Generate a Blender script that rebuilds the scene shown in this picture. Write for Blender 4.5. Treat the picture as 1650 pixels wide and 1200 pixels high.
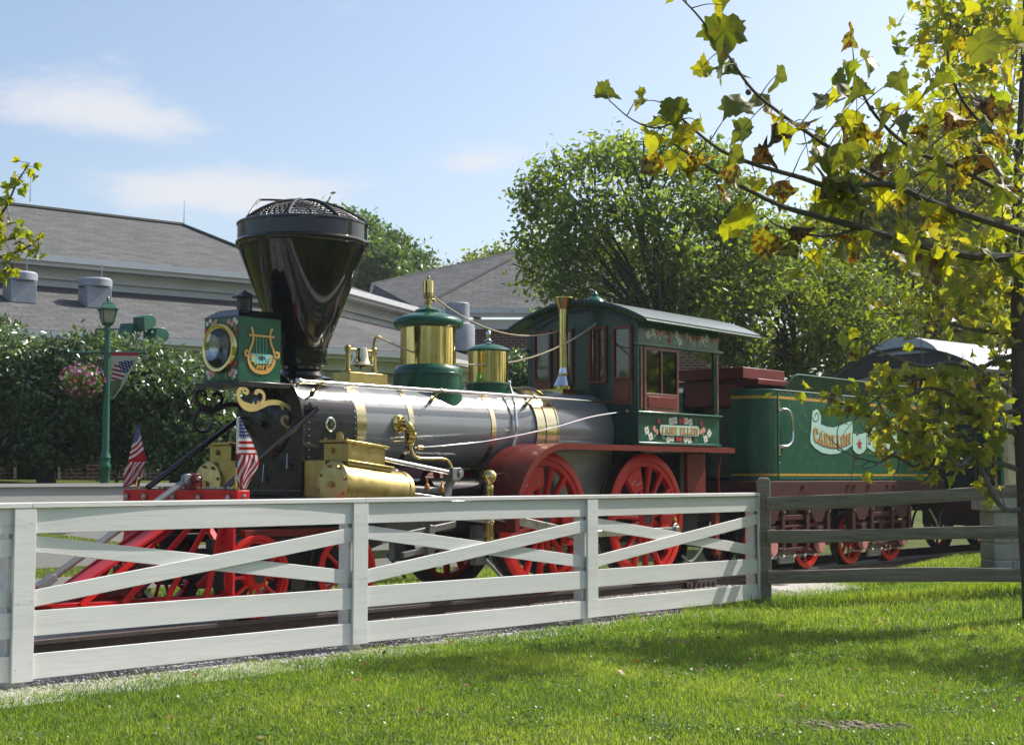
import bpy, bmesh, math, random
import numpy as np
from mathutils import Vector, Matrix, noise as mnoise
for o in list(bpy.data.objects): bpy.data.objects.remove(o)
sc = bpy.context.scene
R = math.radians
rnd = random.Random(7)
RNG = np.random.default_rng(11)

# ------------------------------------------------------------------ camera
cam = bpy.data.cameras.new('camera'); camo = bpy.data.objects.new('camera', cam)
sc.collection.objects.link(camo); sc.camera = camo
camo.location = (0, 0, 1.5)
camo.rotation_euler = (R(90 + 4.028), 0, 0)
cam.sensor_width = 36; cam.lens = 36 * 2400 / 1650
cam.clip_start = 0.1; cam.clip_end = 4000

# ------------------------------------------------------------------ world, sun, exposure
SUN_AZ, SUN_EL = 57.0, 45.0          # azimuth clockwise from +Y, elevation
w = bpy.data.worlds.new('World'); sc.world = w; w.use_nodes = True
nt = w.node_tree; N = nt.nodes; K = nt.links; N.clear()
out = N.new('ShaderNodeOutputWorld'); bg = N.new('ShaderNodeBackground')
sky = N.new('ShaderNodeTexSky'); sky.sky_type = 'NISHITA'; sky.sun_disc = False
sky.sun_elevation = R(SUN_EL); sky.sun_rotation = R(SUN_AZ)
sky.air_density = 1.0; sky.dust_density = 2.8; sky.ozone_density = 0.8; sky.altitude = 200
bg.inputs['Strength'].default_value = 0.10
tc = N.new('ShaderNodeTexCoord')
def wmath(op, a, b=None, clamp=False):
    n = N.new('ShaderNodeMath'); n.operation = op; n.use_clamp = clamp
    for i, x in enumerate((a, b)):
        if x is None: continue
        if isinstance(x, (int, float)): n.inputs[i].default_value = x
        else: K.new(x, n.inputs[i])
    return n.outputs[0]
mp = N.new('ShaderNodeMapping'); mp.inputs['Scale'].default_value = (4.5, 4.5, 11); mp.inputs['Location'].default_value = (4.1, 1.3, .35)
K.new(tc.outputs['Generated'], mp.inputs['Vector'])
nz = N.new('ShaderNodeTexNoise'); nz.inputs['Scale'].default_value = 2.1; nz.inputs['Detail'].default_value = 11; nz.inputs['Roughness'].default_value = .68
K.new(mp.outputs[0], nz.inputs['Vector'])
cl = nz.outputs[0]
# soft fair-weather clouds: (direction x, y, z, width, weight)
def cdir(px, py):
    v = Vector(((px - 825) / 2400, 1, (769 - py) / 2400)); v.normalize(); return v
acc = None
for px, py, wx, wz, wt in ((50, 158, .065, .023, .33), (215, 188, .06, .013, .26), (390, 303, .07, .017, .40), (300, 318, .08, .014, .24), (800, 250, .045, .014, .40),
                           (690, 335, .05, .015, .12), (1580, 300, .05, .03, .16), (1150, 60, .12, .03, .06), (-900, 300, .2, .04, .3), (2600, 250, .25, .04, .3)):
    d = cdir(px, py)
    vm = N.new('ShaderNodeVectorMath'); vm.operation = 'SUBTRACT'; K.new(tc.outputs['Generated'], vm.inputs[0]); vm.inputs[1].default_value = d
    vs = N.new('ShaderNodeVectorMath'); vs.operation = 'MULTIPLY'; K.new(vm.outputs[0], vs.inputs[0]); vs.inputs[1].default_value = (1 / wx, 1 / wx, 1 / wz)
    vl = N.new('ShaderNodeVectorMath'); vl.operation = 'LENGTH'; K.new(vs.outputs[0], vl.inputs[0])
    g = wmath('MULTIPLY', wmath('EXPONENT', wmath('MULTIPLY', wmath('POWER', vl.outputs['Value'], 2), -1)), wt)
    acc = g if acc is None else wmath('ADD', acc, g)
dens = wmath('ADD', cl, acc)
mr = N.new('ShaderNodeMapRange'); mr.interpolation_type = 'SMOOTHSTEP'
mr.inputs['From Min'].default_value = .60; mr.inputs['From Max'].default_value = 1.0; mr.inputs['To Max'].default_value = .8
K.new(dens, mr.inputs['Value'])
mx = N.new('ShaderNodeMix'); mx.data_type = 'RGBA'
K.new(mr.outputs[0], mx.inputs['Factor']); K.new(sky.outputs[0], mx.inputs['A']); mx.inputs['B'].default_value = (4.7, 4.7, 4.85, 1)
K.new(mx.outputs['Result'], bg.inputs['Color']); K.new(bg.outputs[0], out.inputs['Surface'])
sl = bpy.data.lights.new('sun', 'SUN'); slo = bpy.data.objects.new('sun', sl); sc.collection.objects.link(slo)
sl.energy = 3.5; sl.angle = R(.53); sl.color = (1, .955, .88)
sdir = Vector((math.sin(R(SUN_AZ)) * math.cos(R(SUN_EL)), math.cos(R(SUN_AZ)) * math.cos(R(SUN_EL)), math.sin(R(SUN_EL))))
slo.rotation_euler = sdir.to_track_quat('Z', 'Y').to_euler(); slo.location = (30, 20, 40)
vsn = sc.view_settings; vsn.view_transform = 'Standard'; vsn.look = 'None'; vsn.gamma = 1; vsn.exposure = 0.88; vsn.use_curve_mapping = False
sc.render.engine = 'CYCLES'
sc.cycles.max_bounces = 8; sc.cycles.transparent_max_bounces = 24; sc.cycles.transmission_bounces = 6
sc.cycles.caustics_reflective = False; sc.cycles.caustics_refractive = False

# ------------------------------------------------------------------ materials
M = {}
def mat(name, col, rough=.5, metal=0., coat=0., var=0., vscale=8., bump=0., bscale=40., rvar=0., stretch=None, spec=.5, dirt=0., dirtcol=(.05, .04, .03), coords='Object'):
    m = bpy.data.materials.new(name); m.use_nodes = True; t = m.node_tree; n = t.nodes; k = t.links
    p = n['Principled BSDF']
    p.inputs['Base Color'].default_value = (*col, 1); p.inputs['Roughness'].default_value = rough; p.inputs['Metallic'].default_value = metal
    p.inputs['Specular IOR Level'].default_value = spec
    if coat: p.inputs['Coat Weight'].default_value = coat; p.inputs['Coat Roughness'].default_value = .06
    if var or bump or rvar or dirt:
        c = n.new('ShaderNodeTexCoord'); mpg = n.new('ShaderNodeMapping'); k.new(c.outputs[coords], mpg.inputs['Vector'])
        if stretch: mpg.inputs['Scale'].default_value = stretch
        vec = mpg.outputs[0]
        if var:
            a = n.new('ShaderNodeTexNoise'); a.inputs['Scale'].default_value = vscale; a.inputs['Detail'].default_value = 6; a.inputs['Roughness'].default_value = .6; k.new(vec, a.inputs['Vector'])
            h = n.new('ShaderNodeHueSaturation'); h.inputs['Color'].default_value = (*col, 1)
            q = n.new('ShaderNodeMapRange'); q.inputs['From Min'].default_value = .25; q.inputs['From Max'].default_value = .75
            q.inputs['To Min'].default_value = 1 - var; q.inputs['To Max'].default_value = 1 + var; k.new(a.outputs[0], q.inputs['Value']); k.new(q.outputs[0], h.inputs['Value'])
            colsock = h.outputs[0]
        else:
            rgb = n.new('ShaderNodeRGB'); rgb.outputs[0].default_value = (*col, 1); colsock = rgb.outputs[0]
        if dirt:
            a = n.new('ShaderNodeTexNoise'); a.inputs['Scale'].default_value = vscale * .35; a.inputs['Detail'].default_value = 8; a.inputs['Roughness'].default_value = .7; k.new(vec, a.inputs['Vector'])
            q = n.new('ShaderNodeMapRange'); q.inputs['From Min'].default_value = .5; q.inputs['From Max'].default_value = .78; q.inputs['To Max'].default_value = dirt; k.new(a.outputs[0], q.inputs['Value'])
            x = n.new('ShaderNodeMix'); x.data_type = 'RGBA'; k.new(q.outputs[0], x.inputs['Factor']); k.new(colsock, x.inputs['A']); x.inputs['B'].default_value = (*dirtcol, 1); colsock = x.outputs['Result']
        k.new(colsock, p.inputs['Base Color'])
        if rvar:
            a = n.new('ShaderNodeTexNoise'); a.inputs['Scale'].default_value = vscale * 1.7; a.inputs['Detail'].default_value = 5; k.new(vec, a.inputs['Vector'])
            q = n.new('ShaderNodeMapRange'); q.inputs['From Min'].default_value = .3; q.inputs['From Max'].default_value = .7
            q.inputs['To Min'].default_value = max(.02, rough - rvar); q.inputs['To Max'].default_value = rough + rvar; k.new(a.outputs[0], q.inputs['Value']); k.new(q.outputs[0], p.inputs['Roughness'])
        if bump:
            a = n.new('ShaderNodeTexNoise'); a.inputs['Scale'].default_value = bscale; a.inputs['Detail'].default_value = 5; k.new(vec, a.inputs['Vector'])
            b = n.new('ShaderNodeBump'); b.inputs['Strength'].default_value = bump; b.inputs['Distance'].default_value = .01; k.new(a.outputs[0], b.inputs['Height']); k.new(b.outputs[0], p.inputs['Normal'])
    M[name] = m; return m
def leafmat(name, cols, trans=.45, rough=.45, tint=(.9, 1.0, .25), spots=None, spec=.5):
    """cols: colour ramp stops driven by the per-leaf random attribute"""
    m = bpy.data.materials.new(name); m.use_nodes = True; t = m.node_tree; n = t.nodes; k = t.links
    p = n['Principled BSDF']; o = n['Material Output']; p.inputs['Roughness'].default_value = rough; p.inputs['Specular IOR Level'].default_value = spec
    at = n.new('ShaderNodeAttribute'); at.attribute_name = 'rnd'
    rp = n.new('ShaderNodeValToRGB'); el = rp.color_ramp.elements
    for i, c in enumerate(cols):
        e = el[i] if i < 2 else el.new(1)
        e.position = i / max(1, len(cols) - 1); e.color = (*c, 1)
    k.new(at.outputs['Fac'], rp.inputs['Fac']); col = rp.outputs[0]
    if spots:
        c = n.new('ShaderNodeTexCoord'); a = n.new('ShaderNodeTexNoise'); a.inputs['Scale'].default_value = spots[0]; a.inputs['Detail'].default_value = 3; k.new(c.outputs['Object'], a.inputs['Vector'])
        oi = n.new('ShaderNodeObjectInfo')
        a.noise_dimensions = '4D'; sw = n.new('ShaderNodeMath'); sw.operation = 'MULTIPLY'; k.new(oi.outputs['Random'], sw.inputs[0]); sw.inputs[1].default_value = 60; k.new(sw.outputs[0], a.inputs['W'])
        q = n.new('ShaderNodeMapRange'); q.inputs['From Min'].default_value = spots[1]; q.inputs['From Max'].default_value = spots[1] + .07; k.new(a.outputs[0], q.inputs['Value'])
        x = n.new('ShaderNodeMix'); x.data_type = 'RGBA'; k.new(q.outputs[0], x.inputs['Factor']); k.new(col, x.inputs['A']); x.inputs['B'].default_value = (*spots[2], 1); col = x.outputs['Result']
    k.new(col, p.inputs['Base Color'])
    tr = n.new('ShaderNodeBsdfTranslucent'); mu = n.new('ShaderNodeMix'); mu.data_type = 'RGBA'; mu.blend_type = 'MULTIPLY'; mu.inputs['Factor'].default_value = 1
    k.new(col, mu.inputs['A']); mu.inputs['B'].default_value = (tint[0] * 2.2, tint[1] * 2.2, tint[2] * 2.2, 1); k.new(mu.outputs['Result'], tr.inputs['Color'])
    mxs = n.new('ShaderNodeMixShader'); mxs.inputs[0].default_value = trans; k.new(p.outputs[0], mxs.inputs[1]); k.new(tr.outputs[0], mxs.inputs[2]); k.new(mxs.outputs[0], o.inputs['Surface'])
    M[name] = m; return m
def glassmat(name, tint=(.8, .85, .85), base=.12):
    m = bpy.data.materials.new(name); m.use_nodes = True; t = m.node_tree; n = t.nodes; k = t.links; n.remove(n['Principled BSDF'])
    o = n['Material Output']; tr = n.new('ShaderNodeBsdfTransparent'); tr.inputs[0].default_value = (*tint, 1)
    gl = n.new('ShaderNodeBsdfGlossy'); gl.inputs['Roughness'].default_value = .03
    f = n.new('ShaderNodeFresnel'); f.inputs[0].default_value = 1.5
    a = n.new('ShaderNodeMath'); a.operation = 'ADD'; a.use_clamp = True; a.inputs[1].default_value = base; k.new(f.outputs[0], a.inputs[0])
    mxs = n.new('ShaderNodeMixShader'); k.new(a.outputs[0], mxs.inputs[0]); k.new(tr.outputs[0], mxs.inputs[1]); k.new(gl.outputs[0], mxs.inputs[2]); k.new(mxs.outputs[0], o.inputs['Surface'])
    M[name] = m; return m

mat('black_gloss', (.007, .007, .008), .09, coat=.25, spec=.4, rvar=.03, vscale=5, bump=.02, bscale=3)
mat('black_paint', (.012, .012, .013), .28, rvar=.08, vscale=6, var=.2)
mat('black_iron', (.02, .019, .018), .5, var=.3, rvar=.1, vscale=9, dirt=.3, dirtcol=(.06, .045, .03))
mat('boiler_grey', (.28, .29, .295), .22, metal=.1, coat=.4, rvar=.05, vscale=3, var=.05)
mat('gold_leaf', (.66, .50, .20), .3, metal=.45, var=.12, vscale=12)
mat('smokebox_black', (.018, .02, .023), .2, metal=.2, coat=.4, rvar=.06, vscale=5, var=.1)
mat('brass', (.66, .52, .20), .15, metal=1, rvar=.07, vscale=4, var=.1)
mat('band_brass', (.62, .54, .33), .2, metal=1, rvar=.06, vscale=5, var=.1)
mat('lamp_mirror', (.34, .34, .35), .1, metal=1, rvar=.05, vscale=9)
mat('brass_dull', (.50, .385, .15), .33, metal=1, rvar=.08, vscale=7, var=.16, dirt=.35, dirtcol=(.22, .15, .05))
mat('bell_metal', (.74, .64, .42), .14, metal=1, rvar=.05, vscale=6)
mat('chrome', (.74, .74, .74), .11, metal=1, rvar=.05, vscale=6)
mat('steel', (.45, .44, .42), .34, metal=1, rvar=.1, vscale=9, var=.15, dirt=.25, dirtcol=(.12, .1, .08))
mat('grey_cast', (.22, .22, .215), .42, metal=.3, var=.12, rvar=.08, vscale=8)
mat('green_paint', (.012, .092, .052), .26, coat=.12, spec=.4, var=.12, vscale=3, rvar=.05, bump=.015, bscale=4)
mat('green_dark', (.009, .05, .032), .3, coat=.08, spec=.4, var=.15, vscale=4, rvar=.06)
mat('green_trim', (.02, .115, .075), .22, coat=.2, var=.1, vscale=5)
mat('red_wheel', (.56, .018, .010), .42, spec=.3, var=.14, vscale=6, rvar=.08, dirt=.15, dirtcol=(.15, .015, .01))
mat('red_pilot', (.55, .015, .014), .38, spec=.3, var=.1, vscale=4, rvar=.05)
mat('maroon', (.165, .023, .016), .36, spec=.25, var=.14, vscale=5, rvar=.06)
mat('window_red', (.17, .038, .018), .42, var=.15, vscale=10)
mat('pink_primer', (.50, .20, .17), .5, var=.1)
mat('yellow_paint', (.62, .33, .03), .35, var=.06, vscale=10)
mat('gold_paint', (.62, .33, .07), .38, var=.1, vscale=20)
mat('gold_shadow', (.22, .02, .012), .4)
mat('mint', (.42, .66, .56), .4, var=.04)
mat('teal', (.22, .55, .50), .4)
mat('ink', (.01, .012, .015), .4)
mat('petal_white', (.75, .76, .7), .45); mat('petal_yellow', (.6, .38, .06), .45); mat('petal_pink', (.62, .27, .22), .45); mat('petal_red', (.42, .02, .015), .45)
mat('leaf_print', (.10, .25, .06), .45); mat('leaf_pale', (.22, .42, .33), .45)
mat('rope', (.52, .43, .29), .9, bump=.6, bscale=160, var=.15, vscale=60)
mat('amber', (.55, .22, .02), .1, coat=.5)
mat('paper', (.75, .66, .72), .6)
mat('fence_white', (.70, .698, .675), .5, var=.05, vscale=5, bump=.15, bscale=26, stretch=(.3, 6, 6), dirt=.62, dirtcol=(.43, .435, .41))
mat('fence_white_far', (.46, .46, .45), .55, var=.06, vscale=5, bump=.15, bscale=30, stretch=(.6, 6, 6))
mat('truck_red', (.055, .014, .011), .65, spec=.2, var=.25, vscale=8, dirt=.4, dirtcol=(.05, .035, .025))
mat('fence_weathered', (.24, .21, .165), .85, var=.45, vscale=7, bump=.9, bscale=38, stretch=(.35, 5, 5), dirt=.6, dirtcol=(.30, .28, .25))
mat('nail', (.08, .07, .06), .6)
mat('rail_rust', (.045, .032, .026), .7, var=.4, vscale=20, bump=.3, bscale=90)
mat('rail_top', (.30, .24, .19), .4, metal=.7, var=.3, vscale=20)
mat('sleeper', (.075, .058, .045), .9, var=.4, vscale=8, bump=.7, bscale=40, stretch=(6, .5, 6))
mat('stone', (.40, .385, .345), .85, var=.22, vscale=7, bump=.7, bscale=28)
mat('gravel', (.42, .40, .37), .9, var=.35, vscale=30, bump=.3, bscale=60)
mat('trim_grey', (.68, .68, .65), .55, var=.07, vscale=2, bump=.05, bscale=20)
mat('gutter', (.56, .575, .58), .4, var=.06, vscale=3)
mat('siding', (.52, .49, .42), .6, var=.06, vscale=2)
mat('vent_grey', (.28, .30, .34), .55, var=.2, vscale=5, dirt=.3, dirtcol=(.5, .5, .5))
mat('lamp_green', (.022, .115, .07), .35, var=.15, vscale=8)
mat('lamp_glass', (.42, .38, .26), .35, var=.1)
mat('bark', (.075, .062, .05), .9, var=.45, vscale=14, bump=1., bscale=30, stretch=(3, 3, .6))
mat('bark_pale', (.15, .13, .11), .9, var=.4, vscale=14, bump=.8, bscale=30)
mat('twig', (.10, .085, .06), .8, var=.2, vscale=20)
mat('coach_roof', (.42, .43, .455), .4, var=.1, vscale=3); mat('coach_black', (.022, .02, .02), .5, var=.2)
mat('coach_green', (.03, .16, .11), .35, coat=.1, var=.1, vscale=4)
mat('cream', (.55, .47, .29), .6, var=.08)
mat('basket', (.10, .075, .05), .9, var=.3, vscale=20)
glassmat('cab_glass', (.34, .38, .36), .06); glassmat('lamp_lens', (.92, .94, .95), .0)

# ------------------------------------------------------------------ mesh helpers
def unit(v):
    v = np.asarray(v, float); return v / (np.linalg.norm(v) or 1)
def basis(d):
    d = unit(d); h = np.array([0, 0, 1.]) if abs(d[2]) < .9 else np.array([1., 0, 0])
    e1 = unit(np.cross(h, d)); return e1, np.cross(d, e1), d
def spline(pts, n=8):
    """Catmull-Rom through points (any dimension)"""
    P = [np.asarray(p, float) for p in pts]
    if len(P) < 3: return P
    P = [2 * P[0] - P[1]] + P + [2 * P[-1] - P[-2]]; o = []
    for i in range(1, len(P) - 2):
        for j in range(n):
            t = j / n
            o.append(.5 * ((2 * P[i]) + (-P[i - 1] + P[i + 1]) * t + (2 * P[i - 1] - 5 * P[i] + 4 * P[i + 1] - P[i + 2]) * t * t + (-P[i - 1] + 3 * P[i] - 3 * P[i + 1] + P[i + 2]) * t ** 3))
    o.append(P[-2]); return o
SMALL = {'rivets', 'beam_bolts', 'cover_bolts', 'lid_bolts', 'truck_bolts', 'frame_bolts', 'bolts', 'nails', 'board_beads', 'panel_beads', 'spark_netting', 'painted_garland', 'painted_flowers'}
class MB:
    def __init__(s, loco=False): s.v = []; s.f = []; s.m = []; s.s = []; s.loco = loco
    def add(s, vs, fs, mi=0, sm=False):
        b = len(s.v); s.v.extend([tuple(map(float, v)) for v in vs])
        for f in fs: s.f.append(tuple(b + i for i in f)); s.m.append(mi); s.s.append(sm)
        return s
    def bx(s, lo, hi, mi=0):
        (a, b, c), (d, e, f) = lo, hi
        return s.add([(a, b, c), (d, b, c), (d, e, c), (a, e, c), (a, b, f), (d, b, f), (d, e, f), (a, e, f)],
                     [(0, 3, 2, 1), (4, 5, 6, 7), (0, 1, 5, 4), (1, 2, 6, 5), (2, 3, 7, 6), (3, 0, 4, 7)], mi)
    def bar(s, p0, p1, wd, ht, mi=0, up=(0, 0, 1), w1=None, h1=None):
        p0 = np.asarray(p0, float); p1 = np.asarray(p1, float); d = unit(p1 - p0); e = unit(np.cross(d, up)); u = np.cross(e, d)
        vs = []
        for p, a, b in ((p0, wd, ht), (p1, w1 or wd, h1 or ht)):
            for x, y in ((-1, -1), (1, -1), (1, 1), (-1, 1)): vs.append(p + e * x * a / 2 + u * y * b / 2)
        return s.add(vs, [(0, 3, 2, 1), (4, 5, 6, 7), (0, 1, 5, 4), (1, 2, 6, 5), (2, 3, 7, 6), (3, 0, 4, 7)], mi)
    def tube(s, pts, r, seg=8, mi=0, caps=True, sm=True):
        P = [np.asarray(p, float) for p in pts]; n = len(P); rs = r if isinstance(r, (list, tuple)) else [r] * n
        vs = []; e1 = None
        for i, p in enumerate(P):
            d = unit(P[min(i + 1, n - 1)] - P[max(i - 1, 0)])
            if e1 is None: e1, e2, _ = basis(d)
            else: e1 = unit(e1 - d * np.dot(e1, d)); e2 = np.cross(d, e1)
            for k in range(seg):
                a = 2 * math.pi * k / seg; vs.append(p + (e1 * math.cos(a) + e2 * math.sin(a)) * rs[i])
        fs = [(i * seg + k, i * seg + (k + 1) % seg, (i + 1) * seg + (k + 1) % seg, (i + 1) * seg + k) for i in range(n - 1) for k in range(seg)]
        s.add(vs, fs, mi, sm)
        if caps: s.add([vs[k] for k in range(seg)], [tuple(range(seg))[::-1]], mi); s.add([vs[(n - 1) * seg + k] for k in range(seg)], [tuple(range(seg))], mi)
        return s
    def cyl(s, p0, p1, r0, r1=None, seg=24, mi=0, caps=True): return s.tube([p0, p1], [r0, r0 if r1 is None else r1], seg, mi, caps)
    def lathe(s, prof, o=(0, 0, 0), d=(0, 0, 1), seg=32, mi=0, sm=True, arc=None):
        """prof: (r, h) along axis d. Sharp corners: repeat a point."""
        e1, e2, d = basis(d); o = np.asarray(o, float); vs = []; a0, a1 = arc or (0, 2 * math.pi); full = arc is None
        m = seg if full else seg + 1
        for r, h in prof:
            for k in range(m):
                a = a0 + (a1 - a0) * k / seg; vs.append(o + d * h + (e1 * math.cos(a) + e2 * math.sin(a)) * r)
        fs = []
        for i in range(len(prof) - 1):
            if prof[i] == prof[i + 1]: continue
            for k in range(seg):
                k2 = (k + 1) % m; q = (i * m + k, i * m + k2, (i + 1) * m + k2, (i + 1) * m + k)
                fs.append(q)
        return s.add(vs, fs, mi, sm)
    def prism(s, poly, o, ex, ey, th, mi=0, mi_side=None):
        o = np.asarray(o, float); ex = np.asarray(ex, float); ey = np.asarray(ey, float); nn = unit(np.cross(ex, ey)); n = len(poly)
        a = [o + ex * p[0] + ey * p[1] for p in poly]; b = [q + nn * th for q in a]
        s.add(a + b, [tuple(range(n))[::-1], tuple(range(n, 2 * n))], mi)
        return s.add(a + b, [(i, (i + 1) % n, n + (i + 1) % n, n + i) for i in range(n)], mi if mi_side is None else mi_side)
    def ribbon(s, pts, o, ex, ey, th, mi=0, n=5):
        """pts (x, y, width): flat strip of varying width, th thick along ex x ey"""
        P = spline(pts, n) if len(pts) > 2 else [np.asarray(p, float) for p in pts]
        o = np.asarray(o, float); ex = np.asarray(ex, float); ey = np.asarray(ey, float); nn = unit(np.cross(ex, ey))
        l = []; r = []
        for i, p in enumerate(P):
            t = unit(P[min(i + 1, len(P) - 1)][:2] - P[max(i - 1, 0)][:2]); q = np.array([-t[1], t[0]]) * p[2] / 2
            l.append(p[:2] + q); r.append(p[:2] - q)
        m = len(P); vs = []
        for h in (0, th):
            for q in l + r: vs.append(o + ex * q[0] + ey * q[1] + nn * h)
        fs = []
        for i in range(m - 1):
            fs += [(i, i + 1, m + i + 1, m + i), (2 * m + i, 3 * m + i, 3 * m + i + 1, 2 * m + i + 1), (i, 2 * m + i, 2 * m + i + 1, i + 1), (m + i, m + i + 1, 3 * m + i + 1, 3 * m + i)]
        fs += [(0, m, 3 * m, 2 * m), (m - 1, 3 * m - 1, 4 * m - 1, 2 * m - 1)]
        return s.add(vs, fs, mi)
    def ball(s, c, r, seg=12, mi=0, sq=(1, 1, 1)):
        c = np.asarray(c, float); vs = [c + np.array([0, 0, r * sq[2]])]; rings = max(4, seg // 2)
        for i in range(1, rings):
            t = math.pi * i / rings
            for k in range(seg): a = 2 * math.pi * k / seg; vs.append(c + np.array([math.sin(t) * math.cos(a) * sq[0], math.sin(t) * math.sin(a) * sq[1], math.cos(t) * sq[2]]) * r)
        vs.append(c - np.array([0, 0, r * sq[2]])); L = len(vs) - 1
        fs = [(0, 1 + k, 1 + (k + 1) % seg) for k in range(seg)]
        for i in range(rings - 2):
            fs += [(1 + i * seg + k, 1 + (i + 1) * seg + k, 1 + (i + 1) * seg + (k + 1) % seg, 1 + i * seg + (k + 1) % seg) for k in range(seg)]
        fs += [(L, 1 + (rings - 2) * seg + (k + 1) % seg, 1 + (rings - 2) * seg + k) for k in range(seg)]
        return s.add(vs, fs, mi, True)
    def hemi(s, c, d, r, seg=6, mi=0):
        e1, e2, d = basis(d); c = np.asarray(c, float); vs = []
        for i in range(2):
            t = (math.pi / 2) * i / 2
            for k in range(seg): a = 2 * math.pi * k / seg; vs.append(c + (e1 * math.cos(a) + e2 * math.sin(a)) * r * math.cos(t) + d * r * math.sin(t))
        vs.append(c + d * r)
        fs = [(k, (k + 1) % seg, seg + (k + 1) % seg, seg + k) for k in range(seg)] + [(seg + k, seg + (k + 1) % seg, 2 * seg) for k in range(seg)]
        return s.add(vs, fs, mi, True)
    def mesh(s, name, mats, recalc=True):
        vs = [(a, -b, c) for a, b, c in s.v] if s.loco else s.v
        me = bpy.data.meshes.new(name); me.from_pydata(vs, [], s.f)
        for m in (mats if isinstance(mats, (list, tuple)) else [mats]): me.materials.append(M[m])
        me.polygons.foreach_set('material_index', s.m); me.polygons.foreach_set('use_smooth', s.s)
        if recalc:
            b = bmesh.new(); b.from_mesh(me); bmesh.ops.remove_doubles(b, verts=b.verts, dist=1e-5); bmesh.ops.recalc_face_normals(b, faces=b.faces); b.to_mesh(me); b.free()
        me.set_sharp_from_angle(angle=R(38)); me.update(); return me
    def build(s, name, mats, parent=None, bevel=0, recalc=True, loc=None, split=False):
        if split:
            pr = list(range(len(s.v))); key = {}
            def fd(i):
                while pr[i] != i: pr[i] = pr[pr[i]]; i = pr[i]
                return i
            for i, v in enumerate(s.v):
                k = (round(v[0], 4), round(v[1], 4), round(v[2], 4))
                if k in key: pr[fd(i)] = fd(key[k])
                else: key[k] = i
            for f in s.f:
                for q in f[1:]: pr[fd(q)] = fd(f[0])
            grp = {}
            for j, f in enumerate(s.f): grp.setdefault(fd(f[0]), []).append(j)
            out = []
            for js in grp.values():
                ids = sorted({i for j in js for i in s.f[j]}); mp_ = {i: n for n, i in enumerate(ids)}; q = MB(s.loco); q.v = [s.v[i] for i in ids]
                q.f = [tuple(mp_[i] for i in s.f[j]) for j in js]; q.m = [s.m[j] for j in js]; q.s = [s.s[j] for j in js]; out.append(link(name, q.mesh(name, mats, recalc), parent, bevel, loc))
            return out[0]
        o = link(name, s.mesh(name, mats, recalc), parent, bevel, loc)
        if name in SMALL: o['kind'] = 'stuff'
        return o
def link(name, me, parent=None, bevel=0, loc=None):
    o = bpy.data.objects.new(name, me); sc.collection.objects.link(o)
    if parent: o.parent = parent
    if loc is not None: o.location = loc
    if bevel:
        b = o.modifiers.new('bevel', 'BEVEL'); b.width = bevel; b.segments = 2; b.limit_method = 'ANGLE'; b.angle_limit = R(40)
    return o
def tag(o, label=None, cat=None, group=None, kind=None):
    if label: o['label'] = label
    if cat: o['category'] = cat
    if group: o['group'] = group
    if kind: o['kind'] = kind
    return o
def thing(name, label, cat, loc=(0, 0, 0), rz=0, group=None):
    o = bpy.data.objects.new(name, None); sc.collection.objects.link(o); o.location = loc; o.rotation_euler = (0, 0, rz); o.empty_display_size = .2
    return tag(o, label, cat, group)
def copyobj(o, parent, loc=None, rot=None):
    c = o.copy(); sc.collection.objects.link(c); c.parent = parent
    if loc is not None: c.location = loc
    if rot is not None: c.rotation_euler = rot
    return c
def copytree(o, parent, loc=None, rot=None):
    c = copyobj(o, parent, loc, rot)
    for ch in list(o.children): copytree(ch, c)
    return c
# loco frame: u along the track to the rear, v sideways towards the camera, w up from the rail head
TH = R(40.08617); ORG = (-.25473, 17.46406, .20)
AV = np.array([math.sin(TH), math.cos(TH), 0]); BV = np.array([math.cos(TH), -math.sin(TH), 0])
ROTZ = math.pi / 2 - TH
def LW(u, v, w): return np.array(ORG) + AV * u + BV * v + np.array([0, 0, w])
def UV(x, y): d = np.array([x - ORG[0], y - ORG[1], 0]); return d @ AV, d @ BV
EX = (1, 0, 0); EV = (0, 1, 0); EZ = (0, 0, 1)
# ================================================================== ground
def gz(x, y):
    """terrain height: level by the track, rising behind it"""
    u = (x - ORG[0]) * AV[0] + (y - ORG[1]) * AV[1]; v = (x - ORG[0]) * BV[0] + (y - ORG[1]) * BV[1]
    t = np.clip((-v - 4.2) / 8.0, 0, 1); s = t * t * (3 - 2 * t)
    z = 1.32 * s + .45 * np.clip((-v - 12) / 14, 0, 1)
    z = z + .035 * np.sin(x * .9 + 1.3) * np.sin(y * .7) * np.clip((v - 2.5) / 3, 0, 1)
    # the lawn right of the white fence lies a little higher than the track bed
    r_ = np.clip((x - 3.0) / 2.5, 0, 1) * np.clip((v - 1.9) / 2.2, 0, 1) * np.clip((y - 14) / 4, 0, 1)
    b_ = np.clip((u - 5) / 8, 0, 1.2) * np.clip((v - .98) / .5, 0, 1) * .42
    return z + np.maximum(.16 * r_, b_)
xs = np.concatenate([-np.geomspace(16, 900, 34)[::-1], np.linspace(-15, 15, 121), np.geomspace(16, 900, 34)])
ys = np.concatenate([-np.geomspace(6, 700, 26)[::-1], np.linspace(-5, 40, 181), np.geomspace(41, 1400, 40)])
X, Y = np.meshgrid(xs, ys); Z = gz(X, Y)
nx, ny = len(xs), len(ys)
idx = np.arange(nx * ny).reshape(ny, nx)
F_ = np.stack([idx[:-1, :-1], idx[:-1, 1:], idx[1:, 1:], idx[1:, :-1]], -1).reshape(-1, 4)
me = bpy.data.meshes.new('lawn'); me.from_pydata(np.stack([X, Y, Z], -1).reshape(-1, 3).tolist(), [], F_.tolist())
me.polygons.foreach_set('use_smooth', [True] * len(me.polygons))
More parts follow.
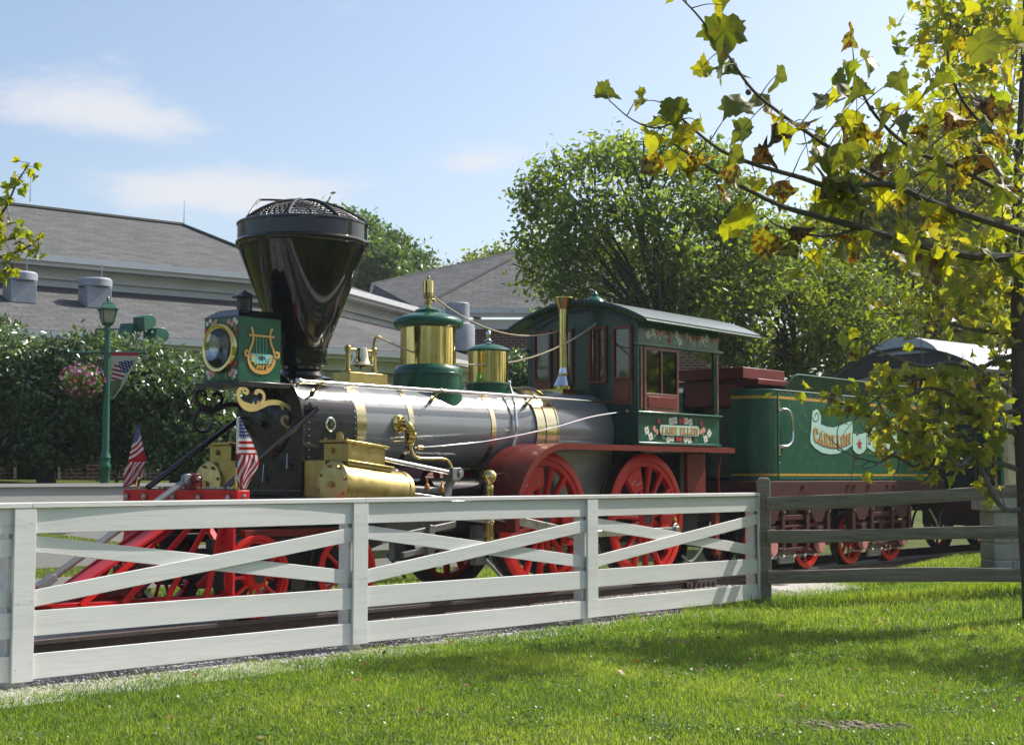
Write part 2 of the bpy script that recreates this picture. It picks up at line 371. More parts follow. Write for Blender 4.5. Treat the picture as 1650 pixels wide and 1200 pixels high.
m_ = bpy.data.materials.new('lawn'); m_.use_nodes = True; t_ = m_.node_tree; n_ = t_.nodes; k_ = t_.links; p_ = n_['Principled BSDF']; p_.inputs['Roughness'].default_value = .9; p_.inputs['Specular IOR Level'].default_value = .2
c_ = n_.new('ShaderNodeTexCoord'); a1 = n_.new('ShaderNodeTexNoise'); a1.inputs['Scale'].default_value = .9; a1.inputs['Detail'].default_value = 8; a2 = n_.new('ShaderNodeTexNoise'); a2.inputs['Scale'].default_value = 45; a2.inputs['Detail'].default_value = 6
k_.new(c_.outputs['Object'], a1.inputs['Vector']); k_.new(c_.outputs['Object'], a2.inputs['Vector'])
r1 = n_.new('ShaderNodeValToRGB'); r1.color_ramp.elements[0].position = .3; r1.color_ramp.elements[0].color = (.075, .115, .018, 1); r1.color_ramp.elements[1].position = .7; r1.color_ramp.elements[1].color = (.14, .17, .034, 1); k_.new(a1.outputs[0], r1.inputs['Fac'])
r2 = n_.new('ShaderNodeValToRGB'); r2.color_ramp.elements[0].position = .35; r2.color_ramp.elements[0].color = (.45, .45, .4, 1); r2.color_ramp.elements[1].position = .7; r2.color_ramp.elements[1].color = (1.25, 1.25, 1.1, 1); k_.new(a2.outputs[0], r2.inputs['Fac'])
mu = n_.new('ShaderNodeMix'); mu.data_type = 'RGBA'; mu.blend_type = 'MULTIPLY'; mu.inputs['Factor'].default_value = 1; k_.new(r1.outputs[0], mu.inputs['A']); k_.new(r2.outputs[0], mu.inputs['B']); k_.new(mu.outputs['Result'], p_.inputs['Base Color'])
b_ = n_.new('ShaderNodeBump'); b_.inputs['Strength'].default_value = 1; b_.inputs['Distance'].default_value = .04; k_.new(a2.outputs[0], b_.inputs['Height']); k_.new(b_.outputs[0], p_.inputs['Normal'])
M['lawn'] = m_; me.materials.append(m_)
tag(link('lawn', me), kind='structure')
# grass blades
leafmat('grass_blade', [(.04, .095, .014), (.12, .20, .026), (.235, .29, .046), (.39, .38, .15)], trans=.42, rough=.46, tint=(1, 1.05, .35))
def scatter_mesh(name, V, Fc, rv, mats, smooth=False, parent=None):
    """V (n,k,3) vertices per piece, Fc faces of one piece (list), rv per piece random value"""
    n, k = V.shape[:2]; me = bpy.data.meshes.new(name); tot = []
    lens = [len(f) for f in Fc]; per = sum(lens); nf = len(Fc)
    me.vertices.add(n * k); me.vertices.foreach_set('co', V.astype(np.float32).ravel())
    base = np.concatenate([np.array(f) for f in Fc]); loops = (base[None, :] + (np.arange(n) * k)[:, None]).ravel()
    me.loops.add(len(loops)); me.loops.foreach_set('vertex_index', loops.astype(np.int32))
    st = np.concatenate([[0], np.cumsum(lens)[:-1]]); starts = (st[None, :] + (np.arange(n) * per)[:, None]).ravel()
    me.polygons.add(n * nf); me.polygons.foreach_set('loop_start', starts.astype(np.int32))
    try: me.polygons.foreach_set('loop_total', np.tile(lens, n).astype(np.int32))
    except Exception: pass
    me.update(calc_edges=True)
    at = me.attributes.new('rnd', 'FLOAT', 'FACE'); at.data.foreach_set('value', np.repeat(rv, nf).astype(np.float32))
    if smooth: me.polygons.foreach_set('use_smooth', np.ones(n * nf, bool))
    for q in (mats if isinstance(mats, list) else [mats]): me.materials.append(M[q])
    return link(name, me, parent)
def ingrass(x, y):
    """True where turf grows (not on the track bed)"""
    v = (x - ORG[0]) * BV[0] + (y - ORG[1]) * BV[1]; u = (x - ORG[0]) * AV[0] + (y - ORG[1]) * AV[1]
    ragged = .12 * np.sin(u * 5.1) + .08 * np.sin(u * 13.7 + 2)
    fv = 1.93 + (u + 7.3) * .0369                      # line of the white fence
    edge = np.interp(u, [-20, -7.0, -6.2, -2.0, -.3, 1.2, 2.6, 4.2, 6.0, 30], [.04, .05, .10, .15, .15, .05, -.35, -.75, -1.2, -1.4]) + fv + ragged * .55 - .05
    return (v > edge) | (v < -2.1 + ragged)
def blades(name, n, box, hmin, hmax, wd, label):
    x = RNG.uniform(box[0], box[1], n); y = RNG.uniform(box[2], box[3], n)
    keep = np.abs(x) < (np.abs(y) * .36 + 1.6)
    keep &= ingrass(x, y)
    dens = np.array([mnoise.noise((a * 1.3, b * 1.3, 0)) for a, b in zip(x[::1], y[::1])]) if n < 1 else np.sin(x * 2.1 + 1) * np.sin(y * 1.7) + np.sin(x * 5.3) * np.sin(y * 4.1 + 2) * .6
    bare = ((x - 2.05) / .36) ** 2 + ((y - 9.12) / .20) ** 2 < 1 + .5 * np.sin(x * 17) * np.sin(y * 23)
    bare |= ((x - 1.75) / .2) ** 2 + ((y - 9.35) / .1) ** 2 < 1
    bare |= ((x - 2.75) / .26) ** 2 + ((y - 9.75) / .07) ** 2 < 1
    keep &= ~(bare & (RNG.random(n) < .9))
    x = x[keep]; y = y[keep]; dens = dens[keep]; n = len(x)
    cl_ = .5 + .28 * dens + RNG.normal(0, .12, n)
    h = (hmin + (hmax - hmin) * np.clip(RNG.random(n) ** 2.2 * .9 + .25 * np.clip(cl_, 0, 1), 0, 1.1)); ang = RNG.uniform(0, 2 * np.pi, n); lean = RNG.uniform(.1, .9, n) * h
    # taller uncut grass along the fence foot and rails
    fa = np.array([math.sin(R(42.048)), math.cos(R(42.048))]); fx = x + 3.484; fy = y - 10.6226; fd = np.abs(fx * fa[1] - fy * fa[0]); fs_ = fx * fa[0] + fy * fa[1]
    h *= 1 + .8 * np.exp(-(fd / .16) ** 2) * (fs_ < 10.2) * (fs_ > 6.8) + .9 * np.exp(-((y - 17.67) / .35) ** 2) * (x > 2.6)
    wv = RNG.uniform(.6, 1.2, n) * wd; dx, dy = np.cos(ang), np.sin(ang); fa2 = RNG.uniform(0, 2 * np.pi, n); px, py = np.cos(fa2), np.sin(fa2); z = gz(x, y) - .005
    V = np.zeros((n, 5, 3))
    V[:, 0] = np.stack([x - px * wv, y - py * wv, z], -1); V[:, 1] = np.stack([x + px * wv, y + py * wv, z], -1)
    mxx, myy, mz = x + dx * lean * .35, y + dy * lean * .35, z + h * .62
    V[:, 2] = np.stack([mxx + px * wv * .75, myy + py * wv * .75, mz], -1); V[:, 3] = np.stack([mxx - px * wv * .75, myy - py * wv * .75, mz], -1)
    V[:, 4] = np.stack([x + dx * lean, y + dy * lean, z + h * np.sqrt(np.maximum(.2, 1 - (lean / h) ** 2 * .45))], -1)
    big = np.sin(x * .8 + 2.2 * np.sin(y * .6)) * np.sin(y * 1.1 + 1.5)
    rv = np.clip(.38 + .12 * dens + .10 * big + RNG.normal(0, .2, n) + (RNG.random(n) < .07) * .4, 0, 1)
    o = scatter_mesh(name, V, [(0, 1, 2, 3), (3, 2, 4)], rv, 'grass_blade'); tag(o, label, 'grass', kind='stuff'); return o
blades('grass', 520000, (-5.6, 6.6, 7.2, 14.0), .018, .062, .0024, 'short green lawn grass in front of the white fence')
blades('grass', 215000, (-1.0, 10.0, 14.0, 24.0), .03, .085, .0036, 'longer sunlit grass round the weathered rail fence')
blades('grass', 60000, (-9, 3.5, 13, 24), .035, .08, .006, 'grass strip on the far side of the track')
# bare soil
mat('soil', (.27, .22, .16), .95, var=.35, vscale=14, bump=1, bscale=25)
V = []; rs = np.random.default_rng(5)
m = MB()
for i in range(130):
    a = rs.uniform(0, 2 * math.pi); rr = rs.uniform(0, 1) ** .6; x, y = 2.05 + .38 * rr * math.cos(a), 9.12 + .22 * rr * math.sin(a); s = rs.uniform(.006, .022)
    m.ball((x, y, float(gz(x, y)) + s * .15), s, 6, 0, (1.2, 1, .6))
for i in range(24):
    x, y = 2.75 + rs.uniform(-.26, .26), 9.75 + rs.uniform(-.07, .07); s = rs.uniform(.006, .018); m.ball((x, y, float(gz(x, y)) + s * .1), s, 6, 0, (1.2, 1, .6))
tag(m.build('soil_crumbs', ['soil'], recalc=False), 'crumbly bare brown soil patch in the lawn at right', 'soil', kind='stuff')
# clover and weeds in the lawn, dry leaves lying on it
leafmat('dry_leaf', [(.12, .05, .02), (.2, .11, .04), (.26, .2, .06)], trans=.2)
leafmat('clover', [(.03, .085, .015), (.06, .13, .02), (.11, .18, .03)], trans=.3, rough=.4)
def flat_bits(name, n, size, matn, label, seed, up, z0, clump=0):
    rg = np.random.default_rng(seed); x = rg.uniform(-4.4, 6, n); y = rg.uniform(7.4, 16, n)
    if clump: k = n // clump; x = np.repeat(rg.uniform(-4.4, 6, k), clump) + rg.normal(0, .09, k * clump); y = np.repeat(rg.uniform(7.4, 15, k), clump) + rg.normal(0, .09, k * clump)
    ok = ingrass(x, y) & (np.abs(x) < y * .36 + .5); x, y = x[ok], y[ok]; n = len(x); c = np.stack([x, y, gz(x, y) + rg.uniform(z0 * .5, z0, n)], -1)
    nn = rg.normal(0, .45, (n, 3)) + np.array([0, 0, up]); nn /= np.linalg.norm(nn, axis=1)[:, None]; a = np.cross(nn, rg.normal(0, 1, (n, 3))); a /= np.linalg.norm(a, axis=1)[:, None]; b = np.cross(nn, a); s = (size * rg.uniform(.5, 1.3, n))[:, None]
    V = np.stack([c - a * s, c - a * s * .2 + b * s * .6, c + a * s * .5 + b * s * .45 + nn * s * .2, c + a * s, c + a * s * .4 - b * s * .5 + nn * s * .2, c - a * s * .3 - b * s * .55], 1)
    tag(scatter_mesh(name, V, [(0, 1, 2, 3, 4, 5)], rg.random(n), matn), label, name.replace('_', ' '), kind='stuff')
flat_bits('clover', 26000, .011, 'clover', 'clover and low weeds growing through the lawn', 8, 1.2, .035, 60)
flat_bits('fallen_leaves', 130, .035, 'dry_leaf', 'a few dry brown leaves fallen on the lawn', 9, 1.5, .06)
# ================================================================== track
BED = []
m = MB(True); us = np.linspace(-16, 40, 113)
pr = [(-2.1, -.19), (-1.7, -.155), (-1.35, -.135), (0, -.125), (1.35, -.135), (1.6, -.165), (2.2, -.190), (2.6, -.203)]
vs = [(u, v, w_ + rnd.uniform(-.008, .008)) for u in us for v, w_ in pr]; q = len(pr)
m.add(vs, [(i * q + j, i * q + j + 1, (i + 1) * q + j + 1, (i + 1) * q + j) for i in range(len(us) - 1) for j in range(q - 1)], 0, True)
o = m.build('track_bed', ['gravel']); o.location = ORG; o.rotation_euler = (0, 0, ROTZ); tag(o, kind='structure')
# loose ballast stones
n = 34000; rg = np.random.default_rng(3)
u = rg.uniform(-8.0, 4.0, n); v = rg.uniform(.82, 2.6, n) - rg.random(n) ** 2 * .1; s = rg.uniform(.008, .026, n) * np.where(rg.random(n) < .06, 1.5, 1)
wz = np.interp(v, [p[0] for p in pr], [p[1] for p in pr]) - .002
keep = (v < 2.19 + .037 * (u + 7.3) - .08 + .06 * np.sin(u * 7) - .3 * np.clip((u - 1) / 2, 0, 1)); u, v, s, wz = u[keep], v[keep], s[keep], wz[keep]; n = len(u)
base = np.array([(1, 0, 0), (-1, 0, 0), (0, 1, 0), (0, -1, 0), (0, 0, .8), (0, 0, -.8)], float)
V = base[None] * s[:, None, None] * rg.uniform(.55, 1.25, (n, 6, 1)); ca, sa = np.cos(rg.uniform(0, 6.28, n)), np.sin(rg.uniform(0, 6.28, n))
V = np.stack([V[..., 0] * ca[:, None] - V[..., 1] * sa[:, None], V[..., 0] * sa[:, None] + V[..., 1] * ca[:, None], V[..., 2]], -1)
C0 = np.array(ORG)[None] + AV[None] * u[:, None] + BV[None] * v[:, None] + np.array([0, 0, 1.])[None] * wz[:, None]
leafmat('ballast_stone', [(.22, .21, .19), (.36, .34, .31), (.48, .46, .42), (.26, .23, .19)], trans=.0, rough=.85)
o = scatter_mesh('ballast', V + C0[:, None], [(0, 2, 4), (2, 1, 4), (1, 3, 4), (3, 0, 4), (2, 0, 5), (1, 2, 5), (3, 1, 5), (0, 3, 5)], rg.random(n), 'ballast_stone')
tag(o, 'pale gravel ballast between the white fence and the rail', 'gravel', kind='stuff')
TR = thing('railway_track', 'rusty railway track on gravel under the steam train', 'track', ORG, ROTZ)
rp = [(-.065, -.135), (.065, -.135), (.065, -.122), (.012, -.108), (.009, -.045), (.034, -.034), (.034, -.004), (.028, 0), (-.028, 0), (-.034, -.004), (-.034, -.034), (-.009, -.045), (-.012, -.108), (-.065, -.122)]
for v0 in (.7525, -.7525):
    m = MB(True); n_ = len(rp); UU = list(np.linspace(-16, 10.5, 8)); pts = [(u, 0.) for u in UU] + [(12, .02), (14, .10), (17, .32), (21, .78), (26, 1.6)]
    vs = [(u, v0 + x + off, y) for u, off in pts for x, y in rp]
    for j in range(n_): m.add([], [], 0)
    m.add(vs, [(i * n_ + j, i * n_ + (j + 1) % n_, (i + 1) * n_ + (j + 1) % n_, (i + 1) * n_ + j) for i in range(len(pts) - 1) for j in range(n_)], 0)
    for fi in range(len(m.f)):
        if (fi % n_) == 7: m.m[fi] = 1
    m.build('rail', ['rail_rust', 'rail_top'], TR, recalc=False)
m = MB(True); m.bx((2.9, .79, -.11), (3.6, .815, -.035)); 
for k in range(6): m.cyl((2.97 + k * .11, .81, -.075), (2.97 + k * .11, .835, -.075), .022, seg=6)
m.build('rail_joint_bar', ['rail_rust'], TR)
m = MB(True); m.bx((-.12, -1.28, -.30), (.12, 1.28, -.1355)); sm_ = m.mesh('sleeper', ['sleeper'])
for i in range(46): o = link('sleeper', sm_, TR, .01, (-14 + i * .58 + rnd.uniform(-.02, .02), 0, 0)); o.rotation_euler = (0, 0, rnd.uniform(-.01, .01))
# ================================================================== main building behind
def shingles(name, base, sx=2.2, sy=5.5):
    m = bpy.data.materials.new(name); m.use_nodes = True; t = m.node_tree; n = t.nodes; k = t.links; p = n['Principled BSDF']; p.inputs['Roughness'].default_value = .9; p.inputs['Specular IOR Level'].default_value = .25
    uv = n.new('ShaderNodeUVMap'); uv.uv_map = 'uv'; b = n.new('ShaderNodeTexBrick'); b.offset = .5; b.inputs['Scale'].default_value = 1; b.inputs['Brick Width'].default_value = .46; b.inputs['Row Height'].default_value = .21; b.inputs['Mortar Size'].default_value = .014; b.inputs['Mortar Smooth'].default_value = .2; b.inputs['Bias'].default_value = 0
    b.inputs['Color1'].default_value = (base[0] * .82, base[1] * .82, base[2] * .82, 1); b.inputs['Color2'].default_value = (base[0] * 1.18, base[1] * 1.18, base[2] * 1.18, 1); b.inputs['Mortar'].default_value = (base[0] * .62, base[1] * .62, base[2] * .62, 1)
    k.new(uv.outputs[0], b.inputs['Vector']); a = n.new('ShaderNodeTexNoise'); a.inputs['Scale'].default_value = 2.5; a.inputs['Detail'].default_value = 7; k.new(uv.outputs[0], a.inputs['Vector'])
    q = n.new('ShaderNodeMapRange'); q.inputs['From Min'].default_value = .3; q.inputs['From Max'].default_value = .7; q.inputs['To Min'].default_value = .88; q.inputs['To Max'].default_value = 1.12; k.new(a.outputs[0], q.inputs['Value'])
    h = n.new('ShaderNodeHueSaturation'); k.new(b.outputs['Color'], h.inputs['Color']); k.new(q.outputs[0], h.inputs['Value']); k.new(h.outputs[0], p.inputs['Base Color'])
    bp = n.new('ShaderNodeBump'); bp.inputs['Strength'].default_value = .8; bp.inputs['Distance'].default_value = .03; bp.invert = True; k.new(b.outputs['Fac'], bp.inputs['Height']); k.new(bp.outputs[0], p.inputs['Normal']); M[name] = m
shingles('shingle', (.108, .109, .107))
def brickmat(name, c1, c2, mort):
    m = bpy.data.materials.new(name); m.use_nodes = True; t = m.node_tree; n = t.nodes; k = t.links; p = n['Principled BSDF']; p.inputs['Roughness'].default_value = .9
    uv = n.new('ShaderNodeUVMap'); uv.uv_map = 'uv'; b = n.new('ShaderNodeTexBrick'); b.offset = .5; b.inputs['Scale'].default_value = 1; b.inputs['Brick Width'].default_value = .24; b.inputs['Row Height'].default_value = .085; b.inputs['Mortar Size'].default_value = .009
    b.inputs['Color1'].default_value = (*c1, 1); b.inputs['Color2'].default_value = (*c2, 1); b.inputs['Mortar'].default_value = (*mort, 1); k.new(uv.outputs[0], b.inputs['Vector']); k.new(b.outputs['Color'], p.inputs['Base Color'])
    bp = n.new('ShaderNodeBump'); bp.inputs['Strength'].default_value = .5; bp.inputs['Distance'].default_value = .02; bp.invert = True; k.new(b.outputs['Fac'], bp.inputs['Height']); k.new(bp.outputs[0], p.inputs['Normal']); M[name] = m
brickmat('brick', (.12, .035, .026), (.17, .055, .04), (.34, .32, .29))
def slab(name, quad, mats, parent, th=.06, uvs=True):
    """flat panel from 3-4 corner points (first edge = along), extruded down by th along its normal, metric UVs"""
    q = [np.asarray(p, float) for p in quad]; nrm = unit(np.cross(q[1] - q[0], q[-1] - q[0])); n = len(q)
    me = bpy.data.meshes.new(name); me.from_pydata([tuple(p) for p in q] + [tuple(p - nrm * th) for p in q], [], [tuple(range(n)), tuple(range(n, 2 * n))[::-1]] + [(i, n + i, n + (i + 1) % n, (i + 1) % n) for i in range(n)])
    uvl = me.uv_layers.new(name='uv'); ex = unit(q[1] - q[0]); ey = np.cross(nrm, ex)
    for l in me.loops: p = np.array(me.vertices[l.vertex_index].co); uvl.data[l.index].uv = ((p - q[0]) @ ex, (p - q[0]) @ ey)
    for k in (mats if isinstance(mats, list) else [mats]): me.materials.append(M[k])
    return link(name, me, parent)
ph1, ph2 = R(52.8), R(19.1)
D1 = np.array([math.sin(ph1), math.cos(ph1), 0]); N1 = np.array([-math.cos(ph1), math.sin(ph1), 0]); D2 = np.array([math.sin(ph2), math.cos(ph2), 0]); N2 = np.array([-math.cos(ph2), math.sin(ph2), 0])
TB = math.tan((ph1 - ph2) / 2)
PL = np.array([-2.0757, 36.7768, 0.])
BLD = thing('museum_building', 'long low building with grey shingle hip roofs behind hedge and locomotive', 'building', tuple(PL))
def B1(s, t, z): return D1 * s + N1 * t + np.array([0, 0, z])                 # face 1, s<0 to the left
def BC(t, z): return N1 * t - D1 * t * TB + np.array([0, 0, z])               # corner line
def B2(s, t, z): return BC(t, 0) + D2 * s + np.array([0, 0, z])
ZL, ZT, ZU, ZR_ = 4.57, 6.05, 6.72, 8.85
S0 = -32.
# lower roof
slab('lower_roof', [B1(S0, 0, ZL), BC(0, ZL), BC(4.3, ZT), B1(S0, 4.3, ZT)], 'shingle', BLD)
slab('lower_roof', [BC(0, ZL), B2(12.5, 0, ZL), B2(12.5, 4.3, ZT), BC(4.3, ZT)], 'shingle', BLD)
# upper walls and eaves
slab('upper_wall', [B1(S0, 4.3, ZT - .4), BC(4.3, ZT - .4), BC(4.3, ZU), B1(S0, 4.3, ZU)], 'trim_grey', BLD, .1)
slab('upper_wall', [BC(4.3, ZT - .4), B2(14, 4.3, ZT - .4), B2(14, 4.3, ZU), BC(4.3, ZU)], 'trim_grey', BLD, .1)
def strip(name, p0, p1, up, outw, mats, h, d, z0):
    m = MB(); a, b = np.asarray(p0), np.asarray(p1); e = np.array([0, 0, 1.]); o_ = np.asarray(outw)
    vs = [a + e * z0, b + e * z0, b + e * z0 + o_ * d, a + e * z0 + o_ * d, a + e * (z0 + h), b + e * (z0 + h), b + e * (z0 + h) + o_ * d, a + e * (z0 + h) + o_ * d]
    m.add(vs, [(0, 3, 2, 1), (4, 5, 6, 7), (0, 1, 5, 4), (1, 2, 6, 5), (2, 3, 7, 6), (3, 0, 4, 7)]); return m.build(name, mats, BLD)
E2 = 7.15
for t, zz, nm in ((3.7, ZU, 'upper'), (0, ZL, 'lower')):
    en = 14 if nm == 'lower' else E2
    for a, b, o_ in ((B1(S0, t, 0), BC(t, 0), -N1), (BC(t, 0), B2(en if nm == 'upper' else 12.5, t, 0), -N2)):
        strip('gutter', a, b, None, o_, ['gutter'], .15, .13, zz - .17)
        strip('fascia', a - o_ * .002, b - o_ * .002, None, -np.asarray(o_), ['trim_grey'], .22, .07, zz - .26)
        strip('soffit', a - np.asarray(o_) * .074, b - np.asarray(o_) * .074, None, -np.asarray(o_), ['trim_grey'], .05, .6, zz - .23)
        strip('frieze_board', a - np.asarray(o_) * (.50 if nm == 'upper' else .42), b - np.asarray(o_) * (.50 if nm == 'upper' else .42), None, -np.asarray(o_), ['trim_grey'], .26, .06, zz - .50)
# lower walls
slab('ground_wall', [B1(S0, .75, 1.0), BC(.75, 1.0), BC(.75, 2.9), B1(S0, .75, 2.9)], 'brick', BLD, .1)
slab('ground_wall', [BC(.75, 1.0), B2(12.5, .75, 1.0), B2(12.5, .75, 2.9), BC(.75, 2.9)], 'brick', BLD, .1)
for i in range(11):      # lapped siding above the brick
    z0 = 2.9 + i * .14
    slab('siding_board', [B1(S0, .70, z0), BC(.70, z0), BC(.735, z0 + .142), B1(S0, .735, z0 + .142)], 'siding', BLD, .02)
    slab('siding_board', [BC(.70, z0), B2(12.5, .70, z0), B2(12.5, .735, z0 + .142), BC(.735, z0 + .142)], 'siding', BLD, .02)
for s in (-9.5, -5.9, -2.4):
    m = MB(); a = B1(s, .62, 0); 
    m.bar(B1(s - .5, .66, 2.05), B1(s + .5, .66, 2.05), .06, 1.5); w_ = m.build('window_frame', ['fence_white_far'], BLD)
    m = MB(); m.bar(B1(s - .43, .62, 2.05), B1(s + .43, .62, 2.05), .02, 1.36); m.build('window_pane', ['cab_glass'], w_)
# upper roof: ridge parallel to face 1, hips to the corner
TRG = 9.7; RS = -2.15
RE = B1(RS, TRG, ZR_)
slab('upper_roof', [B1(S0, 3.7, ZU), BC(3.7, ZU), RE, B1(S0, TRG, ZR_ + .25)], 'shingle', BLD)
slab('upper_roof', [BC(3.7, ZU), B2(E2, 3.7, ZU), B2(E2 - 1.5, 8.5, ZR_ - .6), RE], 'shingle', BLD)
m = MB(); m.tube([B1(S0, TRG, ZR_ + .27), RE + np.array([0, 0, .02])], .07, 6); m.tube([RE + np.array([0, 0, .02]), BC(3.7, ZU + .03)], .06, 6); m.build('ridge_cap', ['shingle'], BLD)
for s_, z_ in ((-6.65, .2), (RS + .05, .0)):
    m = MB(); m.tube([B1(s_, TRG, ZR_ + z_), B1(s_, TRG, ZR_ + z_ + .75)], [.018, .006], 5); m.build('lightning_rod', ['steel'], BLD)
# right wing facing the camera
Q = B2(E2, 3.7, ZU); XR = np.array([1., 0, 0]); YR = np.array([0, 1., 0])
def BR_(x, y, z): return np.array([Q[0] + x, Q[1] + y, z])
AP = np.array([.93, 52.0, 9.65]) - PL; AP[2] = 9.65
slab('wing_roof', [BR_(0, 0, ZU), BR_(14, 0, ZU), BR_(10, 7.5, 9.65), AP], 'shingle', BLD)
slab('wing_roof', [BR_(-1.9, 2.6, ZU + .2), BR_(0, 0, ZU), AP, np.array([-4.75, 50., 8.06]) - np.array([PL[0], PL[1], 0])], 'shingle', BLD)
m = MB(); m.tube([BR_(0, 0, ZU + .02), AP + np.array([0, 0, .03])], .05, 6); m.tube([AP + np.array([0, 0, .03]), BR_(10, 7.5, 9.68)], .05, 6); m.build('ridge_cap', ['shingle'], BLD)
for h_, d_, z0_, o0 in ((.15, .13, ZU - .17, 0), (.22, .07, ZU - .26, -.075), (.30, .08, ZU - .62, -.42)):
    m = MB(); m.bx((Q[0] + .02, Q[1] - d_ - o0, z0_), (Q[0] + 9.5, Q[1] - o0, z0_ + h_)); m.build('gutter' if o0 == 0 else 'fascia', ['gutter' if o0 == 0 else 'trim_grey'], BLD)
m = MB(); m.bx((Q[0] + .02, Q[1] + .12, ZU - .22), (Q[0] + 9.5, Q[1] + .6, ZU - .18)); m.build('soffit', ['trim_grey'], BLD)
slab('wing_wall', [BR_(-.3, .62, 1.2), BR_(9.3, .62, 1.2), BR_(9.3, .62, ZU - .5), BR_(-.3, .62, ZU - .5)], 'brick', BLD, .2)
m = MB()   # stepped flashing where the lower roof meets the brick
for i in range(9): s_ = i / 8; m.bx((Q[0] + .15 + 2.7 * s_, Q[1] + .55, 5.72 - 1.05 * s_), (Q[0] + .15 + 2.7 * s_ + .30, Q[1] + .60, 5.98 - 1.05 * s_))
m.build('flashing', ['vent_grey'], BLD, split=True)
# roof vents
def vent(s, t, z, wd, h, r, rod=True):
    m = MB(); c = B1(s, t, 0); zz = z
    m.bar(B1(s, t - wd / 2, zz + h / 2), B1(s, t + wd / 2, zz + h / 2), wd, h); v_ = m.build('roof_vent', ['vent_grey'], BLD, .01)
    m = MB(); m.lathe([(0, zz + h + .22), (r * .9, zz + h + .21), (r, zz + h + .17), (r, zz + h + .02), (r * .93, zz + h)], (c[0], c[1], 0), EZ, 36); m.build('vent_cap', ['vent_grey'], v_)
    if rod: m = MB(); m.tube([(c[0] + .15, c[1], zz + h + .2), (c[0] + .15, c[1], zz + h + .55)], .016, 5); m.build('vent_rod', ['steel'], v_)
vent(-7.55, 2.6, 5.38, .58, .50, .39); vent(-9.3, 2.6, 5.38, .58, .50, .39)
m = MB(); c = BR_(1.25, -1.9, 0); m.lathe([(.0, 6.66), (.33, 6.65), (.36, 6.62), (.36, 6.05), (.5, 6.0), (.52, 5.9), (.52, 5.2)], (c[0], c[1], 0), EZ, 32); m.build('roof_vent', ['vent_grey'], BLD)
# house far right with chimney
HS = thing('distant_house', 'distant house roof with brick chimney seen through the trees', 'house', (16.8, 62, 1.7), R(6))
def hq(x, y, z): return np.array([x, y, z], float)
slab('roof', [hq(-3, -4, 3.6), hq(6, -4, 3.6), hq(6, 0, 6.4), hq(-3, 0, 6.4)], 'shingle', HS, .1); slab('roof', [hq(6, 4, 3.6), hq(-3, 4, 3.6), hq(-3, 0, 6.41), hq(6, 0, 6.41)], 'shingle', HS, .1)
slab('wall', [hq(-2.8, -3.6, -1), hq(5.7, -3.6, -1), hq(5.7, -3.6, 3.7), hq(-2.8, -3.6, 3.7)], 'brick', HS, .2)
slab('chimney', [hq(-.75, -1.1, 5), hq(-.2, -1.1, 5), hq(-.2, -1.1, 6.35), hq(-.75, -1.1, 6.35)], 'brick', HS, .5)
# ================================================================== locomotive
LO = thing('steam_locomotive', 'green, grey and brass steam locomotive with huge black funnel stack behind white fence', 'locomotive', ORG, ROTZ)
def P(): return MB(True)
def ring(m, r, u, wd, wc, mi=0, seg=48, th=.006, v0=0):
    m.lathe([(r, -wd / 2), (r + th, -wd / 2), (r + th, -wd / 2), (r + th, wd / 2), (r + th, wd / 2), (r, wd / 2)], (u, v0, wc), EX, seg, mi)
WC = 1.85; BR = .455
# boiler barrel, wagon top and firebox
m = P(); m.lathe([(BR, -2.60), (BR, -.05), (BR + .012, .05), (BR + .05, .30), (BR + .055, .30), (BR + .055, 1.76)], (0, 0, WC), EX, 64)
boiler = m.build('boiler', ['boiler_grey'], LO)
for i, (u, wd) in enumerate(((-2.53, .14), (-1.795, .075), (-.46, .075))):
    m = P(); ring(m, BR, u, wd, WC); m.build('brass_band', ['band_brass'], boiler)
m = P(); m.lathe([(BR + .058, .245), (BR + .064, .245), (BR + .064, .245), (BR + .066, .40), (BR + .066, .40), (BR + .058, .40)], (0, 0, WC), EX, 48); m.build('brass_band', ['band_brass'], boiler)
m = P(); m.lathe([(BR + .06, .405), (BR + .075, .405), (BR + .075, .405), (BR + .08, .60), (BR + .08, .60), (BR + .09, .605), (BR + .09, .62), (BR + .06, .62)], (0, 0, WC), EX, 48); m.build('brass_band', ['band_brass'], boiler)
# lower firebox sides between the wheels
m = P(); m.bx((.35, -.50, .55), (1.75, .50, 1.75)); m.build('firebox', ['boiler_grey'], LO, .02)
m = P(); m.bx((1.75, -.45, 1.2), (2.1, .45, 2.15)); m.cyl((1.75, 0, WC), (2.05, 0, WC), .47, seg=40); m.build('firebox_backhead', ['black_iron'], LO)
# smokebox: arched top, straight sides
def arch(r, wb, n=24): return [(-r, wb)] + [(r * math.cos(math.pi - math.pi * i / n), WC + r * math.sin(math.pi - math.pi * i / n)) for i in range(n + 1)] + [(r, wb)]
m = P(); pl = arch(.472, 1.12)
ns = len(pl)
vs = [(-3.35, x, y) for x, y in pl] + [(-2.61, x, y) for x, y in pl]
m.add(vs, [(i, i + 1, ns + i + 1, ns + i) for i in range(ns - 1)], 0, True); m.add(vs, [(ns - 1, 0, ns, 2 * ns - 1)], 0)
m.add(vs[:ns], [tuple(range(ns))], 1); m.add(vs[ns:], [tuple(range(ns))], 0)
smk = m.build('smokebox', ['smokebox_black', 'black_paint'], LO)
m = P()   # front ring and door
m.prism(arch(.50, 1.12), (-3.385, 0, 0), EV, EZ, .034)
m.build('front_plate', ['black_paint'], smk, .006)
m = P(); m.lathe([(0, -.06), (.16, -.055), (.30, -.03), (.335, -.012), (.335, 0)], (-3.387, 0, WC - .02), EX, 40); m.cyl((-3.50, 0, WC - .02), (-3.42, 0, WC - .02), .035, seg=12); m.build('smokebox_door', ['black_paint'], smk)
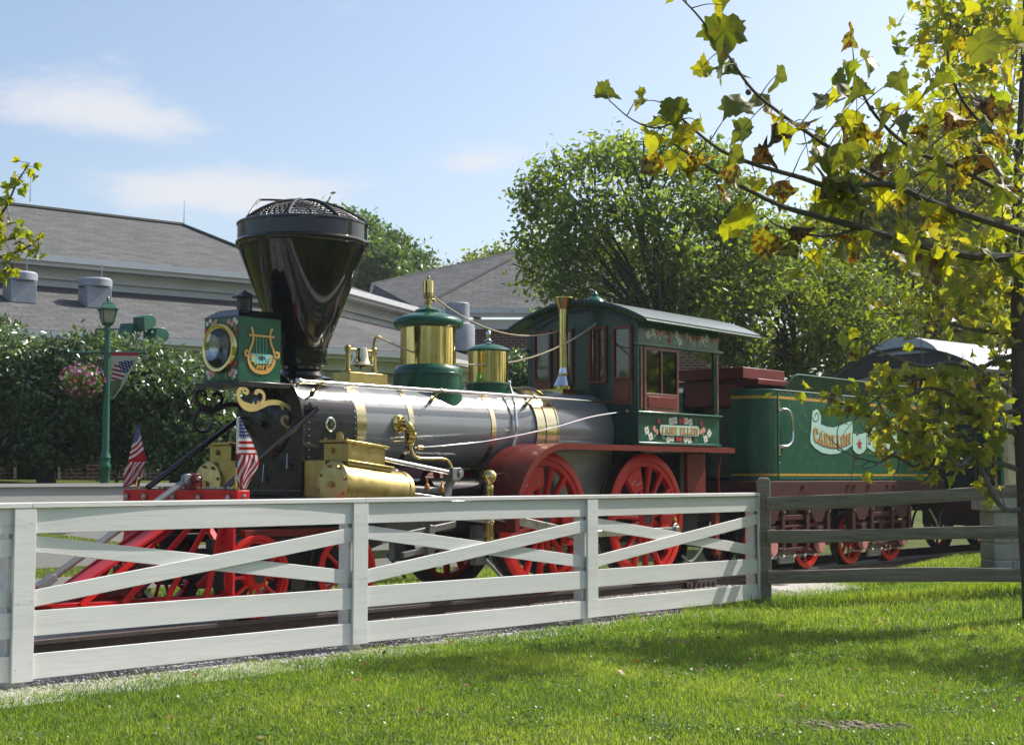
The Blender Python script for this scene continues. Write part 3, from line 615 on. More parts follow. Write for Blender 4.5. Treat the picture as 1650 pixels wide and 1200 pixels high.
m = P()   # rivets of the smokebox
for i in range(11): m.hemi((-3.27, .474, 1.16 + i * .068), EV, .0085)
for i in range(26):
    a = math.pi * i / 25
    for uu in (-2.64,): m.hemi((uu, .473 * math.cos(a), WC + .473 * math.sin(a)), (0, math.cos(a), math.sin(a)), .009)
    if 3 < i < 22: m.hemi((-3.31, .473 * math.cos(a), WC + .473 * math.sin(a)), (0, math.cos(a), math.sin(a)), .009)
for i in range(8): m.hemi((-2.64, .474, 1.3 + i * .07), EV, .009)
for i in range(22): m.hemi((-3.387, -.45 + i * .043, 1.17), (-1, 0, 0), .008)
m.build('rivets', ['steel'], smk)
m = P(); m.lathe([(0, .012), (.052, .012), (.058, .01), (.066, .012), (.072, .008), (.074, 0)], (-2.985, .472, 1.83), EV, 32)
for i in range(20):
    a = i * math.pi / 10; m.hemi((-2.985 + .061 * math.cos(a), .484, 1.83 + .061 * math.sin(a)), EV, .0045, 5)
md = m.build('medallion', ['chrome'], smk)
m = P(); m.lathe([(0, .0135), (.05, .0135), (.05, .012)], (-2.985, .472, 1.83), EV, 24, 0); m.prism([(-.026, -.022), (.026, -.022), (.018, .004), (.03, .024), (.008, .014), (0, .034), (-.008, .014), (-.03, .024), (-.018, .004)], (-2.985, .488, 1.83), EX, EZ, -.003, 1); m.build('medallion_emblem', ['ink', 'brass'], smk)
# ------------------------------------------------ funnel stack
SU = -2.95
m = P()
m.lathe([(.205, 2.26), (.20, 2.43), (.20, 2.43), (.255, 2.435), (.262, 2.445), (.262, 2.60), (.262, 2.60), (.25, 2.61), (.258, 2.615), (.66, 3.655), (.66, 3.655)], (SU, 0, 0), EZ, 64)
m.lathe([(.215, 2.24), (.30, 2.245), (.34, 2.30), (.24, 2.33), (.20, 2.40)], (SU, 0, 0), EZ, 48)
stack = m.build('funnel_stack', ['black_gloss'], LO)
m = P()
m.lathe([(.655, 3.652), (.672, 3.66), (.684, 3.678), (.684, 3.70), (.672, 3.715), (.666, 3.72), (.666, 3.72), (.666, 3.865), (.666, 3.865), (.676, 3.875), (.676, 3.89), (.664, 3.90), (.64, 3.90), (.64, 3.72), (.60, 3.66)], (SU, 0, 0), EZ, 72)
m.build('cap_band', ['black_gloss'], stack)
m = P()
for i in range(7):
    a = R(20 + i * 51.4)
    for j in range(44):
        t = j / 43; r = .258 + (.655 - .258) * t; h = 2.63 + (3.64 - 2.63) * t
        for da in (-.012 / r, .012 / r) if False else (0,):
            m.hemi((SU + r * math.cos(a + da), r * math.sin(a + da), h), (math.cos(a), math.sin(a), -.35), .009, 5)
for i in range(96):
    a = 2 * math.pi * i / 96; m.hemi((SU + .648 * math.cos(a), .648 * math.sin(a), 3.63), (math.cos(a), math.sin(a), -.35), .009, 5)
for i in range(52):
    a = 2 * math.pi * i / 52; m.hemi((SU + .262 * math.cos(a), .262 * math.sin(a), 2.628), (math.cos(a), math.sin(a), 0), .008, 5)
m.build('rivets', ['black_gloss'], stack)
m = P(); rings = 13; seg = 60; vs = []   # wire netting of the spark arrester
for i in range(rings + 1):
    t = i / rings; r = .645 * (1 - t); h = 3.895 + .235 * (1 - (1 - t) ** 2)
    for k in range(seg): a = 2 * math.pi * (k + .5 * (i % 2)) / seg; vs.append((SU + max(r, .004) * math.cos(a), max(r, .004) * math.sin(a), h))
fs = []
for i in range(rings):
    for k in range(seg):
        a0 = i * seg + k; a1 = i * seg + (k + 1) % seg; b0 = (i + 1) * seg + k; b1 = (i + 1) * seg + (k + 1) % seg
        fs += [(a0, a1, b0), (a1, b1, b0)] if i % 2 == 0 else [(a0, a1, b1), (a0, b1, b0)]
m.add(vs, fs); nt_ = m.build('spark_netting', ['black_paint'], stack, recalc=False)
wf = nt_.modifiers.new('wire', 'WIREFRAME'); wf.thickness = .0085; wf.use_even_offset = False
m = P()
for i in range(8):
    a = R(10 + i * 45); pts = []
    for j in range(9): t = j / 8; r = .655 * (1 - t); pts.append((SU + r * math.cos(a), r * math.sin(a), 3.905 + .245 * (1 - (1 - t) ** 2)))
    m.tube(pts, .014, 6)
m.tube(spline([(SU - .62, -.12, 3.93), (SU - .42, -.22, 4.10), (SU - .33, -.22, 4.135), (SU - .05, -.1, 4.15), (SU, 0, 4.145)], 5), .012, 6)
m.build('netting_rib', ['black_paint'], stack, split=True)
# ------------------------------------------------ headlight
m = P(); m.bx((-4.01, -.235, 2.225), (-3.48, .285, 2.85)); hl = m.build('headlight', ['green_paint'], LO, .004)
m = P(); m.add([(-4.02, -.245, 2.85), (-3.47, -.245, 2.85), (-3.47, .295, 2.85), (-4.02, .295, 2.85), (-3.93, -.13, 2.925), (-3.47, -.13, 2.925), (-3.47, .18, 2.925), (-3.93, .18, 2.925)],
               [(0, 3, 2, 1), (4, 5, 6, 7), (0, 1, 5, 4), (1, 2, 6, 5), (2, 3, 7, 6), (3, 0, 4, 7)]); m.build('lamp_roof', ['black_gloss'], hl)
m = P(); m.cyl((-3.725, .02, 2.92), (-3.725, .02, 3.075), .075, seg=20); m.lathe([(0, 3.145), (.03, 3.125), (.125, 3.075), (.125, 3.065), (.06, 3.06)], (-3.725, .02, 0), EZ, 24); m.build('lamp_chimney', ['black_paint'], hl)
LC = (-4.012, .02, 2.548)
m = P(); m.lathe([(.185, 0), (.185, .035), (.185, .035), (.20, .045), (.228, .045), (.24, .03), (.245, 0)], LC, (-1, 0, 0), 48); m.build('lens_rim', ['brass'], hl)
m = P(); m.lathe([(.0, .004), (.06, .006), (.12, .016), (.165, .032), (.186, .044)], LC, (-1, 0, 0), 40); m.cyl((-4.03, .02, 2.50), (-4.03, .02, 2.58), .012, seg=10); m.build('reflector', ['lamp_mirror'], hl)
m = P(); m.lathe([(0, .062), (.07, .06), (.13, .055), (.186, .046)], LC, (-1, 0, 0), 40); m.build('lens', ['lamp_lens'], hl)
# flat painted flowers
def daisy(m, c, ex, ey, nrm, r, mi=0, mj=1, n=8, ph=0.):
    c = np.asarray(c, float); ex = np.asarray(ex, float); ey = np.asarray(ey, float); nrm = np.asarray(nrm, float)
    for k in range(n):
        a = 2 * math.pi * k / n + ph; d = ex * math.cos(a) + ey * math.sin(a); q = -ex * math.sin(a) + ey * math.cos(a); rr = r * (1 if k % 2 else .8)
        m.add([c + d * r * .12, c + d * rr * .6 + q * r * .24, c + d * rr, c + d * rr * .6 - q * r * .24], [(0, 1, 2, 3)], mi)
    m.add([c + nrm * .0015 + (ex * math.cos(t * math.pi / 3) + ey * math.sin(t * math.pi / 3)) * r * .24 for t in range(6)], [tuple(range(6))], mj)
def blob(m, c, ex, ey, nrm, r, mi, n=7, ph=0., sq=1.):
    c = np.asarray(c, float); ex = np.asarray(ex, float); ey = np.asarray(ey, float)
    m.add([c + (ex * math.cos(2 * math.pi * t / (2 * n) + ph) + ey * math.sin(2 * math.pi * t / (2 * n) + ph) * sq) * r * (1 if t % 2 else .74) for t in range(2 * n)], [tuple(range(2 * n))], mi)
def leafp(m, c, ex, ey, r, ang, mi):
    c = np.asarray(c, float); d = np.asarray(ex) * math.cos(ang) + np.asarray(ey) * math.sin(ang); q = -np.asarray(ex) * math.sin(ang) + np.asarray(ey) * math.cos(ang)
    m.add([c - d * r, c - d * r * .3 - q * r * .35, c + d * r * .5 - q * r * .26, c + d * r, c + d * r * .5 + q * r * .26, c - d * r * .3 + q * r * .35], [(0, 1, 2, 3, 4, 5)], mi)
FL = ['petal_white', 'petal_yellow', 'petal_pink', 'petal_red', 'leaf_print', 'leaf_pale']
eU = np.array([1., 0, 0]); eV = np.array([0, 1., 0]); eW = np.array([0, 0, 1.])
m = P(); f = -4.0125; nr = np.array([-1., 0, 0])
rf = random.Random(3)
for (v, w_) in [(-0.146, 2.748), (0.227, 2.741), (0.25, 2.641), (-0.036, 2.279), (0.106, 2.272), (-.19, 2.64), (-.12, 2.26), (.2, 2.26), (-.2, 2.36)]: leafp(m, (f - .000, v, w_), eV, eW, .045, rf.uniform(.5, 2.4), 4)
for (v, w_) in [(-0.19, 2.797), (-0.142, 2.822), (0.222, 2.811), (0.255, 2.787), (-0.175, 2.32), (-0.152, 2.277), (0.255, 2.307), (0.231, 2.267)]: daisy(m, (f - .0015, v, w_), eV, eW, nr, .03, ph=rf.random())
for (v, w_) in [(-0.097, 2.784), (-0.059, 2.809), (0.139, 2.796), (0.188, 2.772), (-0.125, 2.318), (-0.086, 2.295), (0.171, 2.29), (0.208, 2.317)]:
    blob(m, (f - .003, v, w_), eV, eW, nr, .03, 2, ph=rf.random()); blob(m, (f - .004, v + .018, w_ + .012), eV, eW, nr, .017, 2)
for (v, w_) in [(-0.2, 2.74), (-0.186, 2.7), (0.262, 2.728), (0.255, 2.677), (-0.2, 2.406), (-0.165, 2.383), (0.262, 2.397), (0.234, 2.378)]: blob(m, (f - .0045, v, w_), eV, eW, nr, .021, 3, sq=1.3)
m.build('painted_flowers', FL, hl, recalc=False)
SV = .2862
m = P(); LYp = [(-3.862, 2.75, .022), (-3.845, 2.709, .024), (-3.836, 2.668, .024), (-3.837, 2.626, .024), (-3.857, 2.568, .025), (-3.883, 2.51, .025), (-3.893, 2.46, .027), (-3.885, 2.412, .031), (-3.858, 2.364, .034), (-3.803, 2.329, .04), (-3.721, 2.319, .043), (-3.649, 2.334, .04), (-3.594, 2.379, .034), (-3.567, 2.431, .031), (-3.558, 2.481, .027), (-3.578, 2.537, .025), (-3.606, 2.592, .025), (-3.621, 2.641, .024), (-3.624, 2.69, .024), (-3.613, 2.727, .024), (-3.595, 2.753, .024)]
m.prism([(-3.864, 2.496), (-3.586, 2.494), (-3.563, 2.467), (-3.59, 2.405), (-3.64, 2.404), (-3.795, 2.398), (-3.85, 2.414), (-3.873, 2.469)], (0, SV, 0), EX, EZ, -.001, 1)
m.prism([(-3.726 + .045 * math.cos(t * math.pi / 8), 2.455 + .022 * math.sin(t * math.pi / 8)) for t in range(16)], (0, SV + .0015, 0), EX, EZ, -.001, 2)
for a, b in (((-3.793, 2.657), (-3.789, 2.404)), ((-3.752, 2.657), (-3.748, 2.406)), ((-3.71, 2.658), (-3.706, 2.408)), ((-3.674, 2.658), (-3.67, 2.411))): m.ribbon([(*a, .005), (*b, .005)], (0, SV + .003, 0), EX, EZ, -.001, 3)
m.ribbon(LYp, (0, SV + .0045, 0), EX, EZ, -.003)
m.ribbon([(-3.89, 2.67, .02), (-3.571, 2.669, .02)], (0, SV + .008, 0), EX, EZ, -.002)
for i, pts in enumerate(([(-3.895, 2.467, .014), (-3.931, 2.472, .027), (-3.939, 2.5, .025), (-3.919, 2.518, .022), (-3.903, 2.505, .018)], [(-3.554, 2.474, .014), (-3.521, 2.476, .027), (-3.514, 2.505, .025), (-3.539, 2.522, .022), (-3.554, 2.506, .018)],
        [(-3.868, 2.455, .013), (-3.837, 2.45, .024), (-3.834, 2.475, .02), (-3.855, 2.48, .016)], [(-3.59, 2.444, .013), (-3.609, 2.45, .02), (-3.614, 2.474, .02), (-3.596, 2.482, .016)], [(-3.836, 2.422, .014), (-3.809, 2.399, .024), (-3.822, 2.391, .018)], [(-3.795, 2.354, .016), (-3.772, 2.369, .02), (-3.786, 2.383, .016)],
        [(-3.749, 2.346, .016), (-3.745, 2.374, .022), (-3.759, 2.377, .014)], [(-3.713, 2.348, .016), (-3.709, 2.376, .022), (-3.695, 2.381, .014)], [(-3.676, 2.35, .016), (-3.658, 2.376, .022), (-3.677, 2.385, .014)], [(-3.631, 2.384, .014), (-3.64, 2.402, .02), (-3.609, 2.425, .016)])):
    m.ribbon(pts, (0, SV + .011, 0), EX, EZ, -.002)
m.build('lyre_emblem', ['gold_paint', 'teal', 'ink', 'leaf_pale'], hl)
m = P(); m.bx((-4.06, -.30, 2.165), (-3.36, .34, 2.22)); m.build('headlight_shelf', ['black_paint'], LO, .006)
SCR = dict(main=[(-3.942, 2.103, .035), (-3.976, 2.108, .017), (-3.989, 2.133, .022), (-4.009, 2.148, .026), (-4.034, 2.135, .03), (-4.048, 2.095, .03), (-4.032, 2.038, .039), (-3.99, 1.998, .06), (-3.924, 1.971, .078), (-3.84, 1.967, .065), (-3.756, 1.99, .052), (-3.68, 2.019, .052), (-3.603, 2.029, .052), (-3.525, 2.025, .047), (-3.455, 2.008, .039), (-3.393, 1.977, .035), (-3.357, 1.931, .026), (-3.343, 1.885, .016), (-3.343, 1.838, .022), (-3.373, 1.797, .045), (-3.426, 1.793, .026), (-3.479, 1.828, .024), (-3.492, 1.867, .024), (-3.471, 1.894, .022), (-3.427, 1.899, .022), (-3.409, 1.876, .021)],
    up=[(-3.773, 2.003, .043), (-3.74, 2.037, .035), (-3.725, 2.076, .033), (-3.741, 2.115, .031), (-3.784, 2.133, .035), (-3.821, 2.121, .043), (-3.825, 2.095, .039)],
    top=[(-3.995, 2.146, .026), (-3.96, 2.148, .026), (-3.935, 2.135, .024), (-3.924, 2.115, .024), (-3.942, 2.098, .03)],
    l1=[(-3.949, 1.983, .03), (-3.941, 2.019, .005)], l2=[(-3.857, 1.986, .04), (-3.853, 2.026, .005)], l3=[(-3.794, 1.998, .04), (-3.795, 2.041, .005)], l4=[(-3.499, 2.016, .035), (-3.472, 1.961, .008)])
for vv, mm in ((.335, 'gold_leaf'), (-.30, 'black_paint')):
    m = P()
    for i, (k_, p_) in enumerate(SCR.items()): m.ribbon(p_, (0, vv - .0012 * i, 0), EX, EZ, .014)
    m.build('scroll_bracket', [mm], LO)
# ------------------------------------------------ handrails
for s_ in (1, -1):
    m = P(); m.tube([(-3.40, .50 * s_, 2.238), (1.755, .50 * s_, 2.228)], .021, 12); m.ball((-3.43, .50 * s_, 2.238), .038, 14)
    hr = m.build('handrail', ['chrome'], LO)
    for u in (-3.13, -1.40, .185):
        m = P(); nrm = unit((0, .50 * s_, 2.236 - WC)); rr = BR + (.02 if u < 0 else .055)
        m.tube([np.array([u, 0, WC]) + nrm * (rr - .02), np.array([u, .5 * s_, 2.236])], [.016, .013], 10); m.tube([np.array([u, 0, WC]) + nrm * (rr - .01), np.array([u, 0, WC]) + nrm * (rr + .03)], .028, 10); m.ball((u, .5 * s_, 2.236), .03, 10)
        m.build('stanchion', ['brass_dull'], hr)
# ------------------------------------------------ bell
m = P(); m.bx((-2.40, -.13, 2.27), (-1.83, .13, 2.405)); m.build('bell_stand', ['brass_dull'], LO, .008)
m = P()
for u in (-2.30, -1.915):
    m.lathe([(.06, 2.405), (.06, 2.43), (.038, 2.44), (.032, 2.46), (.028, 2.62), (.036, 2.63), (.036, 2.68), (.02, 2.70), (0, 2.705)], (u, 0, 0), EZ, 16)
m.tube([(-2.30, 0, 2.655), (-1.915, 0, 2.655)], .017, 8); m.build('bell_post', ['brass_dull'], LO, split=True)
m = P(); m.lathe([(0, 2.69), (.05, 2.688), (.075, 2.67), (.082, 2.64), (.09, 2.58), (.105, 2.535), (.135, 2.50), (.148, 2.492), (.148, 2.484), (.125, 2.486), (.09, 2.53), (.06, 2.66)], (-2.108, 0, 0), EZ, 32); bell = m.build('bell', ['bell_metal'], LO)
m = P(); m.tube([(-2.108, 0, 2.6), (-2.108, 0, 2.475)], .01, 6); m.ball((-2.108, 0, 2.47), .025, 10); m.build('bell_clapper', ['steel'], bell)
m = P(); m.tube(spline([(-1.915, 0, 2.69), (-1.915, 0, 2.75), (-1.90, .01, 2.80), (-1.87, .02, 2.815), (-1.84, .03, 2.80)], 5), .014, 8); m.build('bell_crank', ['brass_dull'], LO)
# ------------------------------------------------ domes
def dome(u, name, lid, jac, box, fin):
    d = LO
    m = P(); m.lathe(box, (u, 0, 0), EZ, 56); o = m.build(name, ['green_paint'], LO)
    m = P(); m.lathe(jac, (u, 0, 0), EZ, 56); m.build('brass_jacket', ['brass'], o)
    m = P(); m.lathe(lid, (u, 0, 0), EZ, 56); m.build('dome_lid', ['green_paint'], o)
    return o
d1 = dome(-1.065, 'steam_dome',
     [(.292, 2.965), (.36, 2.97), (.385, 2.99), (.395, 3.02), (.39, 3.05), (.37, 3.075), (.30, 3.10), (.20, 3.13), (.155, 3.14), (.155, 3.14), (.155, 3.155), (.15, 3.17), (.11, 3.19), (.05, 3.205), (0, 3.21)],
     [(.312, 2.53), (.312, 2.98)],
     [(.388, 1.95), (.388, 2.43), (.388, 2.43), (.398, 2.435), (.398, 2.455), (.39, 2.46), (.388, 2.475), (.38, 2.51), (.35, 2.54), (.312, 2.55)], None)
d2 = dome(-.034, 'sand_dome',
     [(.235, 2.765), (.262, 2.772), (.268, 2.785), (.24, 2.81), (.15, 2.845), (.05, 2.865), (.03, 2.872)],
     [(.236, 2.38), (.236, 2.775)],
     [(.262, 2.05), (.262, 2.375), (.262, 2.375), (.27, 2.38), (.268, 2.395), (.236, 2.405)], None)
m = P(); m.lathe([(.028, 2.865), (.025, 2.885), (.06, 2.895), (.064, 2.90), (.03, 2.91), (.018, 2.93), (.024, 2.95), (.033, 2.97), (.03, 2.995), (.012, 3.025), (0, 3.03)], (-.034, 0, 0), EZ, 24); m.build('dome_finial', ['chrome'], d2)
m = P(); m.lathe([(.03, 3.20), (.028, 3.24), (.045, 3.25), (.045, 3.27), (.03, 3.28), (.03, 3.30), (.055, 3.315), (.058, 3.335), (.058, 3.345), (.052, 3.35), (.052, 3.352)], (-1.067, 0, 0), EZ, 20, 1)
m.lathe([(.058, 3.36), (.06, 3.362), (.06, 3.50), (.055, 3.505), (.02, 3.51), (.016, 3.53), (.022, 3.545), (.016, 3.56), (0, 3.565)], (-1.067, 0, 0), EZ, 20, 0); m.lathe([(.05, 3.35), (.05, 3.36)], (-1.067, 0, 0), EZ, 16, 1); m.tube([(-1.067, .0, 3.30), (-1.0, .03, 3.30), (-.99, .035, 3.27)], .012, 6, 1)
m.build('steam_whistle', ['brass', 'brass_dull'], LO)
# safety valve horn on the firebox
HU = 1.393
m = P(); m.lathe([(.17, 2.30), (.17, 2.36), (.17, 2.36), (.118, 2.365), (.118, 2.43), (.125, 2.435)], (HU, 0, 0), EZ, 28, 0); m.lathe([(.125, 2.435), (.118, 2.45), (.068, 2.56), (.068, 2.56)], (HU, 0, 0), EZ, 28, 1); m.lathe([(.068, 2.56), (.078, 2.57), (.078, 2.585), (.066, 2.592)], (HU, 0, 0), EZ, 28, 0)
m.lathe([(.066, 2.592), (.058, 2.65), (.057, 2.66)], (HU, 0, 0), EZ, 28, 1); m.lathe([(.057, 2.66), (.057, 3.395), (.057, 3.395), (.064, 3.40), (.112, 3.53), (.118, 3.535), (.118, 3.545), (.106, 3.545), (.055, 3.42)], (HU, 0, 0), EZ, 32, 0); m.bx((HU - .26, -.19, 2.30), (HU + .2, .19, 2.385), 0)
m.build('safety_valve_horn', ['brass', 'chrome'], LO)
m = P(); m.tube(spline([(.14, .19, 2.40), (.05, .26, 2.36), (-.04, .38, 2.22), (-.10, .475, 1.98), (-.11, .49, 1.78), (-.17, .46, 1.60), (-.30, .52, 1.45), (-.55, .7, 1.36), (-.9, .88, 1.33), (-1.06, .93, 1.34)], 8), .018, 10); m.ball((.14, .17, 2.41), .03, 10); m.build('feed_pipe', ['chrome'], LO)
# boiler check valve with brass pipework
m = P()
nv = unit((0, .45, .02)); m.lathe([(0, .05), (.05, .05), (.055, .04), (.09, .035), (.095, .03), (.095, 0)], (-2.0, BR - .005, 1.86), EV, 28)
for i in range(6): a = i * math.pi / 3; m.cyl((-2.0 + .072 * math.cos(a), BR + .02, 1.86 + .072 * math.sin(a)), (-2.0 + .072 * math.cos(a), BR + .05, 1.86 + .072 * math.sin(a)), .012, seg=6)
m.tube(spline([(-2.0, BR + .03, 1.86), (-1.99, BR + .10, 1.86), (-1.965, BR + .135, 1.83), (-1.955, BR + .14, 1.79)], 6), [.04] * 19, 12)
m.lathe([(.04, 1.80), (.062, 1.795), (.062, 1.69), (.058, 1.685), (.058, 1.665), (.035, 1.655), (.03, 1.63)], (-1.955, BR + .14, 0), EZ, 8, sm=False)
m.tube(spline([(-1.955, BR + .14, 1.65), (-1.955, BR + .14, 1.60), (-1.92, BR + .15, 1.53), (-1.85, BR + .16, 1.50), (-1.70, BR + .17, 1.495), (-1.50, BR + .18, 1.495), (-1.42, BR + .18, 1.47), (-1.38, BR + .19, 1.40), (-1.36, BR + .2, 1.3)], 6), .02, 10)
m.build('check_valve', ['brass'], LO)
m = P(); m.tube([(-1.86, BR + .14, 1.615), (-1.78, BR + .14, 1.615)], .024, 10, 1); m.tube(spline([(-1.90, BR + .14, 1.612), (-1.5, .62, 1.635), (-.8, .66, 1.70), (.2, .72, 1.86), (1.0, .72, 2.02), (1.755, .72, 2.115)], 8), .010, 8); m.ball((1.745, .72, 2.115), .025, 8, 1); m.build('reach_rod', ['chrome', 'brass'], LO)
# ------------------------------------------------ ropes
def rope(name, p0, p1, sag, n=22, r=.010, parent=LO):
    p0 = np.asarray(p0, float); p1 = np.asarray(p1, float); pts = []
    for i in range(n + 1):
        t = i / n; q = p0 + (p1 - p0) * t; q = q - np.array([0, 0, sag * 4 * t * (1 - t)]); pts.append(q)
    m = P(); m.tube(pts, r, 7); return m.build(name, ['rope'], parent)
rope('bell_cord', (-1.85, .03, 2.805), (1.73, .26, 3.225), .40)
rope('whistle_cord', (-1.0, .02, 3.33), (1.73, -.12, 3.22), .26)
# ------------------------------------------------ cab
CF, CR, CV = 1.755, 3.60, .875
def holes(m, x0, x1, y0, y1, hs, f, mi=0):
    """axis aligned panel with rectangular holes, cut into butted pieces; f(x0,x1,y0,y1) adds one piece"""
    xs = sorted({x0, x1, *[h[0] for h in hs], *[h[1] for h in hs]}); ys = sorted({y0, y1, *[h[2] for h in hs], *[h[3] for h in hs]})
    for i in range(len(xs) - 1):
        run = None
        for j in range(len(ys) - 1):
            cx = (xs[i] + xs[i + 1]) / 2; cy = (ys[j] + ys[j + 1]) / 2
            if any(h[0] < cx < h[1] and h[2] < cy < h[3] for h in hs):
                if run is not None: f(xs[i], xs[i + 1], run, ys[j]); run = None
            elif run is None: run = ys[j]
        if run is not None: f(xs[i], xs[i + 1], run, y1)
WIN = [(-.764, -.475, 2.53, 3.19), (-.40, -.12, 2.45, 3.19), (.126, .408, 2.47, 3.19), (.504, .798, 2.50, 3.17)]
m = P()
holes(m, -CV, CV, 1.70, 3.225, WIN, lambda a, b, c, d: m.bx((CF, a, c), (CF + .04, b, d)))
m.prism([(-CV, 3.225)] + [(-CV + 2 * CV * i / 16, 3.225 + .235 * (1 - (2 * i / 16 - 1) ** 2)) for i in range(1, 16)] + [(CV, 3.225)], (CF, 0, 0), EV, EZ, .04)
cab = m.build('cab', ['green_dark'], LO)
def sash(parent, a, b, c, d, plane, t=.03, fr=.035, mull=0, axis='u', out=1, low=0., mi='window_red'):
    """window sash; axis 'u': lies in plane u=const with v,w extent; axis 'v': plane v=const with u,w extent"""
    m = P(); g = P()
    q = (lambda x0, x1, y0, y1, p0, p1: m.bx((min(p0, p1), x0, y0), (max(p0, p1), x1, y1))) if axis == 'u' else (lambda x0, x1, y0, y1, p0, p1: m.bx((x0, min(p0, p1), y0), (x1, max(p0, p1), y1)))
    p0, p1 = plane - t * out * .35, plane + t * out * .65
    q(a, a + fr, c, d, p0, p1); q(b - fr, b, c, d, p0, p1); q(a + fr, b - fr, d - fr, d, p0, p1); q(a + fr, b - fr, c, c + fr + low, p0, p1)
    for i in range(mull): x = a + (b - a) * (i + 1) / (mull + 1); q(x - fr * .4, x + fr * .4, c + fr + low, d - fr, p0, p1)
    o = m.build('window_sash', [mi], parent, .003)
    xs = [a + fr + (b - a - 2 * fr) * i / (mull + 1) for i in range(mull + 2)]
    for i in range(mull + 1):
        g = P(); y0, y1 = c + fr + low, d - fr; x0, x1 = xs[i] + .001, xs[i + 1] - .001; pm = plane + t * out * .1
        g.bx((pm - .002, x0, y0), (pm + .002, x1, y1)) if axis == 'u' else g.bx((x0, pm - .002, y0), (x1, pm + .002, y1))
        g.build('window_pane', ['cab_glass'], o)
    return o
sash(cab, -.764, -.475, 2.53, 3.19, CF, .05, .032, 0, 'u', -1); sash(cab, -.40, -.12, 2.45, 3.19, CF, .05, .032, 0, 'u', -1)
sash(cab, .126, .408, 2.47, 3.19, CF, .05, .035, 1, 'u', -1); sash(cab, .504, .798, 2.50, 3.17, CF, .05, .035, 0, 'u', -1)
m = P(); m.bx((CF - .018, .504, 2.20), (CF - .001, .798, 2.497)); m.bx((CF - .03, .545, 2.24), (CF - .018, .757, 2.46)); m.bx((CF - .018, -.764, 2.40), (CF - .001, -.475, 2.527)); m.build('door_panel', ['window_red'], cab, .004, split=True)
for s_ in (1, -1):
    v0, v1 = (CV - .04, CV) if s_ > 0 else (-CV, -CV + .04)
    m = P(); m.bx((CF + .041, v0, 1.70), (CR, v1, 2.085)); m.bx((CF + .041, v0, 2.945), (CR, v1, 3.225))
    for a, b in ((CF + .041, 1.875), (3.50, CR)): m.bx((a, v0, 2.0851), (b, v1, 2.9449))
    side = m.build('cab_side', ['green_paint'], cab)
    m = P(); o0, o1 = (CV - .02, CV + .045) if s_ > 0 else (-CV - .045, -CV + .02)
    m.bx((CF - .05, o0, 2.086), (CR + .03, o1, 2.112)); m.bx((CF - .06, o0, 2.925), (CR + .05, o1, 2.96)); m.bx((CF - .02, o0 + (.02 if s_ > 0 else .02), 1.705), (CR + .02, o1 - (.02 if s_ > 0 else .02), 1.735)); m.build('moulding', ['green_trim'], side, .006, split=True)
    m = P(); oo = (CV, CV + .012) if s_ > 0 else (-CV - .012, -CV)
    for a, b in ((1.80, 1.835), (3.535, 3.57)): m.bx((a, oo[0], 2.15), (b, oo[1], 2.90))
    m.build('post_inlay', ['window_red'], side, .003, split=True)
    sw = sash(side, 1.88, 2.64, 2.113, 2.92, s_ * CV - s_ * .01, .035, .04, 1, 'v', s_, low=.19)
    m = P(); pv = s_ * (CV + .0165); m.bx((1.95, min(pv, pv + s_ * .006), 2.165), (2.57, max(pv, pv + s_ * .006), 2.30)); m.build('sash_panel', ['maroon'], sw, .004)
m = P(); m.bx((1.915, CV - .03, 2.46), (2.12, CV - .026, 2.56)); m.build('paper_notice', ['paper'], cab)
m = P(); m.bx((CF + .041, -CV + .042, 1.66), (CR + .3, CV - .042, 1.70)); m.build('cab_floor', ['sleeper'], cab)
m = P(); m.bx((2.75, .25, 1.701), (3.3, CV - .06, 2.02)); m.bx((2.75, -CV + .06, 1.701), (3.3, -.25, 2.02)); m.build('seat_box', ['green_dark'], cab, .01, split=True)
m = P(); pts = []; nn_ = 18
for i in range(nn_ + 1):
    x = -1.085 + 2.17 * i / nn_; pts.append((x, 3.20 + .285 * (1 - (x / 1.085) ** 2)))
for u0, u1, th, mi in ((1.60, 4.33, .045, 0),):
    a = [(u0, x, y) for x, y in pts] + [(u0, x, y + th) for x, y in pts]; b = [(u1, x, y - .03) for x, y in pts] + [(u1, x, y + th - .03) for x, y in pts]; n1_ = nn_ + 1; A = a + b
    m.add(A, [(i, i + 1, 2 * n1_ + i + 1, 2 * n1_ + i) for i in range(nn_)], 1, True)
    m.add(A, [(n1_ + i, n1_ + i + 1, 3 * n1_ + i + 1, 3 * n1_ + i) for i in range(nn_)], 0, True)
    m.add(A, [(i, i + 1, n1_ + i + 1, n1_ + i) for i in range(nn_)], 1); m.add(A, [(2 * n1_ + i, 2 * n1_ + i + 1, 3 * n1_ + i + 1, 3 * n1_ + i) for i in range(nn_)], 1)
    m.add(A, [(0, 2 * n1_, 3 * n1_, n1_), (nn_, 2 * n1_ + nn_, 3 * n1_ + nn_, n1_ + nn_)], 1)
mat('cab_roof_paint', (.17, .19, .19), .32, coat=.2, var=.12, vscale=3)
m.build('cab_roof', ['cab_roof_paint', 'green_dark'], cab)
m = P(); m.tube([(1.597, x, y + .012) for x, y in pts], .022, 6); m.tube([(1.63, x * .86, y - .052) for x, y in pts], .014, 6); m.tube([(1.62, 1.09, 3.205), (4.32, 1.09, 3.175)], .02, 6); m.build('roof_moulding', ['green_dark'], cab, split=True)
m = P(); m.lathe([(.15, 3.50), (.13, 3.54), (.10, 3.585), (.05, 3.615), (.03, 3.63), (.045, 3.645), (.03, 3.66), (.012, 3.69), (0, 3.70)], (2.05, 0, 0), EZ, 24); m.build('roof_vent', ['green_trim'], cab)
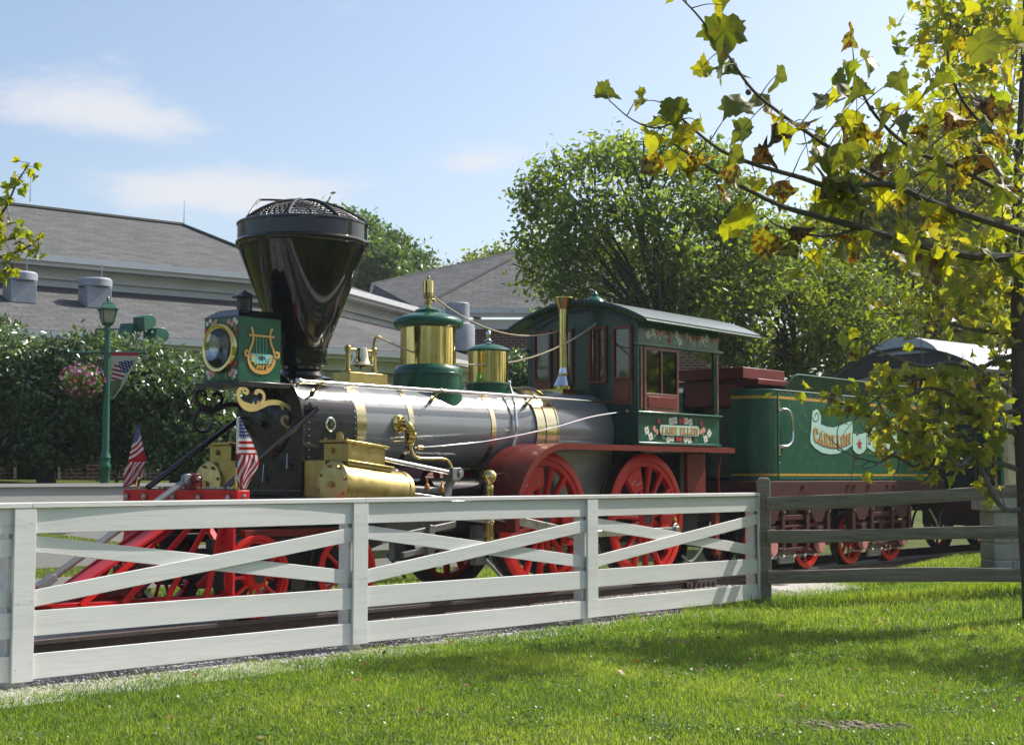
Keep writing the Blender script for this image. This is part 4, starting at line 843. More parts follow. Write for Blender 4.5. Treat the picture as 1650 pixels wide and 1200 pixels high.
# painted garlands and name board
m = P(); f = CV + .0015; nr = np.array([0, 1., 0]); rf = random.Random(5)
for (u, w_) in [(2.379, 3.073), (2.152, 3.05), (2.519, 3.04), (2.766, 3.058), (3.004, 3.03), (3.152, 3.033), (3.426, 3.089), (3.342, 3.016), (2.287, 1.806), (3.025, 1.807), (2.125, 1.827), (3.214, 1.843), (2.24, 3.045), (2.70, 3.00), (3.27, 3.03), (1.99, 1.82), (3.30, 1.82), (2.56, 3.02)]:
    leafp(m, (u, f, w_), eU, eW, .062, rf.choice((.5, 2.6, .1, 2.2)), 4 if rf.random() < .5 else 5)
for (u, w_) in [(1.979, 3.066), (2.091, 3.105), (2.611, 3.105), (2.68, 3.03), (3.213, 3.09), (3.317, 3.11), (1.936, 1.879), (2.019, 1.803), (2.467, 2.005), (2.562, 2.02), (2.811, 2.02), (2.908, 2.005), (2.406, 1.776), (2.49, 1.799), (2.795, 1.788), (2.887, 1.778), (3.267, 1.8), (3.356, 1.876)]: daisy(m, (u, f + .0015, w_), eU, eW, nr, .066, ph=rf.random())
for (u, w_) in [(2.203, 3.105), (2.296, 3.089), (2.833, 3.11), (2.898, 3.074), (3.503, 3.088), (3.57, 3.111), (2.114, 1.904), (2.163, 1.87), (3.16, 1.886), (3.228, 1.91)]:
    for k in range(3): blob(m, (u + rf.uniform(-.03, .03), f + .003 + .0012 * k, w_ + rf.uniform(-.02, .02)), eU, eW, nr, .033, 2, ph=rf.random())
for (u, w_) in [(2.438, 3.11), (2.468, 3.034), (3.024, 3.098), (3.113, 3.1), (2.19, 2.0), (2.673, 2.015), (2.743, 2.02), (3.154, 1.999), (2.6, 1.79), (2.667, 1.785)]:
    blob(m, (u, f + .008, w_), eU, eW, nr, .037, 3, sq=1.2, ph=rf.random())
m.build('painted_garland', FL, cab, recalc=False)
m = P(); pu0, pu1, pw0, pw1 = 2.20, 3.095, 1.827, 1.957; c_ = .03
def octa(a, b, c, d, e): return [(a + e, c), (b - e, c), (b, c + e), (b, d - e), (b - e, d), (a + e, d), (a, d - e), (a, c + e)]
m.prism(octa(pu0 - .008, pu1 + .008, pw0 - .008, pw1 + .008, c_), (0, f + .010, 0), EX, EZ, -.002, 1); m.prism(octa(pu0, pu1, pw0, pw1, c_), (0, f + .013, 0), EX, EZ, -.002, 0); npl = m.build('name_plate', ['mint', 'ink'], cab)
# slab-serif letters from butted blocks on a 0..1 grid: rects (x0,x1,y0,y1) and quads
GL = {
 'J': dict(w=.62, r=[(.18, .62, .88, 1), (.30, .50, .14, .88), (.06, .50, 0, .14), (.0, .18, .10, .36)]),
 'A': dict(w=.74, q=[[(.08, .12), (.26, .12), (.40, 1), (.28, 1)], [(.48, .12), (.66, .12), (.46, 1), (.40, 1)]], r=[(0, .30, 0, .12), (.44, .74, 0, .12), (.33, .45, .30, .42)]),
 'N': dict(w=.74, r=[(0, .24, .88, 1), (.06, .20, .12, .88), (0, .28, 0, .12), (.48, .74, .88, 1), (.54, .68, 0, .88)], q=[[(.24, .88), (.24, 1), (.54, .20), (.54, 0)]]),
 'E': dict(w=.62, r=[(0, .60, .88, 1), (.08, .26, .12, .88), (0, .62, 0, .12), (.26, .42, .45, .57), (.48, .60, .72, .88), (.50, .62, .12, .30), (.42, .48, .38, .64)]),
 'L': dict(w=.60, r=[(0, .34, .88, 1), (.08, .26, .12, .88), (0, .60, 0, .12), (.47, .60, .12, .34)]),
 'C': dict(w=.64, r=[(.12, .56, .88, 1), (0, .19, .12, .88), (.12, .56, 0, .12), (.46, .62, .66, .88), (.46, .62, .12, .34)]),
 'R': dict(w=.68, r=[(0, .50, .88, 1), (.07, .25, .12, .88), (0, .32, 0, .12), (.42, .60, .56, .88), (.25, .50, .44, .56), (.42, .68, 0, .12)], q=[[(.30, .44), (.46, .44), (.62, .12), (.44, .12)]]),
 'I': dict(w=.34, r=[(0, .34, .88, 1), (.08, .26, .12, .88), (0, .34, 0, .12)]),
 'O': dict(w=.66, r=[(.12, .54, .88, 1), (0, .19, .12, .88), (.12, .54, 0, .12), (.47, .66, .12, .88)]),
 'P': dict(w=.62, r=[(0, .50, .88, 1), (.07, .25, .12, .88), (0, .32, 0, .12), (.42, .60, .52, .88), (.25, .50, .40, .52)]),
 'K': dict(w=.70, r=[(0, .32, .88, 1), (.07, .25, .12, .88), (0, .32, 0, .12), (.42, .70, .88, 1), (.42, .70, 0, .12)], q=[[(.25, .42), (.25, .60), (.48, .88), (.62, .88)], [(.36, .54), (.46, .62), (.66, .12), (.48, .12)]]),
}
def letters(m, text, path, v, th, mi, sh=(0, 0), gap=.10, pick=None):
    """path(t, y) -> (u, w) for t in 0..1 across the text and y in 0..1 up the letter"""
    tot = sum((GL[c]['w'] if c != ' ' else .34) + gap for c in text) - gap; x = 0
    for ci, c in enumerate(text):
        if c == ' ': x += .34 + gap; continue
        g = GL[c]
        if pick and not pick(ci): x += g['w'] + gap; continue
        for i, r_ in enumerate(g.get('r', [])):
            q = [(r_[0], r_[2]), (r_[1], r_[2]), (r_[1], r_[3]), (r_[0], r_[3])]
            m.prism([(lambda p_: (p_[0] + sh[0], p_[1] + sh[1]))(path((x + a) / tot, b)) for a, b in q], (0, v, 0), EX, EZ, -th, mi)
        for i, q in enumerate(g.get('q', [])):
            m.prism([(lambda p_: (p_[0] + sh[0], p_[1] + sh[1]))(path((x + a) / tot, b)) for a, b in q], (0, v + .0006 * (i + 1), 0), EX, EZ, -th, mi)
        x += g['w'] + gap
jp = lambda t, y: (2.225 + .845 * t, 1.846 + .092 * y)
for pk in (lambda i: i < 4, lambda i: i > 4):
    m = P(); letters(m, 'JANE ELLEN', jp, f + .0155, .001, 1, (.005, -.005), pick=pk); letters(m, 'JANE ELLEN', jp, f + .0185, .0015, 0, pick=pk); m.build('lettering', ['gold_paint', 'gold_shadow'], cab, recalc=False)
# ------------------------------------------------ running board and splasher
RV = 1.085
m = P(); prof = []
for i in range(15): a = R(186 - i * 6.6); prof.append((.03 + .885 * math.cos(a), .80 + .885 * math.sin(a)))
prof += [(.16, 1.683), (3.62, 1.683)]
for s_ in (1, -1):
    m = P(); n_ = len(prof); va, vb = (.46, RV) if s_ > 0 else (-RV, -.46); t_ = .012
    A = [(u, va, w_) for u, w_ in prof] + [(u, vb, w_) for u, w_ in prof]
    inn = [(u + (.03 - u) * .016 if w_ < 1.68 and u < .1 else u, w_ - t_ if u > -.05 else w_ + (.8 - w_) * .016) for u, w_ in prof]
    A += [(u, va, w_) for u, w_ in inn] + [(u, vb, w_) for u, w_ in inn]
    m.add(A, [(i, i + 1, n_ + i + 1, n_ + i) for i in range(n_ - 1)], 0, True); m.add(A, [(2 * n_ + i, 2 * n_ + i + 1, 3 * n_ + i + 1, 3 * n_ + i) for i in range(n_ - 1)], 0, True)
    m.add(A, [(i, i + 1, 2 * n_ + i + 1, 2 * n_ + i) for i in range(n_ - 1)] + [(n_ + i, n_ + i + 1, 3 * n_ + i + 1, 3 * n_ + i) for i in range(n_ - 1)], 0)
    rb = m.build('running_board', ['maroon'], LO)
    m = P(); v0 = RV + .001 if s_ > 0 else -RV - .016; lip = [(u, w_) for u, w_ in prof]; lo_ = []
    for i, (u, w_) in enumerate(prof):
        if i < 14: a = R(186 - i * 6.6); lo_.append((.03 + .815 * math.cos(a), .80 + .815 * math.sin(a)))
        else: lo_.append((max(u, .1), 1.617))
    B = [(u, v0, w_) for u, w_ in lip] + [(u, v0, w_) for u, w_ in lo_] + [(u, v0 + .015, w_) for u, w_ in lip] + [(u, v0 + .015, w_) for u, w_ in lo_]
    m.add(B, [(i, i + 1, n_ + i + 1, n_ + i) for i in range(n_ - 1)] + [(2 * n_ + i, 2 * n_ + i + 1, 3 * n_ + i + 1, 3 * n_ + i) for i in range(n_ - 1)] + [(i, i + 1, 2 * n_ + i + 1, 2 * n_ + i) for i in range(n_ - 1)] + [(n_ + i, n_ + i + 1, 3 * n_ + i + 1, 3 * n_ + i) for i in range(n_ - 1)] + [(0, n_, 3 * n_, 2 * n_), (n_ - 1, 2 * n_ - 1, 4 * n_ - 1, 3 * n_ - 1)], 0)
    m.build('edge_strip', ['maroon'], rb)
# ------------------------------------------------ frames, wheels
m = P()
for s_ in (1, -1):
    c = s_ * .50; m.bx((-3.6, c - .045, .72), (3.6, c + .045, .88)); m.bx((-3.6, c - .045, 1.02), (-1.0, c + .045, 1.12)); m.bx((-.45, c - .04, .50), (2.6, c + .04, .72))
m.bx((3.3, -.8, .86), (3.75, .8, 1.06)); m.bx((-3.7, -.75, .98), (-3.3, .75, 1.11)); m.bx((-4.3, -.12, .85), (-3.3, .12, 1.05)); m.build('main_frame', ['black_iron'], LO, .006)
m = P(); m.bx((3.15, -.55, .55), (3.55, .55, 1.62)); m.build('ash_and_frame_casing', ['black_iron'], LO)
def wheel(name, r, nsp, hub_r, wid, mred, cw=None, spr=.035, offs=0):
    """wheel about local origin; outer face at v=0, body towards -v"""
    m = P(); ti = r * .885; ri = r * .80
    m.lathe([(ti, -.02), (ti, .0), (ti, .0), (r * .985, 0), (r, -.008), (r, -.02)], (0, 0, 0), EV, 72, 0)
    m.lathe([(ri, -wid * .75), (ri, -.012), (ri, -.012), (ti * .99, -.012), (ti * .99, -.012), (ti * .99, -wid * .75), (ri, -wid * .75)], (0, 0, 0), EV, 64, 0)
    m.lathe([(0, .02), (hub_r * .62, .02), (hub_r * .62, .02), (hub_r * .68, .0), (hub_r * .96, .0), (hub_r, -.01), (hub_r, -wid)], (0, 0, 0), EV, 28, 0)
    for k in range(nsp):
        a = 2 * math.pi * (k + offs) / nsp; d = np.array([math.cos(a), 0, math.sin(a)])
        m.tube([d * hub_r * .9 + np.array([0, -wid * .4, 0]), d * (ri * .6) + np.array([0, -wid * .4, 0]), d * (ri + .012) + np.array([0, -wid * .4, 0])], [spr * 1.15, spr * .88, spr * 1.2], 8, 0, False)
    o = m.build(name, [mred], None)
    m = P(); m.lathe([(ti, -.021), (r - .001, -.021), (r - .001, -.021), (r, -wid), (r, -wid), (r + .028, -wid - .012), (r + .028, -wid - .035), (ti, -wid - .035), (ti, -.021)], (0, 0, 0), EV, 72); m.build('tyre', ['black_iron'], o)
    m = P(); m.lathe([(0, .021), (hub_r * .55, .0225), (hub_r * .55, .019)], (0, 0, 0), EV, 20); m.build('axle_end', ['black_iron'], o)
    if cw:
        a0, a1 = R(cw[0]), R(cw[1]); k = 12; pl_ = [(ri * cw[2] * math.cos(a0 + (a1 - a0) * i / k), ri * cw[2] * math.sin(a0 + (a1 - a0) * i / k)) for i in range(k + 1)] + [(ri * .995 * math.cos(a1 - (a1 - a0) * i / k), ri * .995 * math.sin(a1 - (a1 - a0) * i / k)) for i in range(k + 1)]
        m = P(); m.prism(pl_, (0, -.004, 0), EX, EZ, .07); c = m.build('counterweight', [mred], o, .006)
        m = P()
        for t in (.25, .45, .65, .85): a = a0 + (a1 - a0) * t; m.hemi((ri * (.72 + .1 * (t > .5)) * math.cos(a), -.003, ri * (.72 + .1 * (t > .5)) * math.sin(a)), EV, .014)
        m.build('bolts', ['steel'], o)
    return o
def place(o, u, v, w_): o.parent = LO; o.location = (u, -v, w_)
dw = wheel('driving_wheel', .80, 15, .15, .13, 'red_wheel', (92, 148, .62), .037, .1); place(dw, .03, .80, .80)
dw2 = wheel('driving_wheel', .80, 15, .15, .13, 'red_wheel', (102, 132, .58), .037, .35); place(dw2, 2.05, .80, .80)
for src, u in ((dw, .03), (dw2, 2.05)): c = copytree(src, LO); c.location = (u, .80, .80); c.rotation_euler = (0, 0, math.pi)
tw = wheel('pilot_wheel', .385, 10, .115, .11, 'red_wheel', None, .019); place(tw, -4.12, .74, .385)
for u, v, rz in ((-2.98, .74, 0), (-4.12, -.74, math.pi), (-2.98, -.74, math.pi)): c = copytree(tw, LO); c.location = (u, -v, .385); c.rotation_euler = (0, rz * 0, rz)
m = P()
for u in (-4.12, -2.98): m.cyl((u, -.72, .385), (u, .72, .385), .07, seg=14)
for u in (.03, 2.05): m.cyl((u, -.75, .80), (u, .75, .80), .09, seg=14)
m.build('axle', ['black_iron'], LO, split=True)
m = P()
for s_ in (1, -1):
    c = s_ * .56
    m.bx((-4.55, c - .05, .66), (-2.55, c + .05, .74))
    for u in (-4.12, -2.98): m.bx((u - .11, c - .06, .26), (u + .11, c + .06, .655))
    m.bx((-3.80, c - .055, .20), (-3.30, c + .055, .30))
m.bx((-3.85, -.5, .45), (-3.25, .5, .60)); m.bx((-3.7, -.35, .6), (-3.4, .35, .98)); m.build('pilot_truck_frame', ['black_iron'], LO, .006)
m = P(); m.bx((-4.25, .62, .745), (-2.75, .70, .815)); m.bx((-4.25, -.70, .745), (-2.75, -.62, .815)); m.build('truck_beam', ['maroon'], LO, .005, split=True)
m = P(); m.bx((-3.68, .63, .24), (-3.50, .70, .46)); m.hemi((-3.62, .70, .36), EV, .02, 8); m.hemi((-3.56, .70, .36), EV, .02, 8); m.build('pedestal', ['black_iron'], LO, .004)
# ------------------------------------------------ cylinders and motion
TL = math.tan(R(6.0)); cdv = np.array([math.cos(R(6)), 0, -math.sin(R(6))])
for s_ in (1, -1):
    cv = .945 * s_; c0 = np.array([-3.40, cv, 1.235]); 
    m = P(); m.lathe([(.0, 0), (.15, -.006), (.20, 0), (.222, .004), (.226, .02), (.226, .045), (.218, .05), (.218, .86), (.226, .865), (.226, .92), (.20, .93), (0, .94)], c0, cdv, 48)
    cy = m.build('cylinder', ['brass_dull'], LO)
    m = P(); m.bx((-3.36, min(s_ * .50, s_ * .80), 1.06), (-2.55, max(s_ * .50, s_ * .80), 1.47)); m.build('cylinder_saddle', ['brass_dull'], cy, .008)
    m = P()
    for i in range(8): a = i * math.pi / 4 + .3; m.cyl(c0 + np.array([-.016, .185 * math.cos(a), .185 * math.sin(a)]), c0 + np.array([.02, .185 * math.cos(a), .185 * math.sin(a)]), .016, seg=6)
    m.cyl(c0 + np.array([-.03, 0, 0]), c0, .03, seg=12); m.build('cover_bolts', ['brass_dull'], cy)
    v0, v1 = (.70, 1.045) if s_ > 0 else (-1.045, -.70)
    m = P(); zz = lambda u: -.105 * (u + 3.3)
    def tilt(u0, u1, va, vb, wa, wb):
        m.add([(u0, va, wa + zz(u0)), (u1, va, wa + zz(u1)), (u1, vb, wa + zz(u1)), (u0, vb, wa + zz(u0)), (u0, va, wb + zz(u0)), (u1, va, wb + zz(u1)), (u1, vb, wb + zz(u1)), (u0, vb, wb + zz(u0))], [(0, 3, 2, 1), (4, 5, 6, 7), (0, 1, 5, 4), (1, 2, 6, 5), (2, 3, 7, 6), (3, 0, 4, 7)])
    tilt(-3.28, -2.78, v0, v1, 1.47, 1.632); m.build('steam_chest', ['brass_dull'], cy, .004)
    m = P(); tilt(-3.32, -2.74, v0 - .02, v1 + .02, 1.634, 1.662); tilt(-3.31, -2.70, v0 - .01, v1 + .03, 1.415, 1.445); tilt(-3.32, -2.69, v0 - .02, v1 + .04, 1.446, 1.468); m.build('chest_lid', ['brass_dull'], cy, .005)
    m = P()
    for u in (-3.28, -3.14, -3.0, -2.86, -2.77):
        for v in (v0 + .02, v1 - .02): m.cyl((u, v, 1.66 + zz(u)), (u, v, 1.682 + zz(u)), .016, seg=6)
    for v in (v0 + .12,): m.cyl((-3.31, v, 1.56), (-3.28, v, 1.56), .03, seg=6)
    m.build('lid_bolts', ['brass_dull'], cy)
    m = P(); m.cyl((-2.98, s_ * .60, 1.60), (-2.98, s_ * .60, 1.73), .045, seg=8); m.cyl((-2.98, s_ * .60, 1.73), (-2.98, s_ * .60, 1.75), .03, seg=8); m.build('oil_cup', ['brass_dull'], cy)
    m = P(); m.tube([(-2.80, s_ * .87, 1.50), (-2.66, s_ * .87, 1.485)], .033, 12); m.tube([(-2.66, s_ * .87, 1.485), (-1.62, s_ * .87, 1.345)], .027, 12); m.build('valve_rod', ['steel'], LO)
    m = P(); m.bx((-1.66, s_ * .87 - .05, 1.27), (-1.54, s_ * .87 + .05, 1.40)); m.cyl((-1.545, s_ * .87 - .05, 1.345), (-1.545, s_ * .87 + .05, 1.345), .06, seg=16); m.cyl((-1.545, s_ * .87 - .06, 1.345), (-1.545, s_ * .87 + .06, 1.345), .025, seg=8); m.bar((-1.55, s_ * .82, 1.30), (-1.64, s_ * .80, 1.14), .05, .09, up=(1, 0, 0)); m.cyl((-1.64, s_ * .76, 1.14), (-1.64, s_ * .84, 1.14), .06, seg=14)
    m.tube([(-1.64, s_ * .78, 1.16), (-2.02, s_ * .66, 1.185)], .035, 10); m.tube([(-2.05, s_ * .65, 1.187), (-2.22, s_ * .60, 1.20)], .048, 12); m.build('rocker_arm', ['grey_cast'], LO, .006)
    m = P()
    for k in (1.17, .99): m.bar((-2.48, s_ * .93, k - .02), (-1.05, s_ * .93, k - .17), .07, .035)
    m.build('crosshead_guide', ['steel'], LO, .004, split=True)
    m = P(); m.bx((-1.75, s_ * .93 - .05, .92), (-1.50, s_ * .93 + .05, 1.06)); m.tube([(-2.47, s_ * .93, 1.13), (-1.7, s_ * .93, 1.00)], .025, 10); m.build('crosshead', ['steel'], LO, .008)
    m = P(); m.bx((-1.12, s_ * .90 - .14 * (s_ > 0), .80), (-1.04, s_ * .90 + .14 * (s_ < 0), 1.08)); m.build('guide_yoke', ['black_iron'], LO)
    pin1 = np.array([.43, s_ * .93, .645]); pin2 = np.array([2.45, s_ * .93, .645])
    m = P(); m.bar((-1.62, s_ * .985, .985), pin1 + np.array([0, s_ * .055, 0]), .045, .085, h1=.11); m.cyl(pin1 + np.array([0, s_ * .03, 0]), pin1 + np.array([0, s_ * .082, 0]), .095, seg=20); m.build('main_rod', ['steel'], LO, .006)
    m = P(); m.bar(pin1, pin2, .045, .075); 
    for p_ in (pin1, pin2): m.cyl(p_ + np.array([0, -s_ * .028, 0]), p_ + np.array([0, s_ * .028, 0]), .085, seg=20); m.cyl(p_ + np.array([0, -s_ * .15, 0]), p_ + np.array([0, s_ * .06, 0]), .05, seg=14)
    m.build('side_rod', ['steel'], LO, .006)
    m = P()
    for p_ in (pin1 + np.array([0, s_ * .05, .09]), pin2 + np.array([0, 0, .08]), (-2.06, s_ * .93, 1.165), (-1.84, s_ * .93, 1.145)):
        p_ = np.asarray(p_); m.lathe([(.02, 0), (.028, .01), (.028, .055), (.02, .065), (.01, .075), (.006, .10), (.012, .11), (0, .12)], p_, EZ, 12)
    m.build('oil_cup', ['amber'], LO, split=True)
    m = P(); m.bx((.30, s_ * .81 - .01, .52), (.56, s_ * .81 + .03, .95)); m.build('crank_web', ['red_wheel'], LO, .03)
    m = P(); m.bx((2.30, s_ * .81 - .01, .55), (2.60, s_ * .81 + .03, .85)); m.build('crank_web', ['red_wheel'], LO, .03)
    # feed pump
    m = P(); pu, pv = -1.11, s_ * .95
    m.lathe([(.05, .60), (.068, .61), (.068, .65), (.052, .66), (.05, .80), (.06, .81), (.06, .84), (.045, .86), (.045, 1.10), (.05, 1.11), (.05, 1.20), (.046, 1.215), (.04, 1.22), (.045, 1.235), (.074, 1.26), (.084, 1.30), (.078, 1.34), (.05, 1.372), (.02, 1.382), (0, 1.384)], (pu, pv, 0), EZ, 24)
    m.build('feed_pump', ['brass'], LO)
    m = P(); m.cyl((-1.55, s_ * .42, 1.14), (-.78, s_ * .42, 1.14), .155, seg=32); m.cyl((-.78, s_ * .42, 1.14), (-.75, s_ * .42, 1.14), .165, seg=32); m.tube([(-.76, s_ * .5, 1.16), (-.62, s_ * .58, 1.10)], .035, 10); m.build('air_reservoir', ['black_gloss'], LO)
    m = P(); m.cyl((-2.35, s_ * .66, 1.16), (-2.30, s_ * .66, 1.36), .09, .08, seg=16); m.ball((-2.3, s_ * .66, 1.30), .11, 14); m.build('lubricator', ['black_paint'], LO)
    # under-gear between truck and drivers
    m = P(); m.bar((-2.4, s_ * .6, .66), (-1.3, s_ * .62, .80), .05, .07); m.bar((-2.1, s_ * .62, .50), (-1.2, s_ * .64, .62), .05, .06); m.bar((-1.75, s_ * .65, .42), (-1.70, s_ * .65, .80), .06, .09, up=(1, 0, 0)); m.bar((-1.70, s_ * .66, .44), (-.95, s_ * .70, .62), .05, .08); m.tube([(-1.75, s_ * .62, .44), (-1.75, s_ * .74, .44)], .06, 12); m.bx((-1.0, s_ * .62 - .05, .35), (-.85, s_ * .62 + .05, .78))
    m.build('motion_levers', ['grey_cast'], LO, .006)
    m = P(); m.tube(spline([(-.95, s_ * .75, .42), (-.80, s_ * .76, .30), (-.62, s_ * .78, .14)], 5), .02, 8); m.tube(spline([(2.95, s_ * .7, .3), (3.15, s_ * .72, .22), (3.5, s_ * .7, .45), (3.8, s_ * .6, .7)], 6), .018, 8); m.build('sand_pipe', ['grey_cast'], LO, split=True)
# loose levers and bracket at the rear of the engine
m = P(); m.bar((3.32, .93, .98), (3.62, .93, .98), .25, .05); m.bx((3.40, .86, .30), (3.50, .93, .95)); m.build('cab_step', ['maroon'], LO, .006)
m = P(); m.tube(spline([(3.50, .98, 1.615), (3.42, .98, 1.45), (3.40, .98, 1.25), (3.45, .98, 1.02)], 6), .013, 8); m.build('step_stay', ['maroon'], LO)
m = P(); m.bx((2.95, .74, .95), (3.38, .80, 1.61)); m.build('cab_apron', ['maroon'], LO, .004)
# ------------------------------------------------ pilot
m = P(); m.bx((-4.48, -.86, .95), (-4.33, .86, 1.185)); beam = m.build('pilot_beam', ['red_pilot'], LO, .008)
m = P()
for v in (-.78, -.5, -.05, .33, .76):
    m.cyl((-4.505, v, 1.115), (-4.48, v, 1.115), .03, seg=12); m.hemi((-4.505, v, 1.115), (-1, 0, 0), .02, 8)
for v in (-.3, .02, .12, .22, .36, .46, .58, .68): m.cyl((-4.42, v, 1.185), (-4.42, v, 1.215), .026, seg=8)
m.hemi((-4.40, .86, 1.13), EV, .022, 8); m.build('beam_bolts', ['steel'], beam)
m = P(); m.bx((-4.46, -.45, 1.1855), (-4.35, .75, 1.195)); m.build('beam_strap', ['black_iron'], beam)
m = P(); nose = (-6.0, 0, .17)
for s_ in (1, -1):
    m.prism([(-6.02, .02 * s_), (-5.92, .20 * s_), (-5.45, .36 * s_), (-5.3, .36 * s_), (-5.72, .02 * s_)], (0, 0, .20), EX, EV, .018 * (1 if s_ < 0 else 1))
    m.bar((-5.93, .19 * s_, .165), (-4.45, .80 * s_, .165), .06, .075)
    m.bar((-5.3, .03 * s_, .165), (-4.5, .03 * s_, .165), .05, .06)
pil = m.build('pilot', ['red_pilot'], LO)
for s_ in (1, -1):
    for i in range(4):
        t = (i + .5) / 4; b0 = np.array([-5.88 + 1.36 * t, s_ * (.22 + .55 * t), .20]); b1 = np.array([-4.49, s_ * (.10 + .68 * t), .96])
        m = P(); m.bar(b0, b1, .03, .05); m.build('pilot_bar', ['red_pilot'], pil, .004)
    m = P(); m.bx((-4.49, .645 * s_ - (0 if s_ > 0 else .18) , .20), (-4.46, .825 * s_ + (0 if s_ > 0 else .18) if s_ > 0 else -.645, .949)); m.build('pilot_end_plate', ['red_pilot'], pil, .004)
    m = P(); m.bar((-4.44, .72 * s_, .22), (-5.1, .52 * s_, .20), .05, .06); m.bar((-4.45, .3 * s_, .949), (-4.45, .72 * s_, .55), .04, .07, up=(1, 0, 0)); m.bar((-4.45, .3 * s_, .3), (-4.45, .75 * s_, .62), .04, .07, up=(1, 0, 0)); m.build('pilot_brace', ['red_pilot'], pil, .004)
m = P(); m.bar((-5.83, .06, .25), (-4.49, .16, 1.0), .25, .03); m.build('nose_plank', ['red_pilot'], pil, .005)
m = P(); m.bx((-5.12, -.16, .22), (-4.98, .16, .42)); m.bx((-5.10, -.14, .42), (-4.55, .14, .50)); m.build('coupler_pocket', ['maroon'], pil, .02)
m = P(); m.bx((-6.03, -.015, .22), (-5.93, .045, .34)); m.cyl((-5.98, -.03, .33), (-5.98, .06, .33), .05, seg=16); m.build('nose_lug', ['red_pilot'], pil)
m = P(); m.tube([(-5.85, .05, .43), (-4.52, .15, 1.26)], .033, 14); m.bar((-5.98, .04, .34), (-5.82, .05, .445), .10, .07); m.cyl((-4.50, .13, 1.28), (-4.50, .19, 1.28), .055, seg=16); m.build('draw_rod', ['grey_cast'], LO, .006)
m = P(); m.bx((-4.47, .08, 1.19), (-4.38, .24, 1.29)); m.cyl((-4.43, .08, 1.29), (-4.43, .24, 1.29), .048, seg=16); m.hemi((-4.43, .24, 1.29), EV, .028, 8, 1); m.build('rod_bracket', ['maroon', 'steel'], LO, .006)
for s_ in (1, -1):
    m = P(); m.tube([(-4.40, .58 * s_, 1.20), (-3.22, .515 * s_, 1.965)], .029, 12); m.hemi((-3.21, .515 * s_, 1.97), EV, .03, 8); m.build('smokebox_brace', ['black_gloss'], LO)
    m = P(); m.prism([(-3.33, 1.96), (-3.18, 1.93), (-3.26, 2.04)], (0, .478 * s_, 0), EX, EZ, .01 * s_); m.build('brace_lug', ['black_paint'], LO)
m = P(); m.tube(spline([(-3.9, -.33, 1.98), (-4.0, -.35, 1.93), (-4.03, -.36, 1.83), (-3.97, -.36, 1.76), (-3.86, -.36, 1.76), (-3.8, -.36, 1.84)], 6), .018, 8); m.build('hanging_ring', ['black_paint'], LO)
m = P(); m.bar((-3.38, .30, 1.53), (-3.42, .34, 1.38), .012, .03, up=(1, 0, 0)); m.bar((-3.38, -.05, 1.43), (-3.42, -.02, 1.25), .012, .03, up=(1, 0, 0)); m.build('latch_handle', ['steel'], LO, split=True)
# ================================================================== tender
TE = thing('tender', 'green locomotive tender with yellow lines and painted railroad banner', 'tender', ORG, ROTZ)
TV = .95
def tank_outline(inset=0.):
    r = .30; o = []
    for sg in (1, -1):
        pass
    A = []
    A += [(9.82 - inset, TV - inset)]
    A += [(5.0 + 0, TV - inset)]
    for i in range(1, 9): a = math.pi / 2 * i / 8; A.append((5.0 - (.34 - inset) * math.sin(a), TV - .34 + (.34 - inset) * math.cos(a)))
    A += [(4.66 + inset, .40 + inset)]
    A += [(6.3, .40 + inset), (6.3, -.40 - inset)]
    A += [(4.66 + inset, -.40 - inset)]
    for i in range(0, 9): a = math.pi / 2 * (8 - i) / 8; A.append((5.0 - (.34 - inset) * math.sin(a), -(TV - .34 + (.34 - inset) * math.cos(a))))
    A += [(9.82 - inset, -TV + inset)]
    return A
ol = tank_outline(); n_ = len(ol)
m = P(); A = [(u, v, 1.25) for u, v in ol] + [(u, v, 2.51) for u, v in ol]
m.add(A, [(i, (i + 1) % n_, n_ + (i + 1) % n_, n_ + i) for i in range(n_)], 0); m.add(A[n_:], [tuple(range(n_))], 0); m.add(A[:n_], [tuple(range(n_))], 0)
tank = m.build('water_tank', ['green_paint'], TE)
def band(m, w0, w1, out, mi=0, i0=0, i1=10):
    q = ol[i0:i1 + 1]; 
    def offp(i):
        a = np.array(q[max(i - 1, 0)]); b = np.array(q[min(i + 1, len(q) - 1)]); t = unit(b - a); return np.array(q[i]) + np.array([-t[1], t[0]]) * -out
    Q_ = [offp(i) for i in range(len(q))]
    vs = [(p[0], p[1], w0) for p in Q_] + [(p[0], p[1], w1) for p in Q_]; k = len(q)
    m.add(vs, [(i, i + 1, k + i + 1, k + i) for i in range(k - 1)], mi)
m = P(); band(m, 2.392, 2.43, .002); band(m, 1.322, 1.352, .002); m.build('yellow_line', ['yellow_paint'], tank, recalc=False, split=True)
m = P(); m.tube([(u, v, 2.512) for u, v in ol[:11]], .013, 6); m.tube([(9.83, TV + .006, 1.285), (5.0, TV + .006, 1.285)], .008, 5); m.bx((4.99, TV + .001, 1.25), (5.012, TV + .010, 2.505)); m.bx((9.79, TV + .001, 1.25), (9.82, TV + .01, 2.505)); m.build('tank_beading', ['green_trim'], tank)
m = P()
for k in range(24): m.hemi((5.12 + k * .2, TV + .001, 2.475), EV, .011)
for k in range(34): m.hemi((5.08 + k * .142, TV + .001, 1.272), EV, .009)
for u in (5.78, 6.55, 7.35, 8.18, 9.0):
    m.hemi((u, TV + .001, 1.50), EV, .013)
for w_ in (1.5, 1.72, 1.95, 2.18): m.hemi((5.78, TV + .001, w_), EV, .013); m.hemi((5.04, TV + .001, w_), EV, .012)
for w_ in (1.55, 1.8, 2.05, 2.3): m.hemi((9.75, TV + .001, w_), EV, .013)
m.build('rivets', ['steel'], tank)
